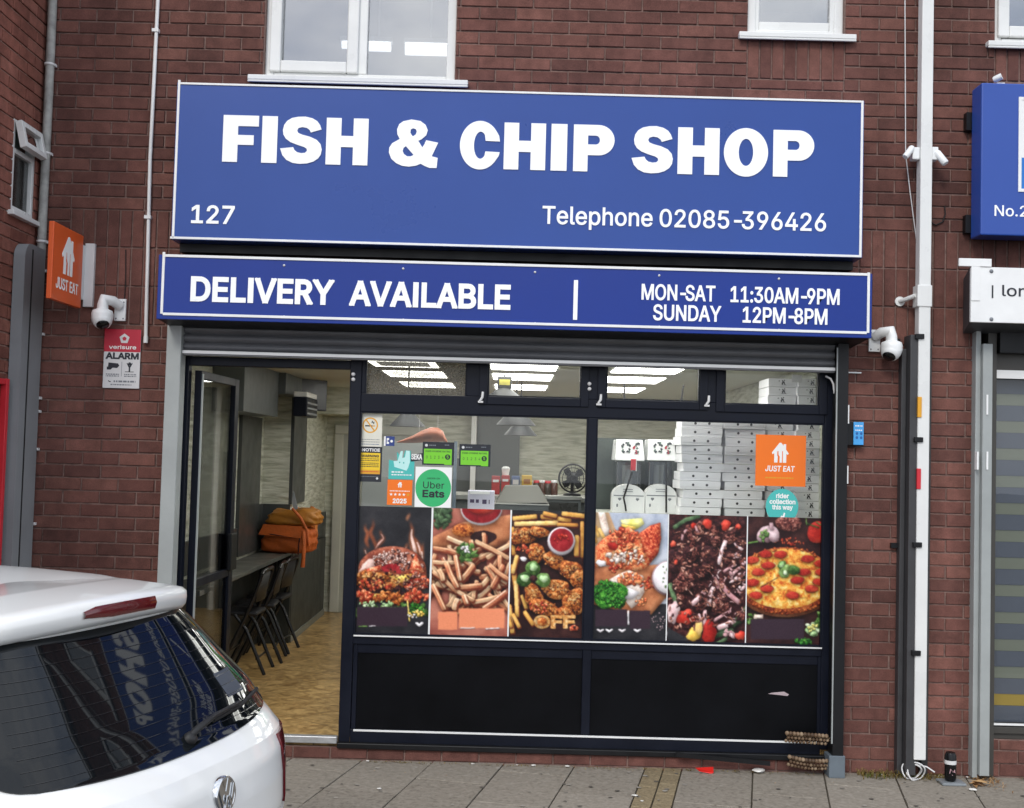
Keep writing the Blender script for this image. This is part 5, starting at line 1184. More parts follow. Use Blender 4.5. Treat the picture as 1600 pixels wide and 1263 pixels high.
q = MB(); zz_ = Z(1575, 338, YN); put_text(q, 'No.2', flatY(YN - .0005), X(1554, 330, YN), X(1605, 330, YN), zz_, Z(1575, 321.5, YN) - zz_, .012, 0, .002); q.build('number_lettering', M['letter'], NS)
q = MB(); p = at(1560, 127, -.14); q.lathe(p + Vector((-.03, 0, .005)), [(.016, 0), (.02, .01), (.02, .05)], (.7, -.5, .3), 12); q.box(p.x - .012, p.x + .035, -.15, -.12, nz1, nz1 + .02); tag(q.build('spot_lamp', M['cctv']), 'tiny white spot lamp on top of the blue neighbouring sign', 'spot lamp')
YW = -.28
wx = X(1517, 465, YW); bz0, bz1 = Z(1560, 504.5, YW), Z(1560, 418, YW)
WS = thing('white_box_sign', 'white box sign with a dark side above the neighbouring shutter', 'sign', (4.2, -.12, bz0))
q = MB(); q.box(wx, 5.6, YW, YW + .02, bz0, bz1); q.build('sign_face', M['white'], WS, bevel=0.003)
q = MB(); xb_ = X(1506, 470, -.01); q.add([(wx, YW + .02, bz0), (5.6, YW + .02, bz0), (5.6, YW + .02, bz1), (wx, YW + .02, bz1), (xb_, 0, bz0 - .035), (5.6, 0, bz0 - .035), (5.6, 0, bz1 - .03), (xb_, 0, bz1 - .03)], [(0, 1, 5, 4), (1, 2, 6, 5), (2, 3, 7, 6), (3, 0, 4, 7), (0, 3, 2, 1), (4, 5, 6, 7)]); q.build('shutter_housing', mat('dark_grey_housing', rgb(56, 58, 62), .5, var=.15), WS)
q = MB(); a, b = at(1498, 416, YW), at(1549, 405, YW); q.box(a.x, b.x, YW - .006, YW + .01, a.z, b.z); a, b = at(1517, 470, YW), at(1531, 416.5, YW); q.box(a.x, b.x, YW - .005, YW - .0005, a.z, b.z); q.build('white_cap', M['white'], WS, bevel=0.002)
q = MB()
for v in (424, 499): p = at(1549, v, YW); q.lathe((p.x, YW - .0005, p.z), [(.012, 0), (.010, -.005), (0, -.006)], (0, 1, 0), 12)
q.build('fixing_screws', M['inkgrey'], WS)
q = MB(); p0, p1 = at(1549.5, 466, YW), at(1552, 446, YW); q.box(p0.x, p1.x, YW - .002, YW - .0005, p0.z, p1.z); q.build('rule', M['ink'], WS); q = MB()
zz_ = Z(1580, 463, YW); put_text(q, 'lor', flatY(YW - .0005), X(1566, 460, YW), X(1600, 460, YW), zz_, Z(1580, 446, YW) - zz_, .01, 0, .001); q.build('lettering', M['ink'], WS)
NSH = thing('neighbour_shopfront', 'grey framed neighbouring shopfront with banded grey and green blinds', 'shopfront', (4.1, .03, .2))
ga, gb, gc = X(1525, 900, -.09), X(1533, 900, -.09), X(1548.5, 900, -.09)
q = MB(); q.box(ga, gb, -.06, .02, .01, 2.68); q.box(gb + .001, gc, -.09, .02, Z(1538, 1213, -.09), 2.60); q.build('guide_rail', M['greyguide'], NSH, bevel=0.003)
q = MB(); q.box(gc + .001, gc + .055, -.02, .1, .0, 2.7); q.box(gc + .055, 5.4, .02, .1, 2.43, 2.7); q.box(gc + .055, 5.4, .02, .1, .225, .31); q.box(gc + .055, 5.4, .0, .1, Z(1580, 1147, .0), .3); q.build('frame', mat('brown_grey_frame', rgb(62, 60, 56), .5, var=.12), NSH, bevel=0.003)
q = MB(); q.box(gc + .06, 5.4, -.05, .0, 2.55, 2.7); q.build('shutter_rail', M['blackm'], NSH, bevel=0.004)
q = MB(); zz_ = Z(1580, 592, .02); q.box(gc + .055, 5.4, .012, .03, zz_, Z(1580, 579, .02)); q.build('white_header', M['white'], NSH)
q = MB(); q.box(gc + .06, 5.4, .0, .012, Z(1580, 1134, .0), Z(1580, 1131, .0)); q.build('sill_strip', M['white'], NSH)
pane(NSH, gc + .05, 5.35, .3, 2.44, .06, M['glass'], 'window_pane')
# blind: equal grey and green slats, one yellow
cols = [mat('blind_grey', rgb(104, 110, 124), .7, var=.04), mat('blind_green', rgb(140, 144, 130), .7, var=.04), mat('blind_yellow', rgb(190, 160, 70), .7, var=.05)]
edges = [592]
while edges[-1] < 1120: k_ = (len(edges) - 1) // 2; edges += [616 + 42.6 * k_, 634 + 42.6 * k_]
edges = [e_ for e_ in edges if e_ < 1124] + [1131]
q = MB()
for i in range(len(edges) - 1):
    za_, zb_ = Z(1580, edges[i + 1], .14), Z(1580, edges[i], .14)
    mi = 0 if i % 2 == 0 else (2 if i == 23 else 1)
    q.box(gc + .03, 5.35, .135 + .004 * (i % 2), .141 + .004 * (i % 2), za_ + .0005, zb_ - .0005, mi)
q.build('blind', cols, NSH)
for va, vb, u in ((617, 648, 1543), (706, 734, 1543), (706, 734, 1528)):
    a, b = at(u - 1.2, vb, -.1), at(u + 1.8, va, -.1); q = MB(); q.box(a.x, b.x, -.096, -.0905 if u > 1530 else -.0605, a.z, b.z); q.build('white_tape', M['white'], NSH)
q = MB(); q.box(gc + .1, 5.4, .5, .6, .2, 2.7); tag(q.build('neighbour_room_wall', M['wallgrey']), kind='structure')
# can by the wall on its little grey plate
CN = thing('drink_can', 'black drinks can standing on a grey plate at the foot of the right wall', 'can', (at(1485, 1215, -.2).x, -.17, 0))
cpos = Vector((X(1485, 1200, -.17), -.17, .018))
q = MB(); q.lathe(cpos, [(.022, 0), (.031, .008), (.033, .02), (.033, .145), (.027, .160), (.026, .166), (.022, .164), (0, .162)], n=24); q.build('can_body', mat('black_can', rgb(22, 22, 24), .25, metal=.4, var=.2), CN)
q = MB()
q.lathe(cpos, [(.0335, .10), (.0335, .122)], n=24); q.build('silver_band', M['palegrey'], CN)
q = MB(); q.flat([[(-.018, .05), (.0, .04), (.02, .055), (.014, .075), (.004, .06), (-.012, .078)]], lambda a, z: (cpos.x + .0338 * math.sin(a / .0338), cpos.y - .0338 * math.cos(a / .0338), cpos.z + z)); q.build('emblem', mat('pink_print', rgb(190, 150, 156), .5), CN)
q = MB(); q.box(cpos.x - .065, cpos.x + .075, -.225, -.115, .003, .0175); tag(q.build('grey_plate', M['galv_lo'], bevel=0.004), 'small grey metal plate lying under the drinks can', 'plate')
# ------------------------------------------------------------------ food posters on the window
YPO = YG - 0.008
class ink_colour:
    pass
FLATKEYS = ('dark_slate', 'brown_board', 'dark_brown', 'grey_blue', 'brown_paper', 'plain')
def ink(name, cols, scale=60, rough=.4, island=.35, detail=5, dist=.6):
    k = ink_colour(); k.c = np.array([[min(1, max(0, v)) ** (1 / 2.2) for v in c[:3]] for c in cols]); k.s = scale; k.i = island
    k.flat = any(w_ in name for w_ in FLATKEYS); k.soft = 'flame' in name; k.r = .35 if ('fried_light' in name or 'pepperoni' in name or 'ketchup' in name or 'pizza_cheese' in name) else (.75 if 'chip' in name else 1.0)
    return k
PUR = ink('plain_plum', [rgb(60, 46, 56), rgb(64, 50, 60)], 4); PEA = ink('plain_peach', [rgb(232, 145, 108), rgb(236, 149, 112)], 4)
def boxblur(a, r):
    """three box passes along both axes, close to a Gaussian of radius r"""
    n = max(1, int(round(r)))
    for _ in range(2 if r < 1.5 else 3):
        for ax in (0, 1):
            p_ = np.concatenate([np.repeat(np.take(a, [0], ax), n, ax), a, np.repeat(np.take(a, [-1], ax), n, ax)], ax)
            c_ = np.cumsum(np.concatenate([np.zeros_like(np.take(p_, [0], ax)), p_], ax), ax)
            L = a.shape[ax]; k = 2 * n + 1
            a = (np.take(c_, range(k, k + L), ax) - np.take(c_, range(0, L), ax)) / k
    return a
NRG = np.random.default_rng(5)
def cloud(h, w_, f):
    """fractal value noise, f features across the width"""
    out = np.zeros((h, w_)); amp = 1; tot = 0
    for o_ in range(4):
        n = max(2, int(f * 2 ** o_)); g = NRG.random((int(n * h / w_) + 3, n + 3))
        y = np.linspace(0, n * h / w_, h); x = np.linspace(0, n, w_); yi, xi = y.astype(int), x.astype(int); fy_, fx_ = (y - yi)[:, None], (x - xi)[None, :]
        fy_ = fy_ * fy_ * (3 - 2 * fy_); fx_ = fx_ * fx_ * (3 - 2 * fx_)
        A = g[np.ix_(yi, xi)]; B = g[np.ix_(yi, xi + 1)]; C_ = g[np.ix_(yi + 1, xi)]; D_ = g[np.ix_(yi + 1, xi + 1)]
        out += amp * (A * (1 - fx_) * (1 - fy_) + B * fx_ * (1 - fy_) + C_ * (1 - fx_) * fy_ + D_ * fx_ * fy_); tot += amp; amp *= .62
        if n > w_ / 2: break
    return np.clip((out / tot - .5) * 1.9 + .5, 0, 1)
class Pic:
    """one printed food picture: the shapes are inked one over the other, softly, on the sheet's own fine grid of colours"""
    def __init__(s, x0, x1, z0, z1, crop=None):
        s.b = (x0, x1, z0, z1); s.crop = crop; s.W = 170; s.H = int(round(s.W * (z1 - z0) / (x1 - x0))); s.cv = np.zeros((s.H, s.W, 3)); s.nz = {}
    def w(s, x, y):
        ox, oy, k = s.crop; p = at(ox + x / k, oy + y / k, YPO)
        return ((p.x - s.b[0]) / (s.b[1] - s.b[0]) * s.W, (s.b[3] - p.z) / (s.b[3] - s.b[2]) * s.H)
    def noise(s, k):
        key = round(k.s * (s.b[1] - s.b[0]))
        if key not in s.nz: s.nz[key] = cloud(s.H, s.W, max(2, key))
        return s.nz[key]
    def colour(s, k, sl, rnd_):
        t = np.clip(s.noise(k)[sl] * (1 - k.i) + rnd_ * k.i, 0, .999) * (len(k.c) - 1); i = t.astype(int); f = (t - i)[..., None]
        return k.c[i] * (1 - f) + k.c[i + 1] * f
    def sheet(s, k): s.cv[:] = s.colour(k, (slice(None), slice(None)), .5)
    def add(s, poly, k):
        P = [s.w(*q) for q in poly]; xs = [p[0] for p in P]; ys = [p[1] for p in P]
        ar = abs(area(P)); r = min(6.5, max(1.0, .24 * math.sqrt(ar))); pad = int(3 * r + 4)
        X0, X1, Y0, Y1 = int(min(xs)) - pad, int(max(xs)) + pad, int(min(ys)) - pad, int(max(ys)) + pad
        if X1 <= 0 or Y1 <= 0 or X0 >= s.W or Y0 >= s.H: return
        gx, gy = np.arange(X0, X1) + .5, (np.arange(Y0, Y1) + .5)[:, None]
        m = np.zeros((Y1 - Y0, X1 - X0), bool)
        for i in range(len(P)):
            (xa_, ya_), (xb_, yb_) = P[i - 1], P[i]
            if ya_ == yb_: continue
            m ^= ((ya_ > gy) != (yb_ > gy)) & (gx[None, :] < (xb_ - xa_) * (gy - ya_) / (yb_ - ya_) + xa_)
        m = m.astype(float)
        if m.sum() < .5: return
        cx0, cx1, cy0, cy1 = max(X0, 0), min(X1, s.W), max(Y0, 0), min(Y1, s.H)
        lo = (slice(cy0 - Y0, cy1 - Y0), slice(cx0 - X0, cx1 - X0)); sl = (slice(cy0, cy1), slice(cx0, cx1))
        al = boxblur(m, 1) * .75 + m * .25
        col = s.colour(k, sl, NRG.random())
        if k.soft: al = boxblur(m, 2) * .8
        elif not k.flat:
            h = boxblur(m, r); h = h / max(.3, h.max()); dy, dx = np.gradient(h) ; dy, dx = dy * k.r, dx * k.r
            sh = boxblur(m, max(1, r * .7)); o_ = max(1, int(r * .5)); sh = np.roll(np.roll(sh, o_, 0), o_ // 2, 1)
            s.cv[sl] *= (1 - .5 * k.r * sh[lo])[..., None]
            lit = (1 - k.r * (.30 - .36 * h) + (dy * .9 + dx * .45) * r * .62)[lo]
            col = col * lit[..., None] + np.clip(dy * .8 + dx * .4, 0, 1)[lo][..., None] * r * .16
        a_ = al[lo][..., None]
        s.cv[sl] = s.cv[sl] * (1 - a_) + col * a_
    def blob(s, cx, cy, rx, ry, mt, rr, rough=.14, rot=0, n=22):
        ph = [rr.uniform(0, 6.28) for _ in range(4)]
        c, sn = math.cos(rot), math.sin(rot); P = []
        for i in range(n):
            t = 2 * math.pi * i / n
            k = 1 + rough * (.6 * math.sin(2 * t + ph[0]) + .5 * math.sin(3 * t + ph[1]) + .4 * math.sin(5 * t + ph[2]) + .3 * math.sin(7 * t + ph[3]))
            a, b = rx * k * math.cos(t), ry * k * math.sin(t); P.append((cx + a * c - b * sn, cy + a * sn + b * c))
        s.add(P, mt)
    def strip(s, x0, y0, x1, y1, w_, mt, rr=None, bend=0):
        d = Vector((x1 - x0, y1 - y0)); L = d.length
        if L < 1: return
        n = Vector((-d.y, d.x)) / L; h = w_ / 2
        mid = Vector(((x0 + x1) / 2, (y0 + y1) / 2)) + n * bend
        A, B = Vector((x0, y0)), Vector((x1, y1))
        u = d / L
        P = [A + n * h * .7, A + u * h * .4 + n * h, mid + n * h, B - u * h * .4 + n * h, B + n * h * .7, B - n * h * .7, B - u * h * .4 - n * h, mid - n * h, A + u * h * .4 - n * h, A - n * h * .7]
        s.add([(p.x, p.y) for p in P], mt)
    def wisp(s, ctl, mt):
        n = len(ctl); pts = []
        for i in range(n - 1):
            p0, p1, p2, p3 = ctl[max(i - 1, 0)], ctl[i], ctl[i + 1], ctl[min(i + 2, n - 1)]
            for k in range(5):
                t = k / 5; pts.append([.5 * (2 * p1[c] + (p2[c] - p0[c]) * t + (2 * p0[c] - 5 * p1[c] + 4 * p2[c] - p3[c]) * t * t + (3 * p1[c] - p0[c] - 3 * p2[c] + p3[c]) * t ** 3) for c in range(3)])
        pts.append(list(ctl[-1])); L, Rr = [], []
        for i, (x, y, w_) in enumerate(pts):
            a, b = pts[max(i - 1, 0)], pts[min(i + 1, len(pts) - 1)]; d = Vector((b[0] - a[0], b[1] - a[1])); d = d.normalized() if d.length else Vector((0, 1)); h = max(w_, 1) / 2
            L.append((x - d.y * h, y + d.x * h)); Rr.append((x + d.y * h, y - d.x * h))
        s.add(L + Rr[::-1], mt)
    def cluster(s, cx, cy, rx, ry, n, r0, r1, mt, rr, rough=.25):
        for _ in range(n):
            t, k = rr.uniform(0, 6.28), math.sqrt(rr.random()); s.blob(cx + rx * k * math.cos(t), cy + ry * k * math.sin(t), rr.uniform(r0, r1), rr.uniform(r0, r1) * .7, mt, rr, rough, rr.uniform(0, 3), 10)
F = {}
F['darkslate'] = ink('print_dark_slate', [rgb(36, 36, 40), rgb(46, 46, 50), rgb(58, 57, 60)], 12, .45, .1)
F['brownbg'] = ink('print_brown_board', [rgb(120, 62, 56), rgb(166, 98, 84), rgb(196, 132, 112)], 6, .45, .1)
F['darkbrown'] = ink('print_dark_brown', [rgb(40, 25, 28), rgb(60, 36, 36), rgb(84, 52, 48)], 12, .45, .2)
F['bun'] = ink('print_bun', [rgb(104, 48, 38), rgb(150, 80, 58), rgb(190, 122, 98), rgb(224, 180, 160)], 26, .45, .25)
F['seed'] = ink('print_seed', [rgb(160, 110, 100), rgb(226, 190, 178), rgb(250, 232, 222)], 80, .45, .8)
F['fried'] = ink('print_fried_chicken', [rgb(96, 40, 26), rgb(164, 84, 40), rgb(206, 126, 64), rgb(238, 186, 124)], 75, .45, .28, 6, 1.0)
F['friedred'] = ink('print_fried_red', [rgb(110, 30, 28), rgb(178, 62, 44), rgb(214, 110, 74), rgb(240, 184, 140)], 80, .45, .28, 6, 1.0)
F['batter'] = ink('print_batter', [rgb(164, 62, 44), rgb(214, 104, 66), rgb(236, 160, 106), rgb(248, 220, 178)], 70, .45, .3, 6, 1.2)
F['fish'] = ink('print_white_fish', [rgb(190, 160, 146), rgb(228, 210, 196), rgb(246, 238, 230)], 60, .45, .4, 6, 1.0)
F['fry'] = ink('print_chip', [rgb(196, 104, 76), rgb(234, 160, 118), rgb(248, 202, 158), rgb(255, 232, 202)], 22, .45, .62)
F['fryshade'] = ink('print_chip_side', [rgb(104, 46, 36), rgb(150, 72, 52), rgb(180, 96, 66)], 26, .45, .5)
F['frylite'] = ink('print_chip_light', [rgb(226, 160, 116), rgb(246, 208, 166), rgb(254, 236, 210)], 26, .45, .6)
F['meatlite'] = ink('print_meat_light', [rgb(96, 50, 44), rgb(148, 92, 78), rgb(196, 146, 128), rgb(226, 190, 176)], 110, .45, .45, 6, 1.2)
F['friedlite'] = ink('print_fried_light', [rgb(190, 120, 62), rgb(226, 172, 106), rgb(246, 214, 160)], 60, .45, .2, 6, 1.0)
F['frygold'] = ink('print_gold_chip', [rgb(196, 130, 62), rgb(232, 182, 98), rgb(250, 222, 158)], 30, .45, .6)
F['ketchup'] = ink('print_ketchup', [rgb(116, 22, 30), rgb(156, 36, 44), rgb(190, 70, 70)], 16, .35, .2)
F['white'] = ink('print_white', [rgb(222, 214, 216), rgb(246, 244, 244)], 30, .4, .4)
F['greens'] = ink('print_green_leaf', [rgb(40, 66, 32), rgb(86, 126, 60), rgb(160, 190, 120)], 50, .45, .55)
F['broc'] = ink('print_broccoli', [rgb(22, 60, 26), rgb(52, 124, 44), rgb(120, 190, 76)], 110, .45, .45, 6)
F['paleg'] = ink('print_pale_green', [rgb(120, 170, 100), rgb(190, 220, 166), rgb(236, 244, 220)], 40, .45, .5)
F['cheese'] = ink('print_cheese', [rgb(226, 164, 66), rgb(246, 208, 100), rgb(252, 232, 160)], 30, .45, .3)
F['flame'] = ink('print_flame', [rgb(120, 60, 40), rgb(190, 104, 66), rgb(240, 178, 130)], 20, .45, .5)
F['meat'] = ink('print_meat', [rgb(40, 20, 22), rgb(88, 46, 44), rgb(142, 84, 74), rgb(190, 140, 126)], 95, .45, .3, 6, 1.2)
F['meatdark'] = ink('print_dark_meat', [rgb(34, 18, 22), rgb(64, 34, 36), rgb(98, 56, 52)], 70, .45, .3, 6, 1.0)
F['onion'] = ink('print_onion', [rgb(170, 110, 116), rgb(216, 178, 178), rgb(246, 232, 230)], 40, .45, .6)
F['tomato'] = ink('print_tomato', [rgb(140, 30, 28), rgb(196, 56, 44), rgb(230, 118, 92)], 20, .4, .4)
F['chilli'] = ink('print_chilli_green', [rgb(40, 56, 40), rgb(78, 104, 72), rgb(130, 160, 116)], 30, .4, .4)
F['pizza'] = ink('print_pizza_cheese', [rgb(196, 84, 44), rgb(232, 150, 66), rgb(246, 198, 100), rgb(252, 228, 160)], 42, .45, .1, 6, 1.2)
F['crust'] = ink('print_pizza_crust', [rgb(110, 42, 34), rgb(178, 86, 46), rgb(220, 138, 76)], 55, .45, .2, 6, 1.0)
F['pepp'] = ink('print_pepperoni', [rgb(150, 36, 34), rgb(190, 58, 46), rgb(214, 92, 66)], 50, .4, .5)
F['greyblue'] = ink('print_grey_blue', [rgb(160, 170, 188), rgb(186, 194, 208), rgb(206, 210, 218)], 14, .45, .1)
F['paper'] = ink('print_brown_paper', [rgb(186, 140, 104), rgb(220, 188, 150), rgb(244, 226, 196)], 10, .45, .5)
F['lemon'] = ink('print_lemon', [rgb(222, 210, 96), rgb(244, 238, 150), rgb(252, 250, 214)], 18, .4, .3)
F['garlic'] = ink('print_garlic', [rgb(150, 112, 118), rgb(206, 176, 180), rgb(238, 220, 222)], 18, .45, .4)
F['board'] = ink('print_wood_board', [rgb(132, 76, 52), rgb(176, 112, 76), rgb(200, 140, 100)], 14, .45, .2)
PC = [(551.5, 671.5, (540, 780, 5.492)), (674.5, 795, (540, 780, 5.492)), (797.5, 914.5, (790, 780, 5.492)), (926.5, 1042, (790, 780, 5.492)), (1043.7, 1165.6, (1035, 780, 5.264)), (1167.4, 1289, (1035, 780, 5.264))]
ptop, pbot = Z(800, 797, YPO), Z(620, 990.5, YPO)
def newpic(i):
    a, b, c = PC[i]
    x0 = max(X(a, 895, YPO), xP1 + .001); x1 = X(b, 895, YPO)
    if i == 2: x1 = min(x1, xM0 - .001)
    if i == 3: x0 = max(x0, xM1 + .001)
    return Pic(x0, x1, pbot, ptop, c)
prm = bpy.data.materials.new('printed_picture'); prm.use_nodes = True
_t = prm.node_tree; _p = _t.nodes['Principled BSDF']; _p.inputs['Roughness'].default_value = .3; _p.inputs['Specular IOR Level'].default_value = .35
_a = _t.nodes.new('ShaderNodeAttribute'); _a.attribute_name = 'print'; _t.links.new(_a.outputs['Color'], _p.inputs['Base Color'])
_n = _t.nodes.new('ShaderNodeTexNoise'); _n.inputs['Scale'].default_value = 5; _c = _t.nodes.new('ShaderNodeTexCoord'); _t.links.new(_c.outputs['Object'], _n.inputs['Vector'])
_b = _t.nodes.new('ShaderNodeBump'); _b.inputs['Strength'].default_value = .12; _b.inputs['Distance'].default_value = .01; _t.links.new(_n.outputs['Fac'], _b.inputs['Height']); _t.links.new(_b.outputs['Normal'], _p.inputs['Normal'])
def done(p, label):
    x0, x1, z0, z1 = p.b; W, H = p.W, p.H
    cv = np.clip(boxblur(p.cv, 1) * .35 + p.cv * .65 + NRG.normal(0, .012, (H, W, 1)), 0, 1)
    cv = np.clip((cv - .5) * 1.08 + .5, 0, 1)
    X_, Z_ = np.meshgrid(np.linspace(x0, x1, W), np.linspace(z1, z0, H))
    cx, cz = (x0 + x1) / 2, z0
    co = np.stack([X_ - cx, np.zeros_like(X_), Z_ - cz], -1).reshape(-1, 3)
    idx = np.arange(W * H).reshape(H, W)
    f = np.stack([idx[:-1, :-1], idx[1:, :-1], idx[1:, 1:], idx[:-1, 1:]], -1).reshape(-1, 4)
    rim = [idx[0, 0], idx[-1, 0], idx[-1, -1], idx[0, -1]]
    n = W * H
    co = np.concatenate([co, co[rim] + np.array([0, .0012, 0])])
    fs = f.tolist() + [[rim[i], n + i, n + (i + 1) % 4, rim[(i + 1) % 4]][::-1] for i in range(4)] + [[n + 3, n + 2, n + 1, n]]
    me = bpy.data.meshes.new('food_poster'); me.from_pydata(co.tolist(), [], fs); me.materials.append(prm)
    at_ = me.color_attributes.new('print', 'FLOAT_COLOR', 'POINT')
    lin_ = np.concatenate([cv.reshape(-1, 3) ** 2.2, np.full((4, 3), .5)]); rgba = np.concatenate([lin_, np.ones((len(lin_), 1))], 1)
    at_.data.foreach_set('color', rgba.astype(np.float32).ravel())
    me.update()
    o = bpy.data.objects.new('food_poster', me); COL.objects.link(o); o.location = (cx, YPO - .0014, cz)
    tag(o, label, 'poster', 'food posters along the shop window')
rr = random.Random(11)
# 1 burger
p = newpic(0); p.sheet(F['darkslate'])
for P in ([(205, 430, 2), (178, 360, 26), (190, 300, 24), (168, 250, 16), (176, 212, 2)], [(270, 430, 10), (240, 350, 26), (214, 290, 24), (240, 225, 16), (232, 172, 2)], [(255, 430, 14), (290, 380, 40), (326, 340, 26), (304, 300, 16), (298, 262, 2)], [(600, 470, 60), (585, 400, 70), (565, 320, 40), (570, 260, 24), (550, 188, 2)], [(645, 480, 40), (635, 430, 44), (612, 370, 26), (590, 330, 4)], [(660, 520, 20), (652, 450, 24), (666, 372, 2)], [(530, 190, 2), (528, 165, 18), (545, 140, 14), (546, 118, 2)], [(512, 446, 18), (520, 410, 20), (534, 368, 2)], [(180, 475, 14), (168, 440, 14), (166, 415, 2)]):
    p.wisp(P, F['flame']); p.wisp([(a, b, c * .45) for a, b, c in P[:-1]], F['seed'] if P[0][2] > 12 else F['flame'])
p.cluster(390, 960, 360, 70, 60, 14, 40, F['greens'], rr)
p.cluster(620, 930, 60, 60, 14, 10, 30, F['broc'], rr)
dome = [(105, 660)] + arc(400, 610, 292, 205, 180, 360, 26) + [(695, 660), (640, 700), (160, 700)]
p.add(dome, F['bun'])
for _ in range(190):
    t, k = rr.uniform(math.pi, 2 * math.pi), math.sqrt(rr.random()); p.blob(415 + 250 * k * math.cos(t), 590 + 175 * k * math.sin(t) + 20, rr.uniform(8, 15), rr.uniform(6, 10), F['seed'] if rr.random() < .75 else F['meatdark'], rr, .1, rr.uniform(0, 3), 8)
p.blob(190, 590, 60, 75, F['seed'], rr, .2, .7); p.add([(120, 620), (310, 560), (300, 610), (230, 650), (215, 700), (150, 660)], F['friedred']); p.add([(540, 620), (600, 460), (640, 560), (680, 640)], F['friedred'])
p.cluster(420, 600, 90, 30, 14, 14, 34, F['ketchup'], rr)
p.cluster(300, 700, 210, 55, 70, 16, 46, F['fried'], rr); p.cluster(600, 720, 100, 90, 46, 16, 44, F['friedred'], rr); p.cluster(160, 690, 90, 60, 26, 14, 36, F['fried'], rr)
p.cluster(400, 790, 300, 40, 40, 12, 30, F['meatdark'], rr); p.cluster(260, 740, 170, 40, 36, 12, 36, F['friedred'], rr)
p.add([(365, 660), (470, 652), (575, 640), (545, 690), (500, 725), (440, 695)], F['cheese']); p.add([(150, 788), (280, 812), (415, 800), (330, 840), (235, 885)], F['cheese'])
p.cluster(300, 690, 220, 60, 36, 7, 18, F['friedlite'], rr, .3); p.cluster(600, 720, 100, 90, 40, 7, 18, F['meatlite'], rr, .3); p.cluster(400, 730, 300, 110, 60, 5, 14, F['meatdark'], rr, .3)
p.cluster(160, 840, 80, 40, 20, 16, 40, F['friedred'], rr); p.cluster(420, 850, 160, 40, 36, 16, 44, F['fried'], rr); p.cluster(610, 840, 90, 50, 24, 16, 40, F['friedred'], rr)
p.cluster(260, 900, 150, 26, 26, 8, 22, F['paleg'], rr)
p.strip(530, 870, 548, 1050, 12, F['cheese']); p.cluster(600, 985, 60, 26, 16, 8, 22, F['cheese'], rr); p.cluster(590, 1000, 60, 20, 8, 6, 14, F['white'], rr)
p.add([(98, 925), (530, 925), (530, 1090), (98, 1090)], PUR)
p.add([(632, 1098), (596, 1066), (600, 1054), (616, 1054), (632, 1068), (648, 1054), (664, 1054), (668, 1066)], F['white']); p.strip(110, 1092, 190, 1090, 10, F['greens']); p.strip(200, 1090, 260, 1086, 8, F['white'])
done(p, 'poster of a tall burger with flames round its seeded bun, leftmost in the window')
# 2 chips
p = newpic(1); p.sheet(F['brownbg'])
p.cluster(820, 150, 80, 90, 40, 20, 46, F['chilli'], rr)
p.add([(740, 330), (1010, 200), (1440, 130), (1440, 330), (1300, 420), (740, 420)], F['board'])
p.blob(1180, 330, 110, 60, F['darkbrown'], rr, .06); p.add(ell(1010, 270, 95, 60), F['fried'])
p.add(ell(1165, 85, 178, 142), F['white']); p.add(ell(1165, 80, 168, 128), F['ketchup']); p.add(ell(1165, 70, 120, 60), F['tomato'])
p.cluster(1160, 720, 190, 180, 30, 40, 80, F['darkbrown'], rr)
fr = [(870, 330, 1050, 400), (750, 420, 980, 470), (745, 540, 960, 545), (1185, 290, 1180, 420), (1110, 360, 1400, 510), (1320, 480, 1330, 640), (1250, 760, 1350, 560), (985, 700, 1100, 560), (750, 620, 960, 800), (960, 790, 1100, 870), (745, 730, 850, 950), (1180, 940, 1380, 790), (940, 480, 980, 700), (1075, 350, 1090, 480), (1230, 560, 1400, 690), (930, 950, 960, 850), (1110, 940, 1190, 740), (800, 600, 840, 700), (1040, 900, 1010, 820), (860, 540, 960, 760)]
for _ in range(58):
    a = rr.uniform(-1.2, 1.2) if rr.random() < .6 else rr.uniform(0, 3.14); cx, cy = rr.uniform(730, 1420), rr.uniform(420, 930); L = rr.uniform(60, 150)
    fr.insert(0, (cx - L * math.cos(a), cy - L * math.sin(a), cx + L * math.cos(a), cy + L * math.sin(a)))
for a, b, c, d in fr:
    if 1080 < (a + c) / 2 < 1240 and 600 < (b + d) / 2 < 860 and rr.random() < .5: continue
    w_ = rr.uniform(38, 52); be = rr.uniform(-10, 10)
    p.strip(a + 10, b + 16, c + 10, d + 16, w_, F['fryshade'], None, be); p.strip(a, b, c, d, w_ * .8, F['fry'], None, be); dx_, dy_ = (d - b), -(c - a); L_ = math.hypot(dx_, dy_) or 1; p.strip(a + dx_ / L_ * w_ * .2 * (1 if dy_ < 0 else -1), b + dy_ / L_ * w_ * .2 * (1 if dy_ < 0 else -1), c + dx_ / L_ * w_ * .2 * (1 if dy_ < 0 else -1), d + dy_ / L_ * w_ * .2 * (1 if dy_ < 0 else -1), w_ * rr.uniform(.2, .36), F['frylite'], None, be)
p.cluster(1030, 460, 80, 80, 26, 16, 38, F['greens'], rr); p.cluster(1030, 440, 30, 40, 7, 10, 20, F['white'], rr)
p.add([(740, 965), (790, 985), (790, 1160), (735, 1150)], F['brownbg']); p.add([(795, 965), (960, 965), (960, 1120), (795, 1120)], PEA); p.add([(972, 937), (1362, 937), (1362, 1106), (972, 1106)], PEA); p.strip(985, 1106, 1110, 1104, 8, F['white']); p.strip(1200, 1112, 1320, 1106, 10, F['white'])
done(p, 'poster of a heap of chips under a bowl of ketchup with peach blocks below')
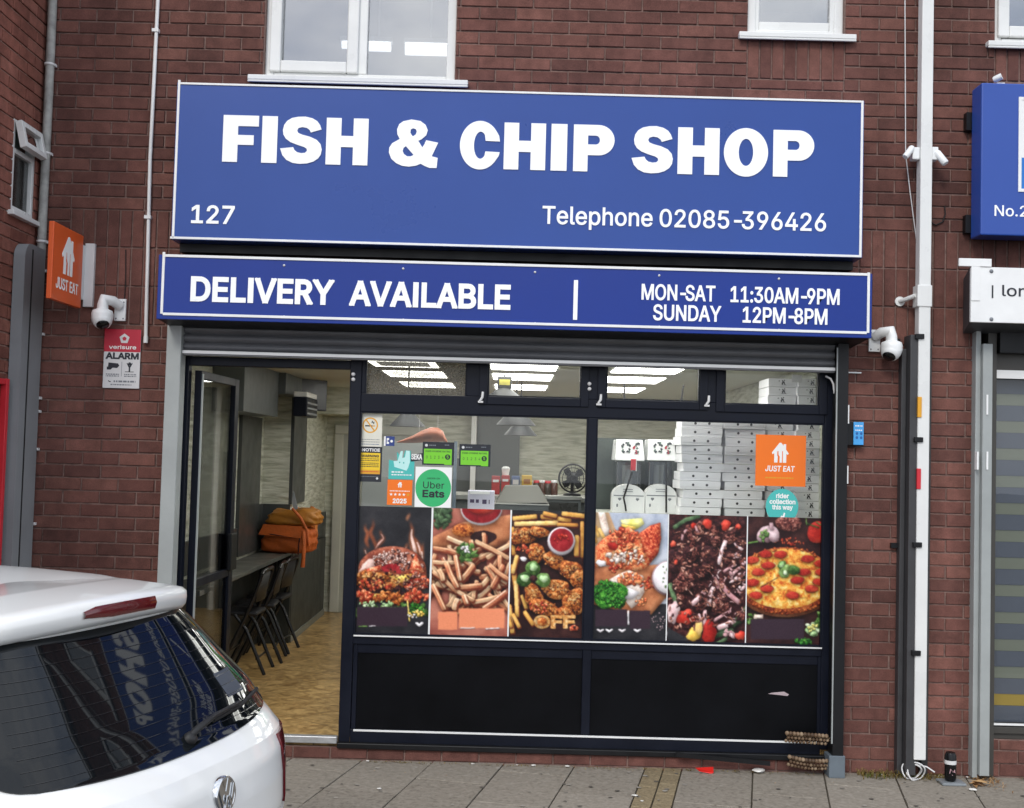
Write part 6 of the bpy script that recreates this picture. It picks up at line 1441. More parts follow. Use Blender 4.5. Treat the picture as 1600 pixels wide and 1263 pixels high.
# 3 chicken
p = newpic(2); p.sheet(F['darkbrown'])
p.add([(40, 60), (700, 60), (700, 130), (40, 130)], F['darkslate'])
for a, b, c, d in [(60, 170, 270, 150), (300, 150, 560, 185), (75, 215, 450, 205), (480, 125, 690, 150), (440, 220, 620, 225), (655, 190, 655, 500), (610, 310, 605, 490), (60, 240, 70, 480), (100, 250, 120, 420), (60, 560, 110, 900), (90, 700, 100, 1010), (30, 900, 60, 1150), (140, 820, 180, 940), (160, 960, 240, 1080), (60, 980, 120, 1100), (320, 120, 440, 150), (20, 1000, 50, 1100), (100, 480, 60, 640)]:
    w_ = rr.uniform(36, 48); p.strip(a + 6, b + 12, c + 6, d + 12, w_, F['fryshade']); p.strip(a, b, c, d, w_ * .82, F['frygold'])
def chick(parts):
    for cx, cy, rx, ry, rot in parts:
        p.blob(cx + 6, cy + 12, rx * 1.05, ry * 1.06, F['meatdark'], rr, .1, rot, 28); p.blob(cx, cy, rx, ry, F['fried'], rr, .12, rot, 28)
        p.cluster(cx, cy, rx * .85, ry * .8, int(rx * ry / 200), 5, 16, F['fried'], rr, .3); p.cluster(cx - rx * .1, cy - ry * .25, rx * .6, ry * .4, int(rx * ry / 380), 5, 13, F['friedlite'], rr, .3); p.cluster(cx, cy + ry * .2, rx * .8, ry * .6, int(rx * ry / 700), 4, 10, F['meatdark'], rr, .3)
chick([(150, 320, 120, 75, -.2), (290, 285, 90, 45, .1), (265, 465, 75, 85, .3), (420, 530, 110, 62, .55), (570, 620, 120, 80, .5), (620, 690, 60, 90, 0), (430, 770, 130, 80, .15), (240, 830, 75, 110, -.5), (330, 930, 130, 70, .35), (590, 880, 90, 130, .45), (500, 980, 80, 60, .2)])
p.cluster(160, 430, 60, 40, 12, 10, 26, F['friedred'], rr); p.cluster(280, 930, 90, 50, 14, 10, 26, F['friedred'], rr)
p.blob(155, 515, 28, 22, F['white'], rr, .15)
p.add(ell(476, 366, 118, 122, 36), F['garlic']); p.add(ell(478, 360, 116, 118, 36), F['white']); p.add(ell(480, 352, 100, 100, 34), F['ketchup']); p.cluster(480, 350, 60, 60, 12, 8, 22, F['tomato'], rr)
for cx, cy in ((235, 595), (160, 690), (322, 695)): p.blob(cx, cy, 62, 66, F['greens'], rr, .08); p.blob(cx + 6, cy - 12, 36, 34, F['paleg'], rr, .15)
p.blob(240, 680, 36, 24, F['meatdark'], rr, .1)
q_ = p
gl = text_polys('OFF', .10)
xs = [px for g in gl for pp in g for px, py in pp]
for g in gl:
    if g: 
        outer = [(255 + (px - min(xs)) / (max(xs) - min(xs)) * 330, 1100 - py * 96) for px, py in g[0]]; p.add(outer, F['friedlite'])
        for bar in edge_bars(g[0], .09): p.add([(255 + (px - min(xs)) / (max(xs) - min(xs)) * 330, 1100 - py * 96) for px, py in bar], F['friedlite'])
        for hole in g[1:]: p.add([(255 + (px - min(xs)) / (max(xs) - min(xs)) * 330, 1100 - py * 96) for px, py in hole], F['fried'])
p.blob(585, 1105, 36, 28, F['friedred'], rr, .2); p.blob(590, 1100, 14, 12, F['darkbrown'], rr, .2)
done(p, 'poster of fried chicken pieces round a white ketchup bowl')
# 4 fish
p = newpic(3); p.sheet(F['greyblue'])
p.add([(740, 900), (1420, 900), (1420, 1250), (740, 1250)], F['darkslate']); p.add([(740, 580), (1420, 560), (1420, 790), (1250, 990), (1050, 980), (740, 900)], F['board'])
p.add([(745, 100), (880, 100), (960, 300), (900, 420), (745, 480)], F['paper']); p.add([(790, 100), (850, 100), (900, 300), (840, 330)], F['fish'])
for a, b, c, d in ((770, 230, 800, 330), (800, 250, 850, 340), (760, 320, 780, 380)): p.strip(a, b, c, d, 30, F['frygold'])
p.add([(985, 180), (1170, 165), (1190, 215), (1120, 265), (1010, 240)], F['lemon']); p.add([(990, 215), (1120, 240), (1110, 265), (1000, 245)], F['cheese'])
p.add([(760, 420), (850, 330), (960, 270), (1060, 240), (1140, 300), (1240, 230), (1325, 205), (1330, 340), (1300, 480), (1200, 600), (1080, 620), (960, 590), (840, 560), (760, 600)], F['batter'])
p.add([(1140, 300), (1240, 230), (1325, 205), (1330, 340), (1310, 460), (1240, 540), (1180, 420)], F['friedred'])
p.add([(870, 380), (960, 350), (1100, 365), (1080, 420), (960, 450), (890, 430)], F['tomato'])
p.cluster(1080, 470, 130, 90, 60, 10, 34, F['batter'], rr); p.cluster(1000, 320, 140, 60, 34, 10, 30, F['friedred'], rr); p.cluster(1080, 500, 110, 60, 26, 8, 22, F['fish'], rr)
p.cluster(940, 490, 80, 40, 14, 12, 30, F['fish'], rr); p.blob(820, 550, 40, 30, F['white'], rr, .2); p.cluster(960, 600, 60, 30, 12, 10, 24, F['friedred'], rr)
p.add([(890, 690), (980, 640), (1060, 610), (1180, 660), (1190, 800), (1130, 900), (1080, 940), (1000, 840), (930, 760)], F['fish']); p.cluster(1070, 690, 100, 60, 44, 10, 30, F['batter'], rr); p.add([(960, 790), (1060, 760), (1150, 800), (1090, 860), (1000, 850)], F['white'])
p.cluster(1220, 720, 60, 60, 16, 8, 24, F['friedred'], rr); p.cluster(1160, 880, 60, 40, 12, 8, 22, F['batter'], rr)
p.blob(890, 820, 140, 120, F['broc'], rr, .16); p.cluster(880, 790, 120, 90, 90, 10, 26, F['broc'], rr, .3); p.cluster(960, 880, 80, 50, 40, 10, 22, F['broc'], rr, .3)
p.add(ell(1400, 680, 148, 150, 36), F['garlic']); p.add(ell(1402, 675, 138, 138, 36), F['white']); p.cluster(1390, 660, 90, 100, 16, 5, 12, F['greens'], rr)
p.cluster(1310, 1050, 60, 80, 30, 4, 9, F['garlic'], rr)
p.add([(770, 946), (1042, 946), (1042, 1092), (770, 1092)], PUR); p.add([(1064, 956), (1240, 956), (1240, 1112), (1064, 1112)], PUR); p.strip(1053, 955, 1053, 1080, 14, F['white'])
for cx in (815, 890, 1000, 1130): p.add([(cx, 1146), (cx - 34, 1122), (cx - 30, 1112), (cx - 14, 1114), (cx, 1124), (cx + 14, 1114), (cx + 30, 1112), (cx + 34, 1122)], F['white'])
done(p, 'poster of battered fish with broccoli and a white dip, right of the mullion')
# 5 kebab
p = newpic(4); p.sheet(F['meatdark'])
p.add(ell(300, 800, 560, 420, 40), F['meatdark'])
p.add([(60, 1060)] + arc(320, 600, 430, 640, 130, 60, 16) + arc(320, 560, 430, 640, 60, 130, 16), F['chilli'])
for x, y, a in ((560, 1040, .5), (640, 960, .9), (480, 1110, .3)): p.strip(x - 110 * math.cos(a), y + 110 * math.sin(a), x + 110 * math.cos(a), y - 110 * math.sin(a), 44, F['chilli'])
p.strip(90, 240, 310, 140, 34, F['chilli'], None, -18); p.strip(60, 690, 150, 900, 40, F['chilli'], None, 14); p.add(arc(100, 900, 120, 260, 100, 190, 12) + arc(100, 900, 100, 230, 190, 100, 12), F['white'])
for _ in range(60): p.blob(rr.uniform(40, 700), rr.uniform(200, 1060), rr.uniform(26, 66), rr.uniform(20, 46), F['meat'] if rr.random() < .6 else F['meatdark'], rr, .2, rr.uniform(0, 3), 16)
for cx, cy, r_ in ((370, 205, 38), (520, 215, 40), (90, 370, 24), (620, 230, 24), (115, 520, 20), (255, 220, 22)): p.blob(cx, cy, r_, r_ * 1.1, F['tomato'], rr, .15)
for cx, cy, r_ in ((180, 680, 100), (260, 450, 60), (330, 850, 80), (480, 880, 86), (560, 500, 60), (600, 650, 66), (350, 580, 60), (550, 320, 60), (440, 350, 50)):
    p.blob(cx + 4, cy + 10, r_ * 1.1, r_ * .8, F['meatdark'], rr, .15, rr.uniform(0, 3), 20); p.blob(cx, cy, r_, r_ * .7, F['meat'], rr, .2, rr.uniform(0, 3), 20); p.cluster(cx, cy, r_ * .7, r_ * .5, int(r_ / 3), 5, 16, F['meat'], rr)
for a, b, c, d, w_ in ((520, 340, 460, 540, 34), (420, 720, 380, 880, 34), (240, 870, 350, 760, 40), (480, 700, 640, 860, 40), (350, 910, 370, 1120, 30), (560, 660, 640, 560, 28), (620, 760, 690, 700, 26), (430, 640, 460, 740, 26), (450, 1060, 600, 990, 44), (420, 1000, 560, 920, 24), (500, 600, 600, 530, 22), (160, 340, 200, 250, 20), (270, 220, 310, 300, 18), (590, 360, 660, 420, 24), (300, 940, 320, 1030, 22)): p.strip(a, b, c, d, w_, F['onion'], None, rr.uniform(-14, 14))
p.blob(190, 970, 76, 66, F['tomato'], rr, .2); p.blob(260, 1110, 60, 56, F['cheese'], rr, .2); p.blob(385, 1090, 62, 90, F['tomato'], rr, .15); p.blob(300, 1060, 30, 60, F['frygold'], rr, .15); p.blob(90, 930, 50, 90, F['onion'], rr, .2)
p.cluster(560, 1100, 60, 40, 16, 8, 26, F['onion'], rr); p.cluster(420, 500, 260, 300, 70, 4, 10, F['meat'], rr); p.cluster(620, 600, 70, 150, 22, 6, 22, F['onion'], rr); p.blob(640, 1120, 40, 40, F['tomato'], rr, .2)
for _ in range(230):
    cx, cy = rr.uniform(60, 690), rr.uniform(240, 1060)
    if cx + cy * .2 < 170: continue
    a = rr.uniform(0, 3.14); p.blob(cx, cy, rr.uniform(10, 34), rr.uniform(5, 12), F['meatlite'] if rr.random() < .55 else F['meatdark'], rr, .3, a, 9)
for _ in range(40):
    cx, cy = rr.uniform(380, 690), rr.uniform(300, 1000); a = rr.uniform(0, 3.14); L_ = rr.uniform(6, 24); p.strip(cx - L_ * math.cos(a), cy - L_ * math.sin(a), cx + L_ * math.cos(a), cy + L_ * math.sin(a), rr.uniform(4, 11), F['onion'] if rr.random() < .7 else F['meatlite'], None, rr.uniform(-8, 8))
p.add([(40, 1050), (200, 1140), (230, 1200), (40, 1200)], F['darkslate'])
done(p, 'poster of dark grilled meat strips with onion and tomato')
# 6 pizza
p = newpic(5); p.sheet(F['darkbrown'])
p.blob(1040, 200, 110, 70, F['meat'], rr, .05); p.cluster(1080, 350, 160, 30, 20, 6, 20, F['friedred'], rr)
for a in (-.5, -.15, .2): p.blob(890 + a * 120, 290, 46, 72, F['garlic'], rr, .05, -a); 
p.strip(895, 195, 900, 260, 34, F['garlic']); p.cluster(840, 310, 34, 50, 12, 10, 26, F['greens'], rr); p.strip(700, 365, 790, 350, 14, F['greens'])
p.blob(1275, 275, 86, 90, F['tomato'], rr, .04); p.strip(1180, 200, 1290, 240, 10, F['greens']); p.strip(1260, 190, 1330, 230, 8, F['greens']); p.strip(1180, 150, 1185, 220, 8, F['greens'])
p.add(ell(1010, 690, 420, 282, 44), F['board']); p.add(ell(1010, 672, 400, 275, 44), F['crust']); p.add(ell(1010, 655, 372, 246, 44), F['pizza']); p.cluster(1010, 650, 330, 210, 70, 10, 34, F['pizza'], rr)
for _ in range(90):
    t = rr.uniform(0, 6.28); k = rr.uniform(.93, 1.03); p.blob(1010 + 392 * k * math.cos(t), 668 + 268 * k * math.sin(t), rr.uniform(8, 20), rr.uniform(6, 14), F['crust'], rr, .25, rr.uniform(0, 3), 10)
for cx, cy in ((850, 452), (970, 455), (1195, 490), (740, 500), (870, 545), (790, 600), (1165, 600), (1110, 665), (860, 735), (745, 685), (1225, 735), (1070, 790), (1300, 530), (1290, 680), (770, 790), (1310, 600)): p.blob(cx, cy + 4, 58, 32, F['crust'], rr, .06); p.blob(cx, cy, 52, 28, F['pepp'], rr, .08); p.cluster(cx, cy, 36, 16, 5, 4, 9, F['pepp'], rr)
p.strip(810, 725, 950, 645, 6, F['darkbrown']); p.cluster(880, 690, 40, 22, 6, 4, 9, F['crust'], rr)
for cx, cy, rx, ry, ro in ((1000, 610, 44, 40, .3), (1080, 585, 54, 38, .2), (985, 545, 34, 40, .1), (1010, 570, 26, 40, .8)): p.blob(cx, cy, rx, ry, F['greens'], rr, .1, ro)
p.blob(980, 540, 20, 26, F['paleg'], rr, .1); p.blob(1010, 605, 18, 20, F['paleg'], rr, .1)
p.cluster(740, 980, 60, 40, 20, 8, 20, F['greens'], rr); p.add([(755, 950), (830, 948), (830, 985), (750, 985)], F['fish'])
p.add([(728, 985), (1164, 985), (1164, 1152), (728, 1152)], PUR)
p.cluster(1250, 1060, 60, 60, 30, 12, 30, F['paleg'], rr); p.cluster(1310, 1000, 40, 80, 30, 12, 30, F['greens'], rr); p.cluster(1160, 1170, 60, 30, 20, 10, 24, F['broc'], rr); p.cluster(1230, 1050, 40, 40, 10, 8, 20, F['lemon'], rr)
done(p, 'poster of a pepperoni pizza with a tomato and garlic, rightmost in the window')
# white gaps between the sheets
for i, (ua, ub) in enumerate(((671.5, 674.5), (795, 797.5), (1042, 1043.7), (1165.6, 1167.4))):
    q = MB(); q.box(X(ua, 895, YPO) + .0002, X(ub, 895, YPO) - .0002, YPO - .003, YPO, pbot, ptop)
    tag(q.build('white_border_strip', M['white']), ['thin white strip between the burger and chips posters', 'thin white strip between the chips and chicken posters', 'thin white strip between the fish and meat posters', 'thin white strip between the meat and pizza posters'][i], 'strip', 'white strips between the posters')

# ------------------------------------------------------------------ stickers on the glass
YST = YG - 0.003
def sticker(u0, u1, v0, v1, base, label, cat='sticker', shape=None, crop=None, skew=0.0):
    um, vm = (u0 + u1) / 2, (v0 + v1) / 2
    x0, x1, z0, z1 = X(u0, vm, YST), X(u1, vm, YST), Z(um, v1, YST), Z(um, v0, YST)
    mb = MB(); mats = [base]
    if shape is None: mb.flat([[(x0, z0 + skew), (x1, z0), (x1, z1), (x0, z1 + skew)]], flatY(YST), 0, .0006)
    else: mb.flat([[(x0 + (x1 - x0) * a, z0 + (z1 - z0) * b) for a, b in shape]], flatY(YST), 0, .0006)
    lev = [0]
    def m(mt):
        if mt not in mats: mats.append(mt)
        return mats.index(mt)
    def sh(pts, mt, holes=()):
        lev[0] += 1; y = YST - .0006 - lev[0] * .0001
        mb.flat([[(x0 + (x1 - x0) * a, z0 + (z1 - z0) * b) for a, b in pp] for pp in [pts, *holes]], flatY(y), m(mt))
    def tx(s_, a0, a1, b, h, mt, wt=.02, slant=0):
        lev[0] += 1; y = YST - .0006 - lev[0] * .0001
        put_text(mb, s_, flatY(y), x0 + (x1 - x0) * a0, x0 + (x1 - x0) * a1, z0 + (z1 - z0) * b, (z1 - z0) * h, wt, m(mt), slant=slant)
    def sp(a0, a1, b, h, mt):
        lev[0] += 1; y = YST - .0006 - lev[0] * .0001
        smallprint(mb, flatY(y), x0 + (x1 - x0) * a0, x0 + (x1 - x0) * a1, z0 + (z1 - z0) * b, (z1 - z0) * h, m(mt), r2)
    def fin(name='window_sticker'):
        o = mb.build(name, mats); tag(o, label, cat, 'stickers on the shop window'); return o
    asp = (z1 - z0) / (x1 - x0)
    def house(cx, b, h, mt):
        lev[0] += 1; y = YST - .0006 - lev[0] * .0001 - .001
        house_logo(mb, lambda a, z: (a, y + .001, z), x0 + (x1 - x0) * cx, z0 + (z1 - z0) * b, (z1 - z0) * h, m(mt))
    return sh, tx, sp, fin, asp, house
rect = lambda a, b, c, d: [(a, c), (b, c), (b, d), (a, d)]
def star(cx, cy, r_, asp): return [(cx + (r_ if i % 2 == 0 else r_ * .42) * math.cos(R(90 + 36 * i)), cy + (r_ if i % 2 == 0 else r_ * .42) * math.sin(R(90 + 36 * i)) / asp) for i in range(10)]
# no smoking
sh, tx, sp, fin, asp, house = sticker(561, 597, 647, 699, mat('cream_vinyl', rgb(222, 220, 206), .4), 'cream no smoking sticker with an amber ring at the top left of the window')
sh(ell(.48, .66, .34, .34 / asp, 30), M['amber'], [ell(.48, .66, .28, .28 / asp, 30)[::-1]])
sh(rect(.26, .58, .62, .66), M['ink']); sh(rect(.6, .68, .62, .66), M['amber']); sh([(.52, .72), (.56, .8), (.64, .74), (.68, .80), (.64, .69), (.56, .75)], M['ink'])
sh([(.26, .82), (.30, .85), (.70, .50), (.66, .47)], M['amber']); sp(.06, .9, .22, .02, M['inkgrey']); sp(.06, .9, .15, .02, M['inkgrey']); sp(.06, .9, .08, .02, mat('blue_print', rgb(60, 90, 140), .5)); fin()
# notice
sh, tx, sp, fin, asp, house = sticker(560, 596.5, 698, 753, M['ink'], 'black and yellow notice sticker below the no smoking sign')
tx('NOTICE', .14, .9, .865, .08, M['signwhite'], .05); sh(rect(.05, .93, .34, .82), M['yellow']); sh(rect(.05, .93, .22, .34), M['amber']); tx('WARNING', .12, .86, .70, .065, M['ink'], .06)
for b in (.64, .59, .52, .47, .42): sp(.1, .88, b, .022, M['ink'])
sp(.1, .88, .28, .018, M['redpost']); sp(.1, .88, .14, .018, M['inkgrey']); sh(ell(.82, .1, .05, .05 / asp, 12), M['palegrey']); fin()
# little blue and white square
sh, tx, sp, fin, asp, house = sticker(600, 616.5, 682, 697, mat('royal_blue_vinyl', rgb(40, 62, 130), .4), 'tiny blue and white square sticker right of the no smoking sign')
sh(rect(0, .16, 0, 1), M['signwhite']); sh(rect(.26, .48, .2, .82), M['signwhite'], [rect(.34, .48, .42, .6)[::-1]]); sh(ell(.72, .5, .13, .14, 10), M['signwhite']); fin()
# teal sticker with a rabbit eared white mark
sh, tx, sp, fin, asp, house = sticker(607.5, 647.5, 704, 749, M['teal'], 'teal sticker with a pale long eared animal head above the orange award', shape=[(0, 0), (1, 0), (1, .62), (.86, .64), (.84, 1.0), (.62, 1.0), (.55, .72), (.30, .95), (.33, .62), (0, .66)])
sh([(.18, .62), (.34, .64), (.45, .98), (.54, .98), (.52, .74), (.62, .76), (.66, 1.0), (.80, .99), (.82, .60), (.76, .40), (.70, .30), (.22, .42)], mat('pale_teal_vinyl', rgb(190, 234, 230), .4)); sh(ell(.42, .58, .03, .03, 8), M['teal']); sh(ell(.58, .57, .03, .03, 8), M['teal'])
sp(.12, .6, .22, .05, M['signwhite']); sp(.12, .9, .13, .04, M['signwhite']); fin()
# orange award
sh, tx, sp, fin, asp, house = sticker(605, 644, 750, 789.5, M['orange'], 'orange award sticker with stars and a year, left of the green disc')
house(.5, .70, .22, M['signwhite']); sp(.1, .9, .54, .035, M['signwhite'])
for i in range(5): sh(star(.16 + .17 * i, .42, .07, asp), M['signwhite'] if i < 4 else M['amber'])
tx('2025', .24, .78, .08, .17, M['signwhite'], .07); fin()
# green disc on white card
sh, tx, sp, fin, asp, house = sticker(648.5, 705.5, 730, 793, M['signwhite'], 'round green delivery sticker with dark lettering on a white card')
sh(ell(.5, .48, .49, .47, 44), M['green']); tx('Uber', .22, .80, .47, .165, M['ink'], .008); tx('Eats', .22, .80, .255, .165, M['ink'], .05); tx('ORDER ON', .32, .68, .70, .035, mat('dark_green_ink', rgb(20, 84, 52), .5), .03); fin()
# hygiene ratings
for (ua, ub, va, vb, lb) in ((660, 709.5, 691, 727, 'black and green food hygiene rating sticker above the green disc'), (717.5, 766.5, 694.5, 729, 'black and green food hygiene rating sticker, the right hand one of two')):
    sh, tx, sp, fin, asp, house = sticker(ua, ub, va, vb, M['ink'], lb)
    sh(rect(.05, .93, .06, .70), M['lime']); tx('FOOD HYGIENE RATING', .10, .88, .56, .07, M['ink'], .03)
    for i in range(5): tx(str(i), .12 + .125 * i, .17 + .125 * i, .28, .12, mat('green_ink', rgb(60, 130, 30), .5) if i < 0 else M['ink'], -.01)
    sh(ell(.80, .36, .085, .085 / asp, 22), M['ink']); tx('5', .77, .83, .30, .13, M['lime'], .03); sh(rect(.70, .93, .02, .06), M['lime']); sh(ell(.12, .85, .045, .045 / asp, 10), M['palegrey']); sp(.2, .42, .83, .05, M['inkgrey']); sp(.70, .85, .86, .04, M['inkgrey']); fin()
# white strip lettering beside the rating
sh, tx, sp, fin, asp, house = sticker(642, 660, 708, 719, M['ink'], 'small tilted black strip with white letters left of the hygiene rating', skew=-.012); tx('SEKA', .06, .96, .1, .7, M['signwhite'], .08); fin()
# big orange square
sh, tx, sp, fin, asp, house = sticker(1180.5, 1259, 680, 760, M['orange'], 'large square orange delivery sticker with a white house on the pizza boxes')
house(.49, .46, .39, M['signwhite']); tx('JUST EAT', .20, .78, .29, .105, M['signwhite'], .045, .12); sp(.2, .77, .15, .025, M['amber']); fin()
# round teal
sh, tx, sp, fin, asp, house = sticker(1196.5, 1247.5, 763.5, 811.5, M['teal'], 'round teal rider collection sticker under the orange square', shape=[p_ for p_ in ell(.5, .42, .5, .57, 44)])
tx('rider', .32, .70, .69, .14, M['signwhite'], .06); tx('collection', .12, .90, .50, .14, M['signwhite'], .06); tx('this way', .20, .82, .32, .14, M['signwhite'], .06); sh([(.43, .0), (.48, .12), (.52, .1), (.56, .22), (.60, .2), (.58, .08), (.62, -.02), (.5, -.06)], M['signwhite']); fin()
# ------------------------------------------------------------------ things inside the shop
blk = mat('black_tube_metal', rgb(22, 22, 24), .35, var=.15)
seatm = mat('black_vinyl_seat', rgb(26, 26, 28), .55, var=.2)
# bar shelf along the left wall
BS = thing('wall_counter', 'long dark wall counter along the left side of the shop', 'counter', (-2.0, 1.8, FLZ))
q = MB(); q.box(-2.199, -1.93, .30, 3.33, .911, .945); q.build('top', mat('counter_top', rgb(84, 85, 80), .4, var=.06), BS, bevel=0.004)
q = MB(); q.box(-2.199, -2.05, 3.28, 3.325, FLZ, .91); q.build('end_panel', M['wallgrey'], BS, bevel=0.003); q = MB(); q.box(-2.199, -2.05, .31, .35, FLZ, .91); q.build('end_panel', M['wallgrey'], BS, bevel=0.003)
# folding chairs
def chair(label):
    t = thing('folding_chair', label, 'chair', (0, 0, 0), 'black folding chairs along the wall counter')
    W2 = .19
    for sg in (-1, 1):
        y = sg * W2
        q = MB(); q.tube([(.17, y, 0), (.03, y, .33), (-.01, y, .45), (.10, y, .62), (.15, y, .78)], .0145, 8) if False else q.tube([(-.17, y, 0.0), (.02, y, .40), (.10, y, .60), (.15, y, .76)], .0145, 8); q.build('frame_leg', blk, t)
        y2 = sg * (W2 - .025)
        q = MB(); q.tube([(.19, y2, 0.0), (.04, y2, .34), (-.05, y2, .45)], .0145, 8); q.build('rear_leg', blk, t)
    q = MB(); q.tube([(.15, -W2, .76), (.158, -W2 + .03, .785), (.16, 0, .79), (.158, W2 - .03, .785), (.15, W2, .76)], .0145, 8); q.build('top_rail', blk, t)
    q = MB(); q.tube([(.125, -W2 + .02, .12), (.125, W2 - .02, .12)], .008, 8); q.build('stretcher', blk, t); q = MB(); q.tube([(-.09, -W2, .17), (-.09, W2, .17)], .008, 8); q.build('stretcher', blk, t)
    q = MB(); n = 8
    pts = []
    for i in range(n + 1):
        y = -W2 + .012 + (2 * W2 - .024) * i / n; b = .02 * (1 - (2 * i / n - 1) ** 2); pts.append((y, b))
    for z0, z1, x0 in ((.55, .77, .10),):
        q.add([(x0 + b, y, z0) for y, b in pts] + [(x0 + .035 + b, y, z1) for y, b in pts] + [(x0 + .008 + b, y, z0) for y, b in pts] + [(x0 + .043 + b, y, z1) for y, b in pts],
              [(i, i + 1, n + 2 + i, n + 1 + i) for i in range(n)] + [(2 * n + 3 + i, 2 * n + 2 + i, 3 * n + 3 + i, 3 * n + 4 + i) for i in range(n)] + [(n + 1 + i, n + 2 + i, 3 * n + 4 + i, 3 * n + 3 + i) for i in range(n)] + [(i + 1, i, 2 * n + 2 + i, 2 * n + 3 + i) for i in range(n)], 0, True)
    q.build('backrest', seatm, t)
    q = MB(); q.box(-.20, .12, -.165, .165, .44, .475); q.build('seat', seatm, t, bevel=0.015)
    return t
ch0 = chair('black folding chair nearest the open glass door')
ch0.location = (-2.02, 2.02, FLZ)
dup(ch0, (-2.0, 2.50, FLZ), R(5), 'middle black folding chair of the three at the wall counter')
dup(ch0, (-2.0, 2.96, FLZ), R(-4), 'black folding chair in front of the orange bags, deepest in the shop')

# bags
def soft(name, o_, dims, rz, mats_, label, cat, puff=.06, seed=1, parent=None):
    rr_ = random.Random(seed); b = bmesh.new(); bmesh.ops.create_cube(b, size=1); bmesh.ops.subdivide_edges(b, edges=b.edges[:], cuts=13, use_grid_fill=True)
    mb = MB(); c, s_ = math.cos(rz), math.sin(rz); ph = [rr_.uniform(0, 6) for _ in range(6)]
    V = []
    for v in b.verts:
        x, y, z = v.co * 2
        k_ = max(abs(x), abs(y), abs(z)) / max(1e-6, (abs(x) ** 5 + abs(y) ** 5 + abs(z) ** 5) ** .2)      # cushion shape
        x, y, z = x * k_, y * k_, z * k_
        wr = 1 + puff * .5 * (1 - z * z) + .035 * math.sin(7 * x + ph[0] + 3 * z) * math.sin(6 * z + ph[1]) + .03 * math.sin(11 * y + ph[2] + 6 * z + 4 * x) + .02 * math.sin(17 * x + 9 * z + ph[4])
        up_ = (z + 1) / 2
        sag = .13 * math.sin(2.2 * x + ph[3]) * up_ + .06 * math.sin(5 * x + 3 * y + ph[5]) * up_
        px_, py_, pz_ = x * dims[0] / 2 * wr * (1 - .16 * up_) + .05 * up_ * dims[0], y * dims[1] / 2 * wr * (1 - .25 * up_), dims[2] * (up_ * (1 - abs(sag)) + sag * .5 * up_)
        V.append((o_[0] + px_ * c - py_ * s_, o_[1] + px_ * s_ + py_ * c, o_[2] + max(pz_, 0)))
    mb.add(V, [[q_.index for q_ in f.verts] for f in b.faces], 0, True); b.free()
    return mb
bagm = mat('orange_bag_fabric', rgb(184, 88, 28), .65, var=.18, vscale=9, bump=.5, bscale=30)
bagm2 = mat('mustard_bag_fabric', rgb(166, 108, 34), .55, var=.22, vscale=9, bump=.6, bscale=24)
seam = mat('dark_red_piping', rgb(70, 26, 20), .6)
BG = thing('delivery_bag', 'bright orange insulated delivery bag with dark piping on the end of the wall counter', 'bag', (-1.93, 3.2, .946))
soft('b', (-1.93, 3.17, .946), (.47, .30, .25), R(-12), None, '', '', seed=2).build('bag_body', bagm, BG)
q = MB(); a_ = R(-12)
def bgp(x, y, z): return (-1.93 + x * math.cos(a_) - y * math.sin(a_), 3.17 + x * math.sin(a_) + y * math.cos(a_), .946 + z)
q.tube([bgp(-.205, -.155, .175), bgp(-.08, -.172, .165), bgp(.08, -.172, .150), bgp(.205, -.16, .155)], .006, 6); q.tube([bgp(.16, -.162, .0), bgp(.165, -.17, .08), bgp(.17, -.165, .155)], .006, 6); q.build('piping', seam, BG)
q = MB(); q.tube([bgp(.20, -.16, .20), bgp(.22, -.19, .10), bgp(.225, -.2, -.02), bgp(.22, -.2, -.1)], [.014, .018, .016, .02], 8); q.build('strap', bagm, BG)
q = MB(); q.add([bgp(-.21, -.175, .16), bgp(.19, -.18, .145), bgp(.18, -.15, .245), bgp(-.18, -.14, .25)], [(0, 1, 2, 3)]); q.build('flap', bagm, BG)
BG2 = thing('delivery_bag', 'mustard brown bag slumped on top of the bright orange delivery bag', 'bag', (-1.83, 3.2, 1.21))
soft('b', (-1.89, 3.18, .0 + 1.185), (.46, .28, .16), R(-10), None, '', '', puff=.12, seed=5).build('bag_body', bagm2, BG2)
q = MB(); q.tube([(-1.88, 3.02, 1.34), (-1.80, 3.0, 1.26), (-1.74, 2.99, 1.16), (-1.72, 2.99, 1.02)], [.012, .013, .012, .01], 8); q.build('strap', bagm, BG2)
BG3 = thing('delivery_bag', 'tan orange bag standing behind the other two bags', 'bag', (-1.86, 3.5, .946))
soft('b', (-1.86, 3.52, .946), (.24, .24, .40), R(12), None, '', '', seed=9).build('bag_body', mat('tan_bag', rgb(206, 120, 46), .55, var=.15, bump=.4), BG3)
q = MB(); q.box(-1.80, -1.60, 3.16, 3.34, 0.13, 1.058); q.build('stand', M['wallgrey'], BG3) if False else None
SH = thing('shelf_unit', 'long dark low cabinet front behind the bags at the end of the wall counter', 'cabinet', (-1.94, 4.2, FLZ))
q = MB(); q.box(-2.199, -1.93, 3.3315, 3.358, FLZ, .9445); q.box(-1.958, -1.925, 3.36, 5.2, FLZ, .9445); q.build('carcass', mat('dark_olive_panel', rgb(44, 48, 45), .5, var=.1), SH, bevel=0.004)
q = MB(); q.box(-1.9245, -1.915, 3.36, 5.19, FLZ, FLZ + .06); q.build('plinth', mat('cab_plinth', rgb(120, 122, 114), .5), SH)
# grey leaning board
p0, p1, p2, p3 = at(449, 757, 3.45), at(456, 757, 3.45), at(474, 806, 3.3), at(461, 806, 3.3)
q = MB(); q.obox(p3, p0 - p3, p1 - p0 + Vector((.0, .0, 0)), Vector((.0, .02, 0))); tag(q.build('leaning_board', M['anth']), 'narrow grey board leaning by the wall above the bags', 'board')
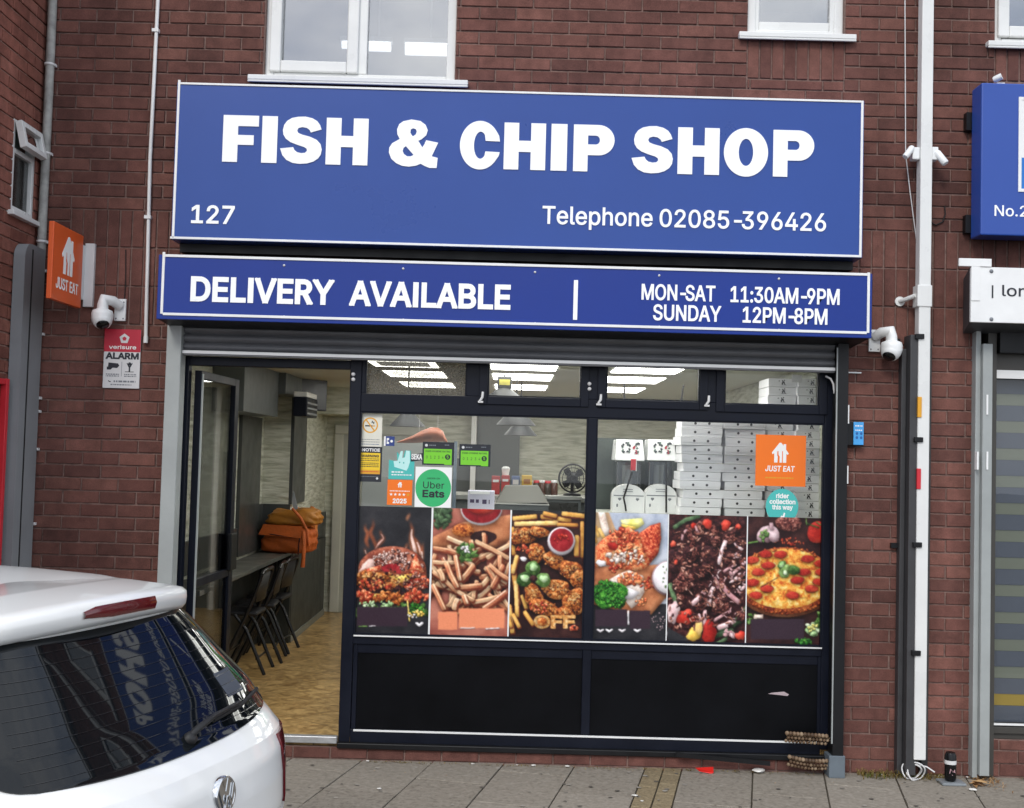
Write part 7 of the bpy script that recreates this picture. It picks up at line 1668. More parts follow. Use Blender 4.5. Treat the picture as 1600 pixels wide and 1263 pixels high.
# air conditioner and screen on the left wall
AC = thing('air_conditioner', 'dark wall air unit with a white top on the left wall', 'air conditioner', (-1.9, 3.0, 2.14))
q = MB(); q.box(-1.859, -1.74, 2.78, 3.3, 2.135, 2.30); q.build('body', M['navyframe'], AC, bevel=0.01)
q = MB(); q.box(-1.858, -1.745, 2.79, 3.29, 2.301, 2.345); q.build('top_cover', M['white'], AC, bevel=0.006)
q = MB()
for k in range(3): q.box(-1.742, -1.737, 2.8, 3.28, 2.155 + .045 * k, 2.17 + .045 * k)
q.build('louvre', M['anth'], AC)
TV = thing('wall_screen', 'black flat screen on a wall bracket above the doorway view of the left wall', 'screen', (-1.85, 3.6, 2.1))
tvo = at(476, 612, 3.55)
dvv = Vector((.62, .78, 0)); dn2 = Vector((.78, -.62, 0))
q = MB(); q.obox(tvo - dvv * .10 + Vector((0, 0, -.17)) - dn2 * .02, dvv * .36, dn2 * .04, Vector((0, 0, .36)) + dn2 * .0); q.build('case', M['blackm'], TV, bevel=0.005)
q = MB(); q.obox(tvo - dvv * .085 + Vector((0, 0, -.155)) + dn2 * .021, dvv * .33, dn2 * .002, Vector((0, 0, .33))); q.build('glass', mat('screen_glass', rgb(40, 44, 50), .35), TV)
q = MB(); q.box(-1.978, tvo.x - .02, tvo.y - .02, tvo.y + .03, tvo.z - .03, tvo.z + .03); q.build('bracket', M['blackm'], TV)

# pendant lamps
shade = mat('grey_metal_shade', rgb(58, 60, 62), .5, var=.1)
def pendant(u, vtop, vbot, uw, Y, label, warm):
    c = at(u, vbot, Y); t_ = at(u, vtop, Y); r_ = (X(u + uw / 2, vbot, Y) - c.x)
    h = t_.z - c.z
    t = thing('pendant_lamp', label, 'lamp', (c.x, Y, c.z), 'cone lamps hanging over the servery')
    q = MB(); q.lathe((c.x, Y, c.z), [(r_, 0), (r_ * .99, .006), (r_ * .28, h * .86), (r_ * .2, h), (.001, h + .003)], n=32); q.lathe((c.x, Y, c.z + .004), [(r_ * .97, 0), (r_ * .25, h * .8)], n=32); q.build('shade', shade, t)
    q = MB(); q.tube([(c.x, Y, c.z + h), (c.x, Y, CEZ)], .006, 8); q.build('cord', M['rubber'], t)
    q = MB(); q.lathe((c.x, Y, c.z + .01), [(.001, -.0), (.03, .01), (.036, .04), (.02, .08)], n=16); q.build('bulb', mat('warm_bulb', rgb(240, 200, 130), .4, emit=(1, .72, .38, 1), estr=2.5 if warm else .25), t)
pendant(636.5, 640, 667, 56, 1.6, 'grey cone lamp behind the no smoking sign side of the window', False)
pendant(806, 636, 665, 62, 2.6, 'higher of the two overlapping grey cone lamps left of the fan', True)
pendant(813, 655, 681, 52, 3.1, 'lower of the two overlapping grey cone lamps left of the fan', True)
# hanging lantern box seen through the second upper light
c0 = at(788, 597, 2.2)
LB = thing('hanging_lantern', 'grey hanging lantern with a yellow face behind the second upper pane', 'lantern', (c0.x, 2.2, c0.z - .06))
q = MB(); q.box(c0.x - .055, c0.x + .06, 2.2, 2.28, c0.z - .05, c0.z + .045); q.build('case', shade, LB, bevel=0.006)
q = MB(); q.box(c0.x - .04, c0.x + .045, 2.194, 2.1995, c0.z - .025, c0.z + .02); q.build('face', mat('yellow_face', rgb(206, 196, 90), .5), LB)
q = MB(); q.tube([(c0.x, 2.24, c0.z + .045), (c0.x, 2.24, CEZ)], .008, 8); q.build('rod', shade, LB)
q = MB(); q.lathe((c0.x, 2.24, c0.z - .135), [(.16, 0), (.15, .01), (.05, .085)], n=28); q.build('skirt', shade, LB)
# orange-brown wedge ornament hanging behind the glass
f0 = lambda u, v: at(u, v, .42)
W3 = MB()
outl = [(620, 691.5), (640, 683), (662, 671), (672, 667.5), (684, 668.5), (691, 673), (695, 684), (699, 691), (688, 692), (660, 691.5), (640, 692)]
rows = []
for u, vt, vb, d in ((620, 690.5, 692, .01), (630, 687, 692.5, .03), (645, 680.5, 692.5, .05), (660, 672.5, 692, .07), (672, 668, 691.5, .085), (684, 668.5, 691, .08), (692, 674, 690.5, .06), (699, 690, 691.5, .02)):
    a, b = f0(u, vt), f0(u, vb); m_ = (a + b) / 2; hh = (a.z - b.z) / 2
    rows.append([(m_.x + .0, m_.y - d * math.cos(t), m_.z + hh * math.sin(t)) for t in [2 * math.pi * i / 12 for i in range(12)]])
W3.add([p_ for r_ in rows for p_ in r_], [(i * 12 + k, i * 12 + (k + 1) % 12, (i + 1) * 12 + (k + 1) % 12, (i + 1) * 12 + k) for i in range(7) for k in range(12)] + [tuple(range(12)), tuple(range(95, 83, -1))], 0, True)
OW = thing('fish_ornament', 'orange brown wedge shaped ornament hung behind the glass above the green rating sticker', 'ornament', (rows[4][0][0], .42, rows[4][9][2]))
W3.build('body', mat('orange_brown_glaze', rgb(150, 78, 42), .45, var=.25, vscale=14, bump=.3), OW)
q = MB(); a, b = f0(655, 676), f0(684, 668.5); q.tube([a, (a.x, .42, 2.3)], .0015, 5); q.tube([b, (b.x, .42, 2.3)], .0015, 5); q.build('hanging_line', M['palegrey'], OW)

# servery counter and the things on it
CT = thing('servery_counter', 'grey servery counter behind the food posters', 'counter', (.5, 2.4, FLZ))
zc_ = Z(700, 772, 2.2)
q = MB(); q.box(X(700, 760, 2.2), 1.9, 2.15, 2.85, zc_ - .04, zc_); q.build('top', M['steel'], CT, bevel=0.004)
q = MB(); q.box(X(700, 760, 2.2) + .03, 1.88, 2.18, 2.83, FLZ, zc_ - .041); q.build('front', M['wallgrey2'], CT)
PT = thing('partition_screen', 'plain grey partition panel behind the stickers at the left of the window', 'partition', (-.8, 1.5, FLZ))
q = MB(); q.box(X(566, 740, 1.5), X(708, 740, 1.5), 1.5, 1.54, FLZ, Z(640, 690, 1.5)); q.build('panel', mat('grey_green_panel', rgb(146, 150, 146), .5, var=.04), PT, bevel=0.003)
q = MB(); q.box(X(708, 740, 1.5) + .001, X(713, 740, 1.5), 1.49, 1.55, FLZ, Z(640, 690, 1.5) + .01); q.build('edge_post', mat('blue_grey_post', rgb(108, 122, 134), .4), PT)
def onctr(u0, u1, v0, v1, Y, dep, name, label, cat, m, bev=.004, extra=None):
    x0, x1, zt_ = X(u0, 760, Y), X(u1, 760, Y), Z((u0 + u1) / 2, v0, Y)
    t = thing(name, label, cat, ((x0 + x1) / 2, Y + dep / 2, zc_ + .001))
    q = MB(); q.box(x0, x1, Y, Y + dep, zc_ + .001, zt_); q.build('box_body', m, t, bevel=bev)
    return t, x0, x1, zt_
rm = mat('red_carton', rgb(170, 60, 60), .5, var=.08)
for u0, u1, v0, lb in ((768, 781, 744, 'left hand red carton on the servery counter'), (783, 796, 743, 'right hand red carton on the servery counter with a white cup on it')):
    t, x0, x1, zt_ = onctr(u0, u1, v0, 770, 2.4, .12, 'red_carton', lb, 'carton', rm)
    q = MB(); q.box(x0 + .01, x1 - .01, 2.397, 2.3995, zt_ - .05, zt_ - .03); q.build('pale_band', M['palegrey'], t)
q = MB(); q.lathe(((x0 + x1) / 2, 2.46, zt_ + .001), [(.026, 0), (.034, .05), (.036, .056), (.02, .07), (0, .072)], n=18); tag(q.build('white_cup', M['white']), 'small white cup with a domed lid on the right hand red carton', 'cup')
t, x0, x1, zt_ = onctr(799, 812, 744, 770, 2.45, .12, 'blue_carton', 'small blue carton beside the red cartons on the counter', 'carton', mat('blue_carton', rgb(96, 112, 150), .5, var=.1)); q = MB(); q.box(x0 + .01, x1 - .01, 2.447, 2.4495, zt_ - .07, zt_ - .03); q.build('pale_band', M['palegrey'], t)
t, x0, x1, zt_ = onctr(815, 831, 743, 770, 2.4, .12, 'yellow_carton', 'yellow carton on the counter right of the blue one', 'carton', mat('yellow_carton', rgb(206, 170, 70), .5, var=.1)); q = MB(); q.box(x0 + .015, x1 - .015, 2.397, 2.3995, zt_ - .07, zt_ - .03); q.build('dark_band', mat('ochre', rgb(150, 96, 40), .5), t)
# white carton with big letters near the glass
x0, x1, z0, z1 = X(731, 775, .5), X(772.5, 775, .5), Z(750, 800, .5), Z(750, 767, .5)
PB = thing('printed_carton', 'white and lilac carton with dark letters standing behind the chips poster', 'carton', ((x0 + x1) / 2, .55, z0))
q = MB(); q.box(x0, x1, .5, .62, z0, z1); q.build('carton_body', mat('lilac_carton', rgb(206, 204, 220), .5, var=.06), PB, bevel=0.003)
q = MB(); q.box(x0 + .012, x1 - .03, .494, .4995, z1 - .022, z1 - .004); q.build('white_band', M['white'], PB)
q = MB(); smallprint(q, flatY(.4985), x0 + .015, x0 + (x1 - x0) * .42, z0 + .058, .022, 0, r2); smallprint(q, flatY(.4985), x0 + (x1 - x0) * .55, x1 - .03, z0 + .052, .028, 0, r2); q.build('print', mat('plum_ink', rgb(70, 56, 90), .5), PB)
q = MB(); q.box(x0 + .05, x0 + .058, .55, .56, z1, z1 + .02); 
# steel hood in front of the counter
a, b, c_, d_ = at(789, 760, 1.5), at(842, 760, 1.5), at(857, 786, 1.3), at(774, 786, 1.3)
HD = thing('heated_cabinet', 'grey steel hood shaped heated cabinet on the counter between the cartons and the fan', 'cabinet', ((a.x + b.x) / 2, 1.5, FLZ))
q = MB(); zb_ = Z(815, 800, 1.3)
q.add([(d_.x, 1.3, d_.z), (c_.x, 1.3, c_.z), (c_.x, 1.9, c_.z), (d_.x, 1.9, d_.z), (a.x, 1.5, a.z), (b.x, 1.5, b.z), (b.x, 1.85, b.z), (a.x, 1.85, a.z)], [(4, 5, 6, 7), (0, 1, 5, 4), (1, 2, 6, 5), (2, 3, 7, 6), (3, 0, 4, 7)]); q.build('hood', mat('dull_steel', rgb(88, 88, 82), .5, metal=.2, var=.1), HD, bevel=0.004)
q = MB(); q.box(d_.x, c_.x, 1.3, 1.9, FLZ, d_.z - .012); q.build('body', M['wallgrey2'], HD); q = MB(); q.box(d_.x - .006, c_.x + .006, 1.294, 1.906, d_.z - .0115, d_.z - .0005); q.build('rim', M['steel'], HD, bevel=0.002)
# small oven under the fan
x0, x1 = X(853, 780, 2.0), X(907, 780, 2.0); zt_ = Z(880, 775, 2.0)
OV = thing('counter_fridge', 'low steel topped unit under the black fan', 'unit', ((x0 + x1) / 2, 2.05, FLZ))
q = MB(); q.box(x0, x1, 1.96, 2.14, FLZ, zt_ - .03); q.build('body', M['wallgrey2'], OV); q = MB(); q.box(x0 - .01, x1 + .01, 1.95, 2.145, zt_ - .0295, zt_); q.build('steel_top', M['steel'], OV, bevel=0.003)
q = MB(); q.box(x0 + .02, x1 - .02, 1.95, 1.9595, zt_ - .25, zt_ - .05); q.build('door', mat('oven_dark', rgb(44, 44, 40), .3), OV)
# jars
rr = random.Random(4)
for k, (u, lb) in enumerate(((838, 'dark spice jar nearest the yellow carton'), (847, 'second dark spice jar between the yellow carton and the fan'), (856, 'third dark spice jar between the yellow carton and the fan'), (866, 'dark spice jar nearest the fan'))):
    zt_ = Z(u, 752 + rr.uniform(-2, 2), 2.5); x_ = X(u, 760, 2.5)
    t = thing('spice_jar', lb, 'jar', (x_, 2.5, zc_ + .001), 'spice jars on the servery counter')
    q = MB(); q.lathe((x_, 2.5, zc_ + .001), [(.028, 0), (.03, .01), (.03, zt_ - zc_ - .03), (.022, zt_ - zc_ - .02)], n=16); q.build('glass_body', mat('jar_%d' % k, rgb(70 + 20 * (k % 2), 60, 52), .25, var=.25), t)
    q = MB(); q.lathe((x_, 2.5, zt_ - .02), [(.024, 0), (.024, .02), (0, .021)], n=16); q.build('lid', M['palegrey'] if k % 2 else M['redpost'], t)
# fan
fc = at(895, 747.5, 2.0)
FN = thing('desk_fan', 'black desk fan with a round wire guard on the steel topped unit', 'fan', (fc.x, 2.05, Z(880, 775, 2.0)))
rad = X(917, 747, 2.0) - fc.x
q = MB()
for r_, y_ in ((rad, 2.0), (rad * .98, 1.975), (rad * .75, 1.955), (rad * .45, 1.945), (rad * .2, 1.942)): q.tube([(fc.x + r_ * math.cos(t), y_, fc.z + r_ * math.sin(t)) for t in [2 * math.pi * i / 36 for i in range(36)]], .003 if r_ < rad * .95 else .006, 6, closed=True)
for k in range(18):
    t = 2 * math.pi * k / 18; q.tube([(fc.x + rad * .12 * math.cos(t), 1.942, fc.z + rad * .12 * math.sin(t)), (fc.x + rad * .7 * math.cos(t), 1.952, fc.z + rad * .7 * math.sin(t)), (fc.x + rad * math.cos(t), 1.985, fc.z + rad * math.sin(t))], .0018, 5)
q.build('wire_guard', M['blackm'], FN)
for k in range(4):
    t0 = math.pi / 4 + k * math.pi / 2; q = MB()
    pts = [(.12, -.25), (.5, -.5), (.85, -.38), (.9, .1), (.6, .38), (.2, .25)]
    q.add([(fc.x + rad * r_ * math.cos(t0 + a_), 1.99 + .012 * a_, fc.z + rad * r_ * math.sin(t0 + a_)) for r_, a_ in pts] + [(fc.x + rad * r_ * math.cos(t0 + a_), 1.993 + .012 * a_, fc.z + rad * r_ * math.sin(t0 + a_)) for r_, a_ in pts], [tuple(range(6)), tuple(range(11, 5, -1))] + [(i, (i + 1) % 6, 6 + (i + 1) % 6, 6 + i) for i in range(6)]); q.build('blade', M['blackm'], FN)
q = MB(); q.lathe((fc.x, 1.945, fc.z), [(.02, 0), (.024, .01), (.03, .05), (.045, .07), (.04, .14), (0, .15)], (0, 1, 0), 18); q.build('motor', M['blackm'], FN)
q = MB(); zt_ = Z(880, 775, 2.0); q.tube([(fc.x, 2.05, fc.z - .03), (fc.x, 2.06, zt_ + .02)], .014, 10); q.lathe((fc.x, 2.06, zt_ + .001), [(.07, 0), (.068, .015), (.02, .025)], n=24); q.build('stand', M['blackm'], FN)

# display shelf behind the posters that carries the drink machines and pizza boxes
zsh = Z(1095, 806.5, .45)
DSF = thing('display_shelf', 'shelf behind the right hand posters carrying the pizza boxes and drink machines', 'shelf', (1.2, .6, FLZ))
q = MB(); q.box(xM1 + .03, 1.98, .2, 1.05, zsh - .03, zsh); q.build('top', M['pale'], DSF, bevel=0.003)
q = MB(); q.box(xM1 + .05, 1.97, .25, 1.03, FLZ, zsh - .031); q.build('base', M['wallgrey'], DSF)
q = MB(); q.box(xP1 + .02, xM0 - .02, .35, .8, Z(750, 801, .5) - .03, Z(750, 801, .5) - .001); q.build('side_top', M['pale'], DSF); q = MB(); q.box(xP1 + .05, xM0 - .04, .4, .78, FLZ, Z(750, 801, .5) - .031); q.build('side_base', M['wallgrey'], DSF)
# slush machines
wplast = mat('white_machine_plastic', rgb(232, 233, 232), .3, var=.03)
tank = glass_mat('smoky_tank', (.62, .64, .62, 1), 1.45, 1.0, floor=.04)
def slush(u0, u1, du, label, red):
    Y = .62
    t = thing('slush_machine', label, 'drink machine', (X((u0 + u1) / 2, 760, Y), Y + .2, zsh + .001), 'white drink machines behind the glass')
    bx0, bx1 = X(u0, 775, Y), X(u1, 775, Y); cx = (bx0 + bx1) / 2; hw = (bx1 - bx0) / 2
    ztp = Z((u0 + u1) / 2, 757, Y)
    P = [(bx0, zsh + .001)] + [(bx0, ztp - hw * .75)] + [(cx - hw * math.cos(a), ztp - hw * .75 + hw * .75 * math.sin(a)) for a in [math.pi * i / 18 for i in range(1, 18)]] + [(bx1, ztp - hw * .75), (bx1, zsh + .001)]
    q = MB(); q.flat([P], flatY(Y + .14), 0, .14); q.build('front_housing', wplast, t, bevel=0.005)
    q = MB(); q.box(cx - hw * .35, cx + hw * .25, Y - .002, Y - .0003, ztp - .035, ztp - .031); q.box(cx - hw * .35, cx + hw * .25, Y - .002, Y - .0003, ztp - .05, ztp - .046); q.box(bx0 + .008, bx1 - .008, Y - .002, Y - .0003, ztp - .078, ztp - .072)
    for sg in (-1, 1): q.flat([[(cx + sg * hw * .55, ztp - .11), (cx + sg * hw * .55 - .012, ztp - .098), (cx + sg * hw * .55 - .008, ztp - .09), (cx + sg * hw * .55 + .008, ztp - .09), (cx + sg * hw * .55 + .012, ztp - .098)]], flatY(Y - .0005), 1)
    q.flat([ell(cx - hw * .7, ztp - .14, .006, .012, 10)], flatY(Y - .0005), 1); q.build('slots', [M['inkgrey'], M['inkgrey']], t)
    tx0, tx1 = X(u0 + du, 730, Y + .1), X(u1 + du * .4 - 4, 730, Y + .1); zl0, zl1 = Z((u0 + u1) / 2, 720, Y + .1), Z((u0 + u1) / 2, 687, Y + .1)
    q = MB(); q.box(tx0 + .008, tx1 - .008, Y + .15, Y + .36, zsh + .05, zl0 - .002); q.build('tank', tank, t, bevel=0.01)
    q = MB(); q.lathe(((tx0 + tx1) / 2, Y + .25, zsh + .06), [(.035, 0), (.035, zl0 - zsh - .09)], n=16); q.box(tx0 + .012, tx0 + .02, Y + .153, Y + .16, zsh + .1, zl0 - .01); q.build('auger', M['palegrey'], t)
    q = MB(); q.add([(tx0 - .006, Y + .09, zl0), (tx1 + .006, Y + .09, zl0), (tx1 + .006, Y + .38, zl0), (tx0 - .006, Y + .38, zl0), (tx0 + .004, Y + .13, zl1), (tx1 - .004, Y + .13, zl1), (tx1 - .004, Y + .36, zl1), (tx0 + .004, Y + .36, zl1)], [(0, 3, 2, 1), (4, 5, 6, 7), (0, 1, 5, 4), (1, 2, 6, 5), (2, 3, 7, 6), (3, 0, 4, 7)]); q.build('lid', wplast, t, bevel=0.006)
    q = MB(); rr_ = random.Random(9); w_ = tx1 - tx0; hh = zl1 - zl0
    fl = lambda a, z: (a, Y + .09 + .04 * (z - zl0) / hh - .002, z)
    for _ in range(26):
        cx_, cz_ = tx0 + w_ * rr_.uniform(.22, .82), zl0 + hh * rr_.uniform(.35, .85); mi = rr_.choice((0, 0, 0, 1, 2)) if cx_ > tx0 + w_ * .6 else rr_.choice((0, 0, 2, 2))
        q.flat([[(cx_ + .012 * rr_.uniform(.4, 1) * math.cos(a), cz_ + .012 * rr_.uniform(.4, 1) * math.sin(a)) for a in [2 * math.pi * i / 7 for i in range(7)]]], lambda a, z, k_=_: (a, Y + .09 + .04 * (z - zl0) / hh - .002 - .0002 * k_, z), mi)
    q.build('lid_print', [M['ink'], mat('red_print', rgb(160, 40, 60), .5), mat('grey_green_print', rgb(90, 110, 100), .5)], t)
    q = MB()
    if red:
        q.tube([at(987.5, 737, Y - .03), at(983, 752, Y - .03), at(974.5, 778, Y - .015), at(977, 790, Y - .012), at(978, 799, Y - .012)], .006, 8)
    else: q.tube([at(1041, 722, Y - .0), at(1041, 760, Y - .02), at(1041, 801, Y - .012)], .006, 8)
    q.build('lever', M['rubber'], t)
    if red:
        a, b = at(985.5, 735, Y - .03), at(993.5, 717.5, Y - .03); q = MB(); q.box(a.x, b.x, Y - .045, Y - .015, a.z, b.z); q.build('handle_grip', M['redpost'], t, bevel=0.004)
        q = MB(); q.box(b.x + .0005, b.x + .006, Y - .04, Y - .02, a.z - .005, b.z); q.build('grip_edge', M['white'], t)
slush(957, 1007.5, 5, 'left hand white drink machine with a red handled lever', True)
slush(1008.5, 1057.5, 4, 'right hand white drink machine with a plain black lever beside the pizza boxes', False)
q = MB(); q.box(xM1 + .02, X(1062, 740, 1.1), 1.1, 1.16, FLZ, Z(1000, 686, 1.1)); tag(q.build('dark_cabinet_back', mat('dark_green_grey', rgb(70, 78, 74), .4, var=.3, vscale=5)), kind=None, label='tall dark cabinet back behind the white drink machines', cat='cabinet')
# router aerials showing through the third upper light
for u, v0, v1, ut, lb in ((975.5, 629, 600, 975.5, 'short upright black aerial behind the third upper pane'), (1063, 629, 602, 1068, 'short leaning black aerial behind the third upper pane')):
    a, b = at(u, v0 + 8, .35), at(ut, v1, .35); q = MB(); q.tube([a, b], [.008, .0055], 8); q.lathe(a + Vector((0, 0, -.02)), [(.012, 0), (.012, .025)], n=10); q.tube([a, Vector((a.x, .35, a.z - .02)), Vector((a.x, .1, a.z - .02))], .004, 6); tag(q.build('aerial', M['rubber']), lb, 'aerial')
# pizza boxes
cardw = mat('white_card_box', rgb(236, 236, 238), .6, var=.05, vscale=7)
printm = mat('dark_box_print', rgb(52, 50, 52), .6)
ordn = ['bottom', 'second', 'third', 'fourth', 'fifth', 'sixth', 'seventh', 'eighth', 'ninth', 'tenth', 'eleventh', 'twelfth', 'thirteenth', 'fourteenth', 'fifteenth', 'top']
def boxmesh(kind, wdt):
    mb = MB(); h = .0562; d = .30
    mb.box(-wdt / 2, wdt / 2, 0, d, 0, h * .96)
    mb.box(-wdt / 2 - .0015, wdt / 2 + .0015, -.0022, -.0003, h * .30, h * .955)
    if kind == 0:
        for dx in (-wdt * .17, wdt * .17): mb.flat([ell(dx, h * .5, .0085, .0085, 16)], lambda x, z: (x, -.0026, z), 1)
    else:
        rr_ = random.Random(3)
        for pl in ([(-.004, .014), (.002, .014), (.004, .026), (.012, .014), (.018, .014), (.012, .03), (.016, .034), (.004, .036), (.002, .044), (-.006, .042), (-.002, .032), (-.008, .024)], [(.008, .038), (.016, .04), (.014, .047), (.006, .045)], [(-.026, .034), (-.018, .036), (-.02, .041), (-.027, .039)], [(-.012, .012), (.024, .011), (.024, .013), (-.012, .014)]):
            mb.flat([pl], lambda x, z: (x, -.0026, z), 1)
    o = mb.build('pizza_box', [cardw, printm], origin=(0, 0, 0), bevel=0.0022)
    return o
def stack(u0, u1, n, kind, Y, where, topname):
    wdt = X(u1, 740, Y) - X(u0, 740, Y); cx = (X(u1, 740, Y) + X(u0, 740, Y)) / 2
    first = boxmesh(kind, wdt); rr_ = random.Random(int(u0))
    pitch = .0568
    for i in range(n):
        o = first if i == 0 else first.copy()
        if i: COL.objects.link(o)
        o.location = (cx + rr_.uniform(-.014, .014), Y + rr_.uniform(-.008, .01), zsh + .001 + i * pitch); o.rotation_euler = (0, 0, rr_.uniform(-.025, .025))
        nm = 'topmost' if i == n - 1 else ordn[i] + (' from bottom' if i else '')
        if i == 0: nm = 'lowest'
        tag(o, f'white pizza box, {nm} in stack {where}', 'pizza box', 'white pizza boxes stacked behind the glass')
stack(1064.5, 1128, 11, 0, .45, 'beside the drink machines', '')
stack(1131, 1193, 11, 0, .46, 'left of the orange square sticker', '')
stack(1197, 1240.5, 16, 1, .52, 'behind the orange square sticker', '')
stack(1245, 1285, 16, 1, .47, 'at the right end of the window', '')
q = MB(); a, b = at(1237, 612, .45), at(1253, 586, .45); q.box(a.x, b.x, .44, .45, b.z - .05, b.z); tag(q.build('till_tag', M['palegrey']), 'small pale tag hanging in front of the upper pizza boxes', 'tag')
# ------------------------------------------------------------------ parked white hatchback
CPHI = R(17.34)
CO = Vector((-.825, -3.515, ROADZ))
CF = Vector((-math.cos(CPHI), math.sin(CPHI), 0)); CR = Vector((math.sin(CPHI), math.cos(CPHI), 0))
def cw(s, t, z): return CO + CF * s + CR * t + Vector((0, 0, z))
TZ = [.18, .25, .35, .50, .60, .64, .67, .75, .84, .92, .97, 1.0, 1.02, 1.10, 1.20, 1.30, 1.36, 1.40, 1.43, 1.45, 1.465, 1.475, 1.481, 1.484]
TSR = [.16, .09, .03, -.03, -.035, -.02, .0, -.012, -.006, .012, .045, .10, .135, .20, .288, .376, .43, .475, .53, .62, .75, .95, 1.15, 1.40]
TSF = [4.02, 4.10, 4.16, 4.19, 4.18, 4.16, 4.13, 4.05, 3.9, 3.55, 3.2, 3.05, 3.0, 2.86, 2.68, 2.48, 2.36, 2.28, 2.2, 2.12, 2.02, 1.9, 1.76, 1.50]
TW = [.74, .78, .80, .81, .815, .815, .813, .815, .815, .815, .818, .822, .824, .80, .735, .67, .63, .60, .565, .52, .44, .33, .20, .02]
TN = [6, 6, 6.4, 6.4, 6.4, 6.4, 6.4, 6.4, 6.4, 6.6, 7.2, 8, 8.5, 8.5, 8, 8, 7.5, 7, 6, 5, 4, 3.5, 3, 3]
def ci(tab, z): return float(np.interp(z, TZ, tab))
def csec(z):
    sr, sf = ci(TSR, z), ci(TSF, z); return (sr + sf) / 2, (sf - sr) / 2, ci(TW, z), ci(TN, z), 3.0
def rear_s(t, z):
    c, L, w_, n, m = csec(z); k = min(.9999, abs(t) / w_)
    return c - L * (1 - k ** m) ** (1 / n)
def side_t(s, z):
    c, L, w_, n, m = csec(z); k = min(.9999, abs(s - c) / L)
    return w_ * (1 - k ** n) ** (1 / m)
def ring(z):
    c, L, w_, n, m = csec(z); P = []; kt = (1 - .85 ** n) ** (1 / m)
    for i in range(24): t = -kt + 2 * kt * i / 24; P.append((c - L * (1 - abs(t) ** m) ** (1 / n), w_ * t))
    for i in range(26): s = -.85 + 1.7 * i / 26; P.append((c + L * s, w_ * (1 - abs(s) ** n) ** (1 / m)))
    for i in range(24): t = kt - 2 * kt * i / 24; P.append((c + L * (1 - abs(t) ** m) ** (1 / n), w_ * t))
    for i in range(26): s = .85 - 1.7 * i / 26; P.append((c + L * s, -w_ * (1 - abs(s) ** n) ** (1 / m)))
    return P
paint = mat('white_car_paint', rgb(234, 234, 231), .32, var=.015, vscale=1.5, coat=.8, rvar=.03)
cglass = mat('dark_tinted_car_glass', rgb(13, 17, 20), .03, var=.1, spec=.36, rvar=0)
cblack = mat('black_car_trim', rgb(20, 20, 22), .5, var=.1)
chrome = mat('chrome', rgb(210, 212, 214), .12, metal=1.0, var=.03)
taill = mat('dark_red_lamp_plastic', rgb(92, 9, 18), .15, var=.15, coat=.6)
CAR = thing('parked_car', 'white hatchback parked at the kerb in front of the shop, seen from its rear corner', 'car', tuple(cw(2.0, 0, 0)))
zl = sorted(set(list(np.linspace(.18, 1.0, 26)) + TZ + list(np.linspace(1.02, 1.484, 30))))
rings = [ring(z) for z in zl]; nr = len(rings[0])
q = MB()
q.add([cw(s, t, z) for z, rg in zip(zl, rings) for s, t in rg], [(i * nr + (k + 1) % nr, i * nr + k, (i + 1) * nr + k, (i + 1) * nr + (k + 1) % nr) for i in range(len(zl) - 1) for k in range(nr)], 0, True)
q.add([cw(s, t, zl[-1]) for s, t in rings[-1]], [tuple(range(nr - 1, -1, -1))], 0, True)
q.add([cw(s, t, zl[0]) for s, t in rings[0]], [tuple(range(nr))], 0)
q.build('body', paint, CAR)
def patch(fn, us, vs_, off, name, m, par, thick=.004):
    """surface patch laid over the body: fn(u, v) -> (s, t, z)"""
    q = MB(); pts = []
    for v in vs_:
        for u in us:
            a = Vector(cw(*fn(u, v))); du = Vector(cw(*fn(u + 1e-3, v))) - Vector(cw(*fn(u - 1e-3, v))); dv = Vector(cw(*fn(u, v + 1e-3))) - Vector(cw(*fn(u, v - 1e-3)))
            n = du.cross(dv)
            n = n.normalized() if n.length > 1e-12 else Vector((0, 0, 1))
            if n.dot(a - cw(1.9, 0, .7)) < 0: n = -n
            pts.append((a + n * off, a + n * (off - thick - .02)))
    nu, nv = len(us), len(vs_)
    f = [(j * nu + i, j * nu + i + 1, (j + 1) * nu + i + 1, (j + 1) * nu + i) for j in range(nv - 1) for i in range(nu - 1)]
    q.add([p_[0] for p_ in pts], f, 0, True)
    edge = [i for i in range(nu)] + [j * nu + nu - 1 for j in range(1, nv)] + [(nv - 1) * nu + i for i in range(nu - 2, -1, -1)] + [j * nu for j in range(nv - 2, 0, -1)]
    ne = len(edge); q.add([pts[i][0] for i in edge] + [pts[i][1] for i in edge], [(i, (i + 1) % ne, ne + (i + 1) % ne, ne + i) for i in range(ne)], 0)
    o = q.build(name, m, par)
    bmx = bmesh.new(); bmx.from_mesh(o.data); bmesh.ops.recalc_face_normals(bmx, faces=bmx.faces[:]); bmx.to_mesh(o.data); bmx.free()
    return o
def wb(v):  # half width of the rear glass against height fraction
    e_ = .665 - .115 * v; r_ = .10
    if v < r_: e_ -= .09 * (1 - math.sqrt(max(0, 1 - (1 - v / r_) ** 2)))
    return e_
def rg(u, v):
    t = u * wb(min(1, max(0, v))); z = 1.004 + .352 * v + .018 * (t / .6) ** 2 * (1 - v); return (rear_s(t, z), t, z)
GLS = patch(rg, np.linspace(-1, 1, 33), list(np.linspace(0, .1, 9)) + list(np.linspace(.14, 1, 18)), .0045, 'rear_window', cglass, CAR)
def rgi(u, v):
    t = u * (wb(v) - .055); z = 1.004 + .352 * v; return (rear_s(t, z), t, z)
hl = mat('heater_line', rgb(30, 30, 32), .12)
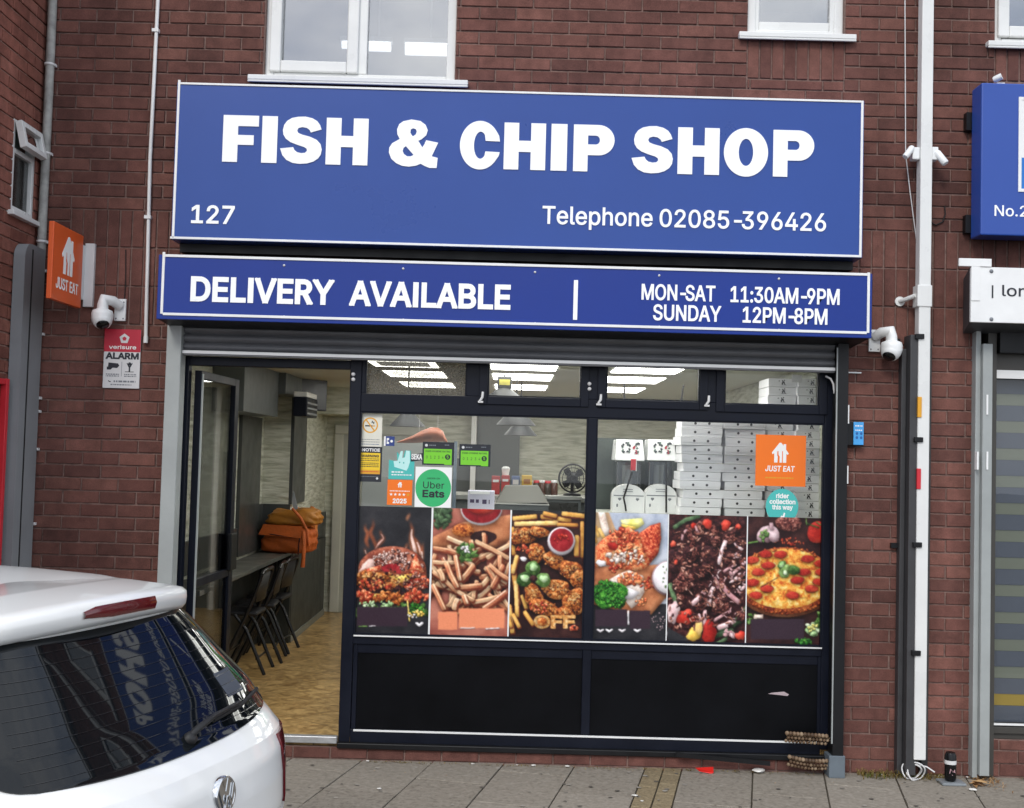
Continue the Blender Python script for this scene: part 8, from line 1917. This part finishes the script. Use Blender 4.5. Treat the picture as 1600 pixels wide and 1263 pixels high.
for k in range(11):
    q = MB()
    v = .10 + .80 * k / 10; pts = []
    for u in np.linspace(-1, 1, 25):
        s, t, z = rgi(u, v); pts.append(cw(s - .0052, t, z + .0038))
    for i in range(24): 
        a, b = pts[i], pts[i + 1]; up = (CF * .46 + Vector((0, 0, .5))).normalized() * .0008
        q.add([a - up, b - up, b + up, a + up], [(0, 1, 2, 3)], 0)
    q.build('heater_line', hl, GLS)
# dark sticker near the right edge, wiper
def stk(u, v):
    t = .34 + .13 * u; z = 1.09 + .07 * v; return (rear_s(t, z), t, z)
patch(stk, np.linspace(0, 1, 4), np.linspace(0, 1, 3), .0062, 'window_sticker', mat('navy_sticker', rgb(40, 50, 68), .5, var=.03), GLS, .0005)
def gp(t, z, off=.03):
    s = rear_s(t, z); return cw(s - off * .75, t, z + off * .6)
q = MB(); q.tube([gp(.02, 1.035, .012), gp(.04, 1.04, .035), gp(.16, 1.055, .035), gp(.34, 1.062, .03)], [.011, .012, .008, .007], 8); q.lathe(gp(.02, 1.03, .0), [(.022, 0), (.02, .018), (.01, .024), (0, .025)], (CF * -.75 + Vector((0, 0, .6))), 16)
q.build('wiper_arm', cblack, CAR)
q = MB(); q.tube([gp(.16, 1.048, .018), gp(.36, 1.055, .018), gp(.57, 1.066, .018)], .007, 6); q.build('wiper_blade', M['rubber'], CAR)
# spoiler
def spsec(t):
    k = abs(t) / .585; e_ = .10 * t * t / .3; cz = -.028 * k * k; sh = 1 - max(0, k - .72) ** 2 * 9
    base = [(.86, 1.4695), (.62, 1.463), (.44, 1.453), (.40, 1.448), (.382, 1.436), (.380, 1.415), (.383, 1.392), (.395, 1.376), (.43, 1.364), (.50, 1.366), (.66, 1.40)]
    c0, c1 = .56, 1.418
    return [(c0 + (s - c0) * max(.3, sh) + e_ * .9 + .10 * max(0, k - .85) * 3, c1 + (z - c1) * max(.25, sh) + cz) for s, z in base]
ts = list(np.linspace(-.585, .585, 41)); secs = [spsec(t) for t in ts]; ns = len(secs[0])
q = MB(); q.add([cw(s, t, z) for t, sc_ in zip(ts, secs) for s, z in sc_], [(i * ns + k, i * ns + (k + 1) % ns, (i + 1) * ns + (k + 1) % ns, (i + 1) * ns + k) for i in range(len(ts) - 1) for k in range(ns)], 0, True)
q.add([cw(s, ts[0], z) for s, z in secs[0]], [tuple(range(ns))], 0, True); q.add([cw(s, ts[-1], z) for s, z in secs[-1]], [tuple(range(ns - 1, -1, -1))], 0, True)
SPO = q.build('roof_spoiler', paint, CAR)
bmx = bmesh.new(); bmx.from_mesh(SPO.data); bmesh.ops.recalc_face_normals(bmx, faces=bmx.faces[:]); bmx.to_mesh(SPO.data); bmx.free()
def br(u, v):
    t = -.178 + .356 * u; zt0 = 1.396 + (.010 * max(0, .35 - u) / .35); zz = zt0 + (1.436 - zt0) * v * (1 - .35 * max(0, .15 - u) / .15); k = abs(t) / .585
    return (.3785 + .10 * t * t / .3 * .9 + (.004 if v > .9 else 0), t, zz - .028 * k * k)
q = MB(); us = np.linspace(0, 1, 15)
tp = [cw(br(u, 1)[0] - .004, br(u, 1)[1], br(u, 1)[2]) for u in us]; md = [cw(br(u, .5)[0] - .008, br(u, .5)[1], br(u, .5)[2]) for u in us]; bt = [cw(br(u, 0)[0] - .002, br(u, 0)[1], br(u, 0)[2]) for u in us]
q.add(tp + md + bt, [(i, i + 1, 15 + i + 1, 15 + i) for i in range(14)] + [(15 + i, 16 + i, 31 + i, 30 + i) for i in range(14)], 0, True)
ti = [p_ + CF * .03 for p_ in tp]; bi = [p_ + CF * .03 for p_ in bt]
q.add(tp + ti, [(i, 15 + i, 16 + i, i + 1) for i in range(14)]); q.add(bt + bi, [(i, i + 1, 16 + i, 15 + i) for i in range(14)])
q.build('high_brake_light', taill, SPO)
# lamps at both corners
def lamp(sg):
    def fn(u, v):
        z = .735 + .225 * v; w_ = ci(TW, z); a = .55 + .41 * u + .02 * (1 - v)
        if a < .945: return (rear_s(a * w_, z), sg * a * w_, z)
        k = (a - .945); s0 = rear_s(.945 * w_, z); return (s0 + k * 3.4, sg * side_t(s0 + k * 3.4, z) if k > .004 else sg * .945 * w_, z)
    lo = patch(fn, np.linspace(0, 1, 18), np.linspace(0, 1, 10), .008, 'tail_light', taill, CAR, .012)
    def fn2(u, v):
        s, t, z = fn(u, v); z2 = .685 + .045 * v; w_ = ci(TW, z2); a = .60 + .35 * u
        return (rear_s(a * w_, z2), sg * a * w_, z2)
    patch(fn2, np.linspace(0, 1, 10), np.linspace(0, 1, 4), .007, 'clear_lens', mat('clear_lens_plastic', rgb(200, 196, 192), .15, coat=.5), lo, .01)
lamp(1); lamp(-1)
# round emblem
ec = Vector(cw(rear_s(0, .888) - .004, 0, .888)); en = (-CF + Vector((0, 0, .10))).normalized()
eu = CR.copy(); ev = en.cross(eu); ev = ev if ev.z > 0 else -ev
def efn(o_): return lambda a, b: ec + en * o_ + eu * a + ev * b
EM = MB(); EM.lathe(ec, [(.054, -.01), (.054, .004), (.050, .009), (.0455, .006)], en, 40); emo = EM.build('emblem', chrome, CAR)
q = MB(); q.flat([ell(0, 0, .0465, .0465, 40)], efn(.002), 0, .001, en); q.build('emblem_field', mat('emblem_dark', rgb(28, 30, 34), .2), emo)
q = MB()
def stroke(x0, y0, x1, y1, w_=.0075):
    d = Vector((x1 - x0, y1 - y0)).normalized(); n = Vector((-d.y, d.x)) * w_ / 2
    q.flat([[(x0 + n.x, y0 + n.y), (x1 + n.x, y1 + n.y), (x1 - n.x, y1 - n.y), (x0 - n.x, y0 - n.y)]], efn(.003 + .0003 * len(q.f)), 0, .003, en)
for x0, y0, x1, y1 in ((-.019, .047, -.002, .008), (.019, .047, .002, .008), (-.043, .026, -.0175, -.044), (.043, .026, .0175, -.044), (-.0175, -.044, .0, -.004), (.0175, -.044, .0, -.004)): stroke(x0 * .93, y0 * .93, x1 * .93, y1 * .93)
q.build('emblem_letters', chrome, emo)
# side glass, plate, wheels, bumper trim
for sg in (1, -1):
    for (sa, sb, nm) in ((.62, 1.35, 'rear_side_window'), (1.40, 2.35, 'front_side_window')):
        def sgf(u, v, sa=sa, sb=sb):
            z = 1.025 + .30 * v; s = sa + .18 * v * (1 if sa < 1 else .15) + (sb - sa - (.55 * v if sb > 2 else .0) - .18 * v * (1 if sa < 1 else .15)) * u
            return (s, sg * side_t(s, z), z)
        patch(sgf, np.linspace(0, 1, 12), np.linspace(0, 1, 8), .004, 'side_window', cglass, CAR)
def wsf(u, v):
    t = (2 * u - 1) * .52; z = 1.03 + .30 * v; c, L, w_, n, m = csec(z); return (c + L * (1 - min(.999, abs(t) / w_) ** m) ** (1 / n), t, z)
patch(wsf, np.linspace(0, 1, 12), np.linspace(0, 1, 8), .004, 'windscreen', cglass, CAR)
def npf(u, v): t = -.26 + .52 * u; z = .44 + .11 * v; return (rear_s(t, z) - .002, t, z)
patch(npf, np.linspace(0, 1, 8), np.linspace(0, 1, 3), .004, 'number_plate', M['yellow'], CAR)
for s_, sg in ((.78, 1), (.78, -1), (3.36, 1), (3.36, -1)):
    t_ = .725 * sg; c_ = Vector(cw(s_, t_, .315)); ax = CR * sg
    q = MB(); q.lathe(Vector(cw(s_, .815 * sg, .32)) - ax * .22, [(.37, 0), (.37, .224), (.20, .226)], ax, 36); q.build('wheel_arch', cblack, CAR)
    q = MB(); q.lathe(c_ - ax * .11, [(.22, 0), (.30, .0), (.315, .03), (.315, .17), (.30, .206), (.215, .208)], ax, 40); wo = q.build('tyre', M['rubber'], CAR)
    q = MB(); q.lathe(c_ - ax * .06, [(.214, 0), (.214, .156), (.20, .16), (.19, .12), (.05, .13), (.045, .145), (0, .146)], ax, 40)
    for k in range(5):
        a = 2 * math.pi * k / 5; dd = (CF * math.cos(a) + Vector((0, 0, 1)) * math.sin(a)); pp = dd.cross(ax); q.obox(c_ + ax * .062 + dd * .04 - pp * .03, dd * .155, pp * .06, ax * .03)
    q.build('rim', mat('alloy', rgb(150, 152, 156), .3, metal=.9), wo)

# ------------------------------------------------------------------ litter, weeds and odds and ends along the wall foot
rr = random.Random(21)
def scrap(u, v, wpx, col, label, cat='litter', z=.004, name='litter_scrap', dy=None):
    p = atz(u, v, z); w_ = wpx / 265.0
    bmx = bmesh.new(); bmesh.ops.create_icosphere(bmx, subdivisions=2, radius=1); V = []
    for q_ in bmx.verts:
        k_ = rr.uniform(.7, 1.15); V.append((p.x + q_.co.x * w_ * .5 * k_, min(p.y, -.03) + q_.co.y * w_ * .5 * k_, max(.0005, z + (q_.co.z + .9) * w_ * .12)))
    mb = MB(); mb.add(V, [[x_.index for x_ in f.verts] for f in bmx.faces], 0); bmx.free()
    o = mb.build(name, col); return tag(o, label, cat, 'scraps of litter on the pavement')
wl = mat('white_litter', rgb(226, 224, 218), .7, var=.1)
for u, v, w_, lb in ((579, 1181, 6, 'white scrap by the brick plinth under the doorway post'), (740, 1182, 6, 'white scrap at the plinth between two paving joints, centre'), (833, 1186, 8, 'white scrap against the plinth left of the buff paving strip'), (592, 1233, 7, 'white scrap out on the paving near the white car'), (808, 1193, 4, 'tiny white crumb on the paving below the plinth'), (884, 1187, 8, 'flat white scrap at the plinth just left of the buff strip'), (992, 1244, 9, 'white scrap on the buff paving strip'), (1003, 1252, 5, 'small white crumb beside the scrap on the buff strip'), (1520, 1235, 12, 'white scrap in front of the grey shutter guide'), (1511, 1214, 6, 'white crumb between the can and the grey guide'), (1468, 1214, 6, 'white crumb left of the drinks can'), (1181, 1201, 22, 'larger white paper scrap at the plinth near the shutter foot'), (1377, 1210, 6, 'white crumb in the weeds left of the downpipe')):
    scrap(u, v, w_, wl, lb)
# red scrap
p = atz(1094, 1193, .02); q = MB(); q.flat([[(-.055, .02), (.05, .03), (.055, -.008), (.04, -.012), (-.03, -.002)]], lambda a, b: (p.x + a, -.085 - abs(b) * .5, .014 + b), 0, .003); tag(q.build('red_scrap', mat('bright_red_plastic', rgb(235, 40, 32), .45)), 'bright red plastic scrap at the foot of the plinth beside the buff strip', 'litter')
# flat strip of black trim come loose at the foot
a, b = at(1055, 1180, -.04), at(1202, 1190, -.04); q = MB(); q.obox(a + Vector((0, -.03, -.004)), (b - a) + Vector((0, 0, -.015)), Vector((0, .012, 0)), Vector((0, 0, .026))); tag(q.build('loose_trim', M['blackm']), 'black trim strip hanging loose under the shopfront near the shutter foot', 'trim')
# brown beaded garlands
beadm = ramp_mat('brown_beads', [rgb(58, 44, 34), rgb(104, 82, 62), rgb(160, 140, 116)], 40, .5, .7)
def beads(v0, v1, u0, u1, label):
    t = MB(); n = 12
    for row, dz in ((0, 0), (1, -.028), (2, -.05)):
        for k in range(n):
            u = u0 + (u1 - u0) * (k + .5 * (row % 2)) / n; v = v0 + (v1 - v0) * k / n + 3 * math.sin(3.1 * k / n) * (1 if v0 > 1170 else 0)
            p = at(u, v, -.075); r_ = .0135 if row == 0 else .011; y = -.088 + .012 * row
            t.lathe((p.x, y, p.z + dz - r_), [(.0, 0), (r_ * .7, r_ * .3), (r_, r_), (r_ * .7, r_ * 1.7), (0, 2 * r_)], n=10)
    t.tube([at(u0, v0 + 4, -.07), at((u0 + u1) / 2, (v0 + v1) / 2 + 4, -.07), at(u1, v1 + 4, -.07)], .006, 6)
    return tag(t.build('bead_garland', beadm), label, 'beads', 'brown beaded strings at the shutter foot')
beads(1145, 1150, 1229, 1296, 'upper brown beaded string at the right foot of the black panel')
beads(1182, 1188, 1233, 1296, 'lower brown beaded string hanging at the plinth by the shutter foot')
# weeds and dead leaves
weedm = ramp_mat('dry_weed', [rgb(92, 78, 40), rgb(128, 108, 58), rgb(150, 136, 84)], 30, .8, .8)
greenw = ramp_mat('green_weed', [rgb(62, 76, 34), rgb(96, 108, 50), rgb(128, 132, 70)], 30, .8, .8)
leafm = ramp_mat('dead_leaf', [rgb(104, 74, 44), rgb(160, 120, 78), rgb(206, 172, 124)], 30, .8, .8)
def weeds(u0, u1, n, m, label, hmax=.045, dep=.10, base=1205):
    mb = MB()
    for _ in range(n):
        u = rr.uniform(u0, u1); p = atz(u, base, 0); x, y = p.x, -.02 - dep * abs(rr.gauss(0, .5)); h = rr.uniform(.3, 1) * hmax; a = rr.uniform(0, 6.28); l = rr.uniform(.01, .035)
        d = Vector((math.cos(a), math.sin(a) * .6 - .2, 0)); n_ = Vector((-d.y, d.x, 0)) * rr.uniform(.0015, .004)
        b0 = Vector((x, y, 0.0)); m1 = b0 + d * l * .5 + Vector((0, 0, h)); t_ = b0 + d * l * 1.2 + Vector((0, 0, h * .75))
        mb.add([b0 - n_, b0 + n_, m1 + n_, m1 - n_, t_], [(0, 1, 2, 3), (3, 2, 4)])
    return tag(mb.build('weeds', m), label, 'weeds', None, 'stuff')
weeds(1333, 1400, 150, weedm, 'dry weeds along the foot of the brick pier')
weeds(1415, 1460, 160, weedm, 'dry weeds round the cable coil', .03)
weeds(1500, 1535, 120, leafm, 'leaf litter by the grey guide', .02, .2)
weeds(1575, 1640, 120, greenw, 'green weeds under the neighbouring window', .03)
weeds(1340, 1420, 60, greenw, 'green weeds in the paving crack', .03)
weeds(560, 1300, 200, weedm, 'thin dead grass along the plinth', .012, .04, 1188)
mb = MB()
for _ in range(260):
    u = rr.uniform(560, 1600); x = atz(u, 1200, 0).x; y = -.03 - .28 * rr.random() ** 2.2; r_ = rr.uniform(.002, .006); a = rr.uniform(0, 3)
    mb.add([(x + r_ * math.cos(a + k * 1.7), y + r_ * math.sin(a + k * 1.7), .0035 + (.002 if k == 2 else 0)) for k in range(4)], [(0, 1, 2, 3)])
tag(mb.build('grit', leafm), 'grit and crumbs swept against the wall', 'grit', None, 'stuff')
mb = MB(); gr = random.Random(77)
for _ in range(90):
    u, a = gr.uniform(420, 1620), 0; p = atz(u, gr.uniform(1195, 1262), 0)
    if p.y > -.04: continue
    r_ = gr.uniform(.006, .016); ph_ = gr.uniform(0, 6)
    mb.add([(p.x + r_ * (1 + .25 * math.sin(3 * t + ph_)) * math.cos(t), p.y + r_ * (1 + .25 * math.sin(2 * t + ph_)) * math.sin(t), .0036) for t in [2 * math.pi * i / 10 for i in range(10)]], [tuple(range(10))])
tag(mb.build('gum_spots', ramp_mat('trodden_gum', [rgb(84, 80, 74), rgb(104, 99, 92), rgb(176, 170, 160)], 30, .85, .9)), 'old chewing gum spots trodden into the paving', 'gum', None, 'stuff')
mb = MB()
for k in range(7):
    c_ = atz(1524 + 10 * rr.random(), 1222 + 8 * rr.random(), 0); a = rr.uniform(0, 3); L = rr.uniform(.03, .06)
    d = Vector((math.cos(a), math.sin(a), 0)) * L; n_ = Vector((-d.y, d.x, 0)) * .35; z0 = .004 + .003 * k
    mb.add([c_ - d + Vector((0, 0, z0)), c_ + n_ + Vector((0, 0, z0 + .008)), c_ + d + Vector((0, 0, z0)), c_ - n_ + Vector((0, 0, z0 + .006))], [(0, 1, 2, 3)])
tag(mb.build('leaf_pile', leafm), 'small pile of dead tan leaves by the grey shutter guide', 'leaves', None, 'stuff')
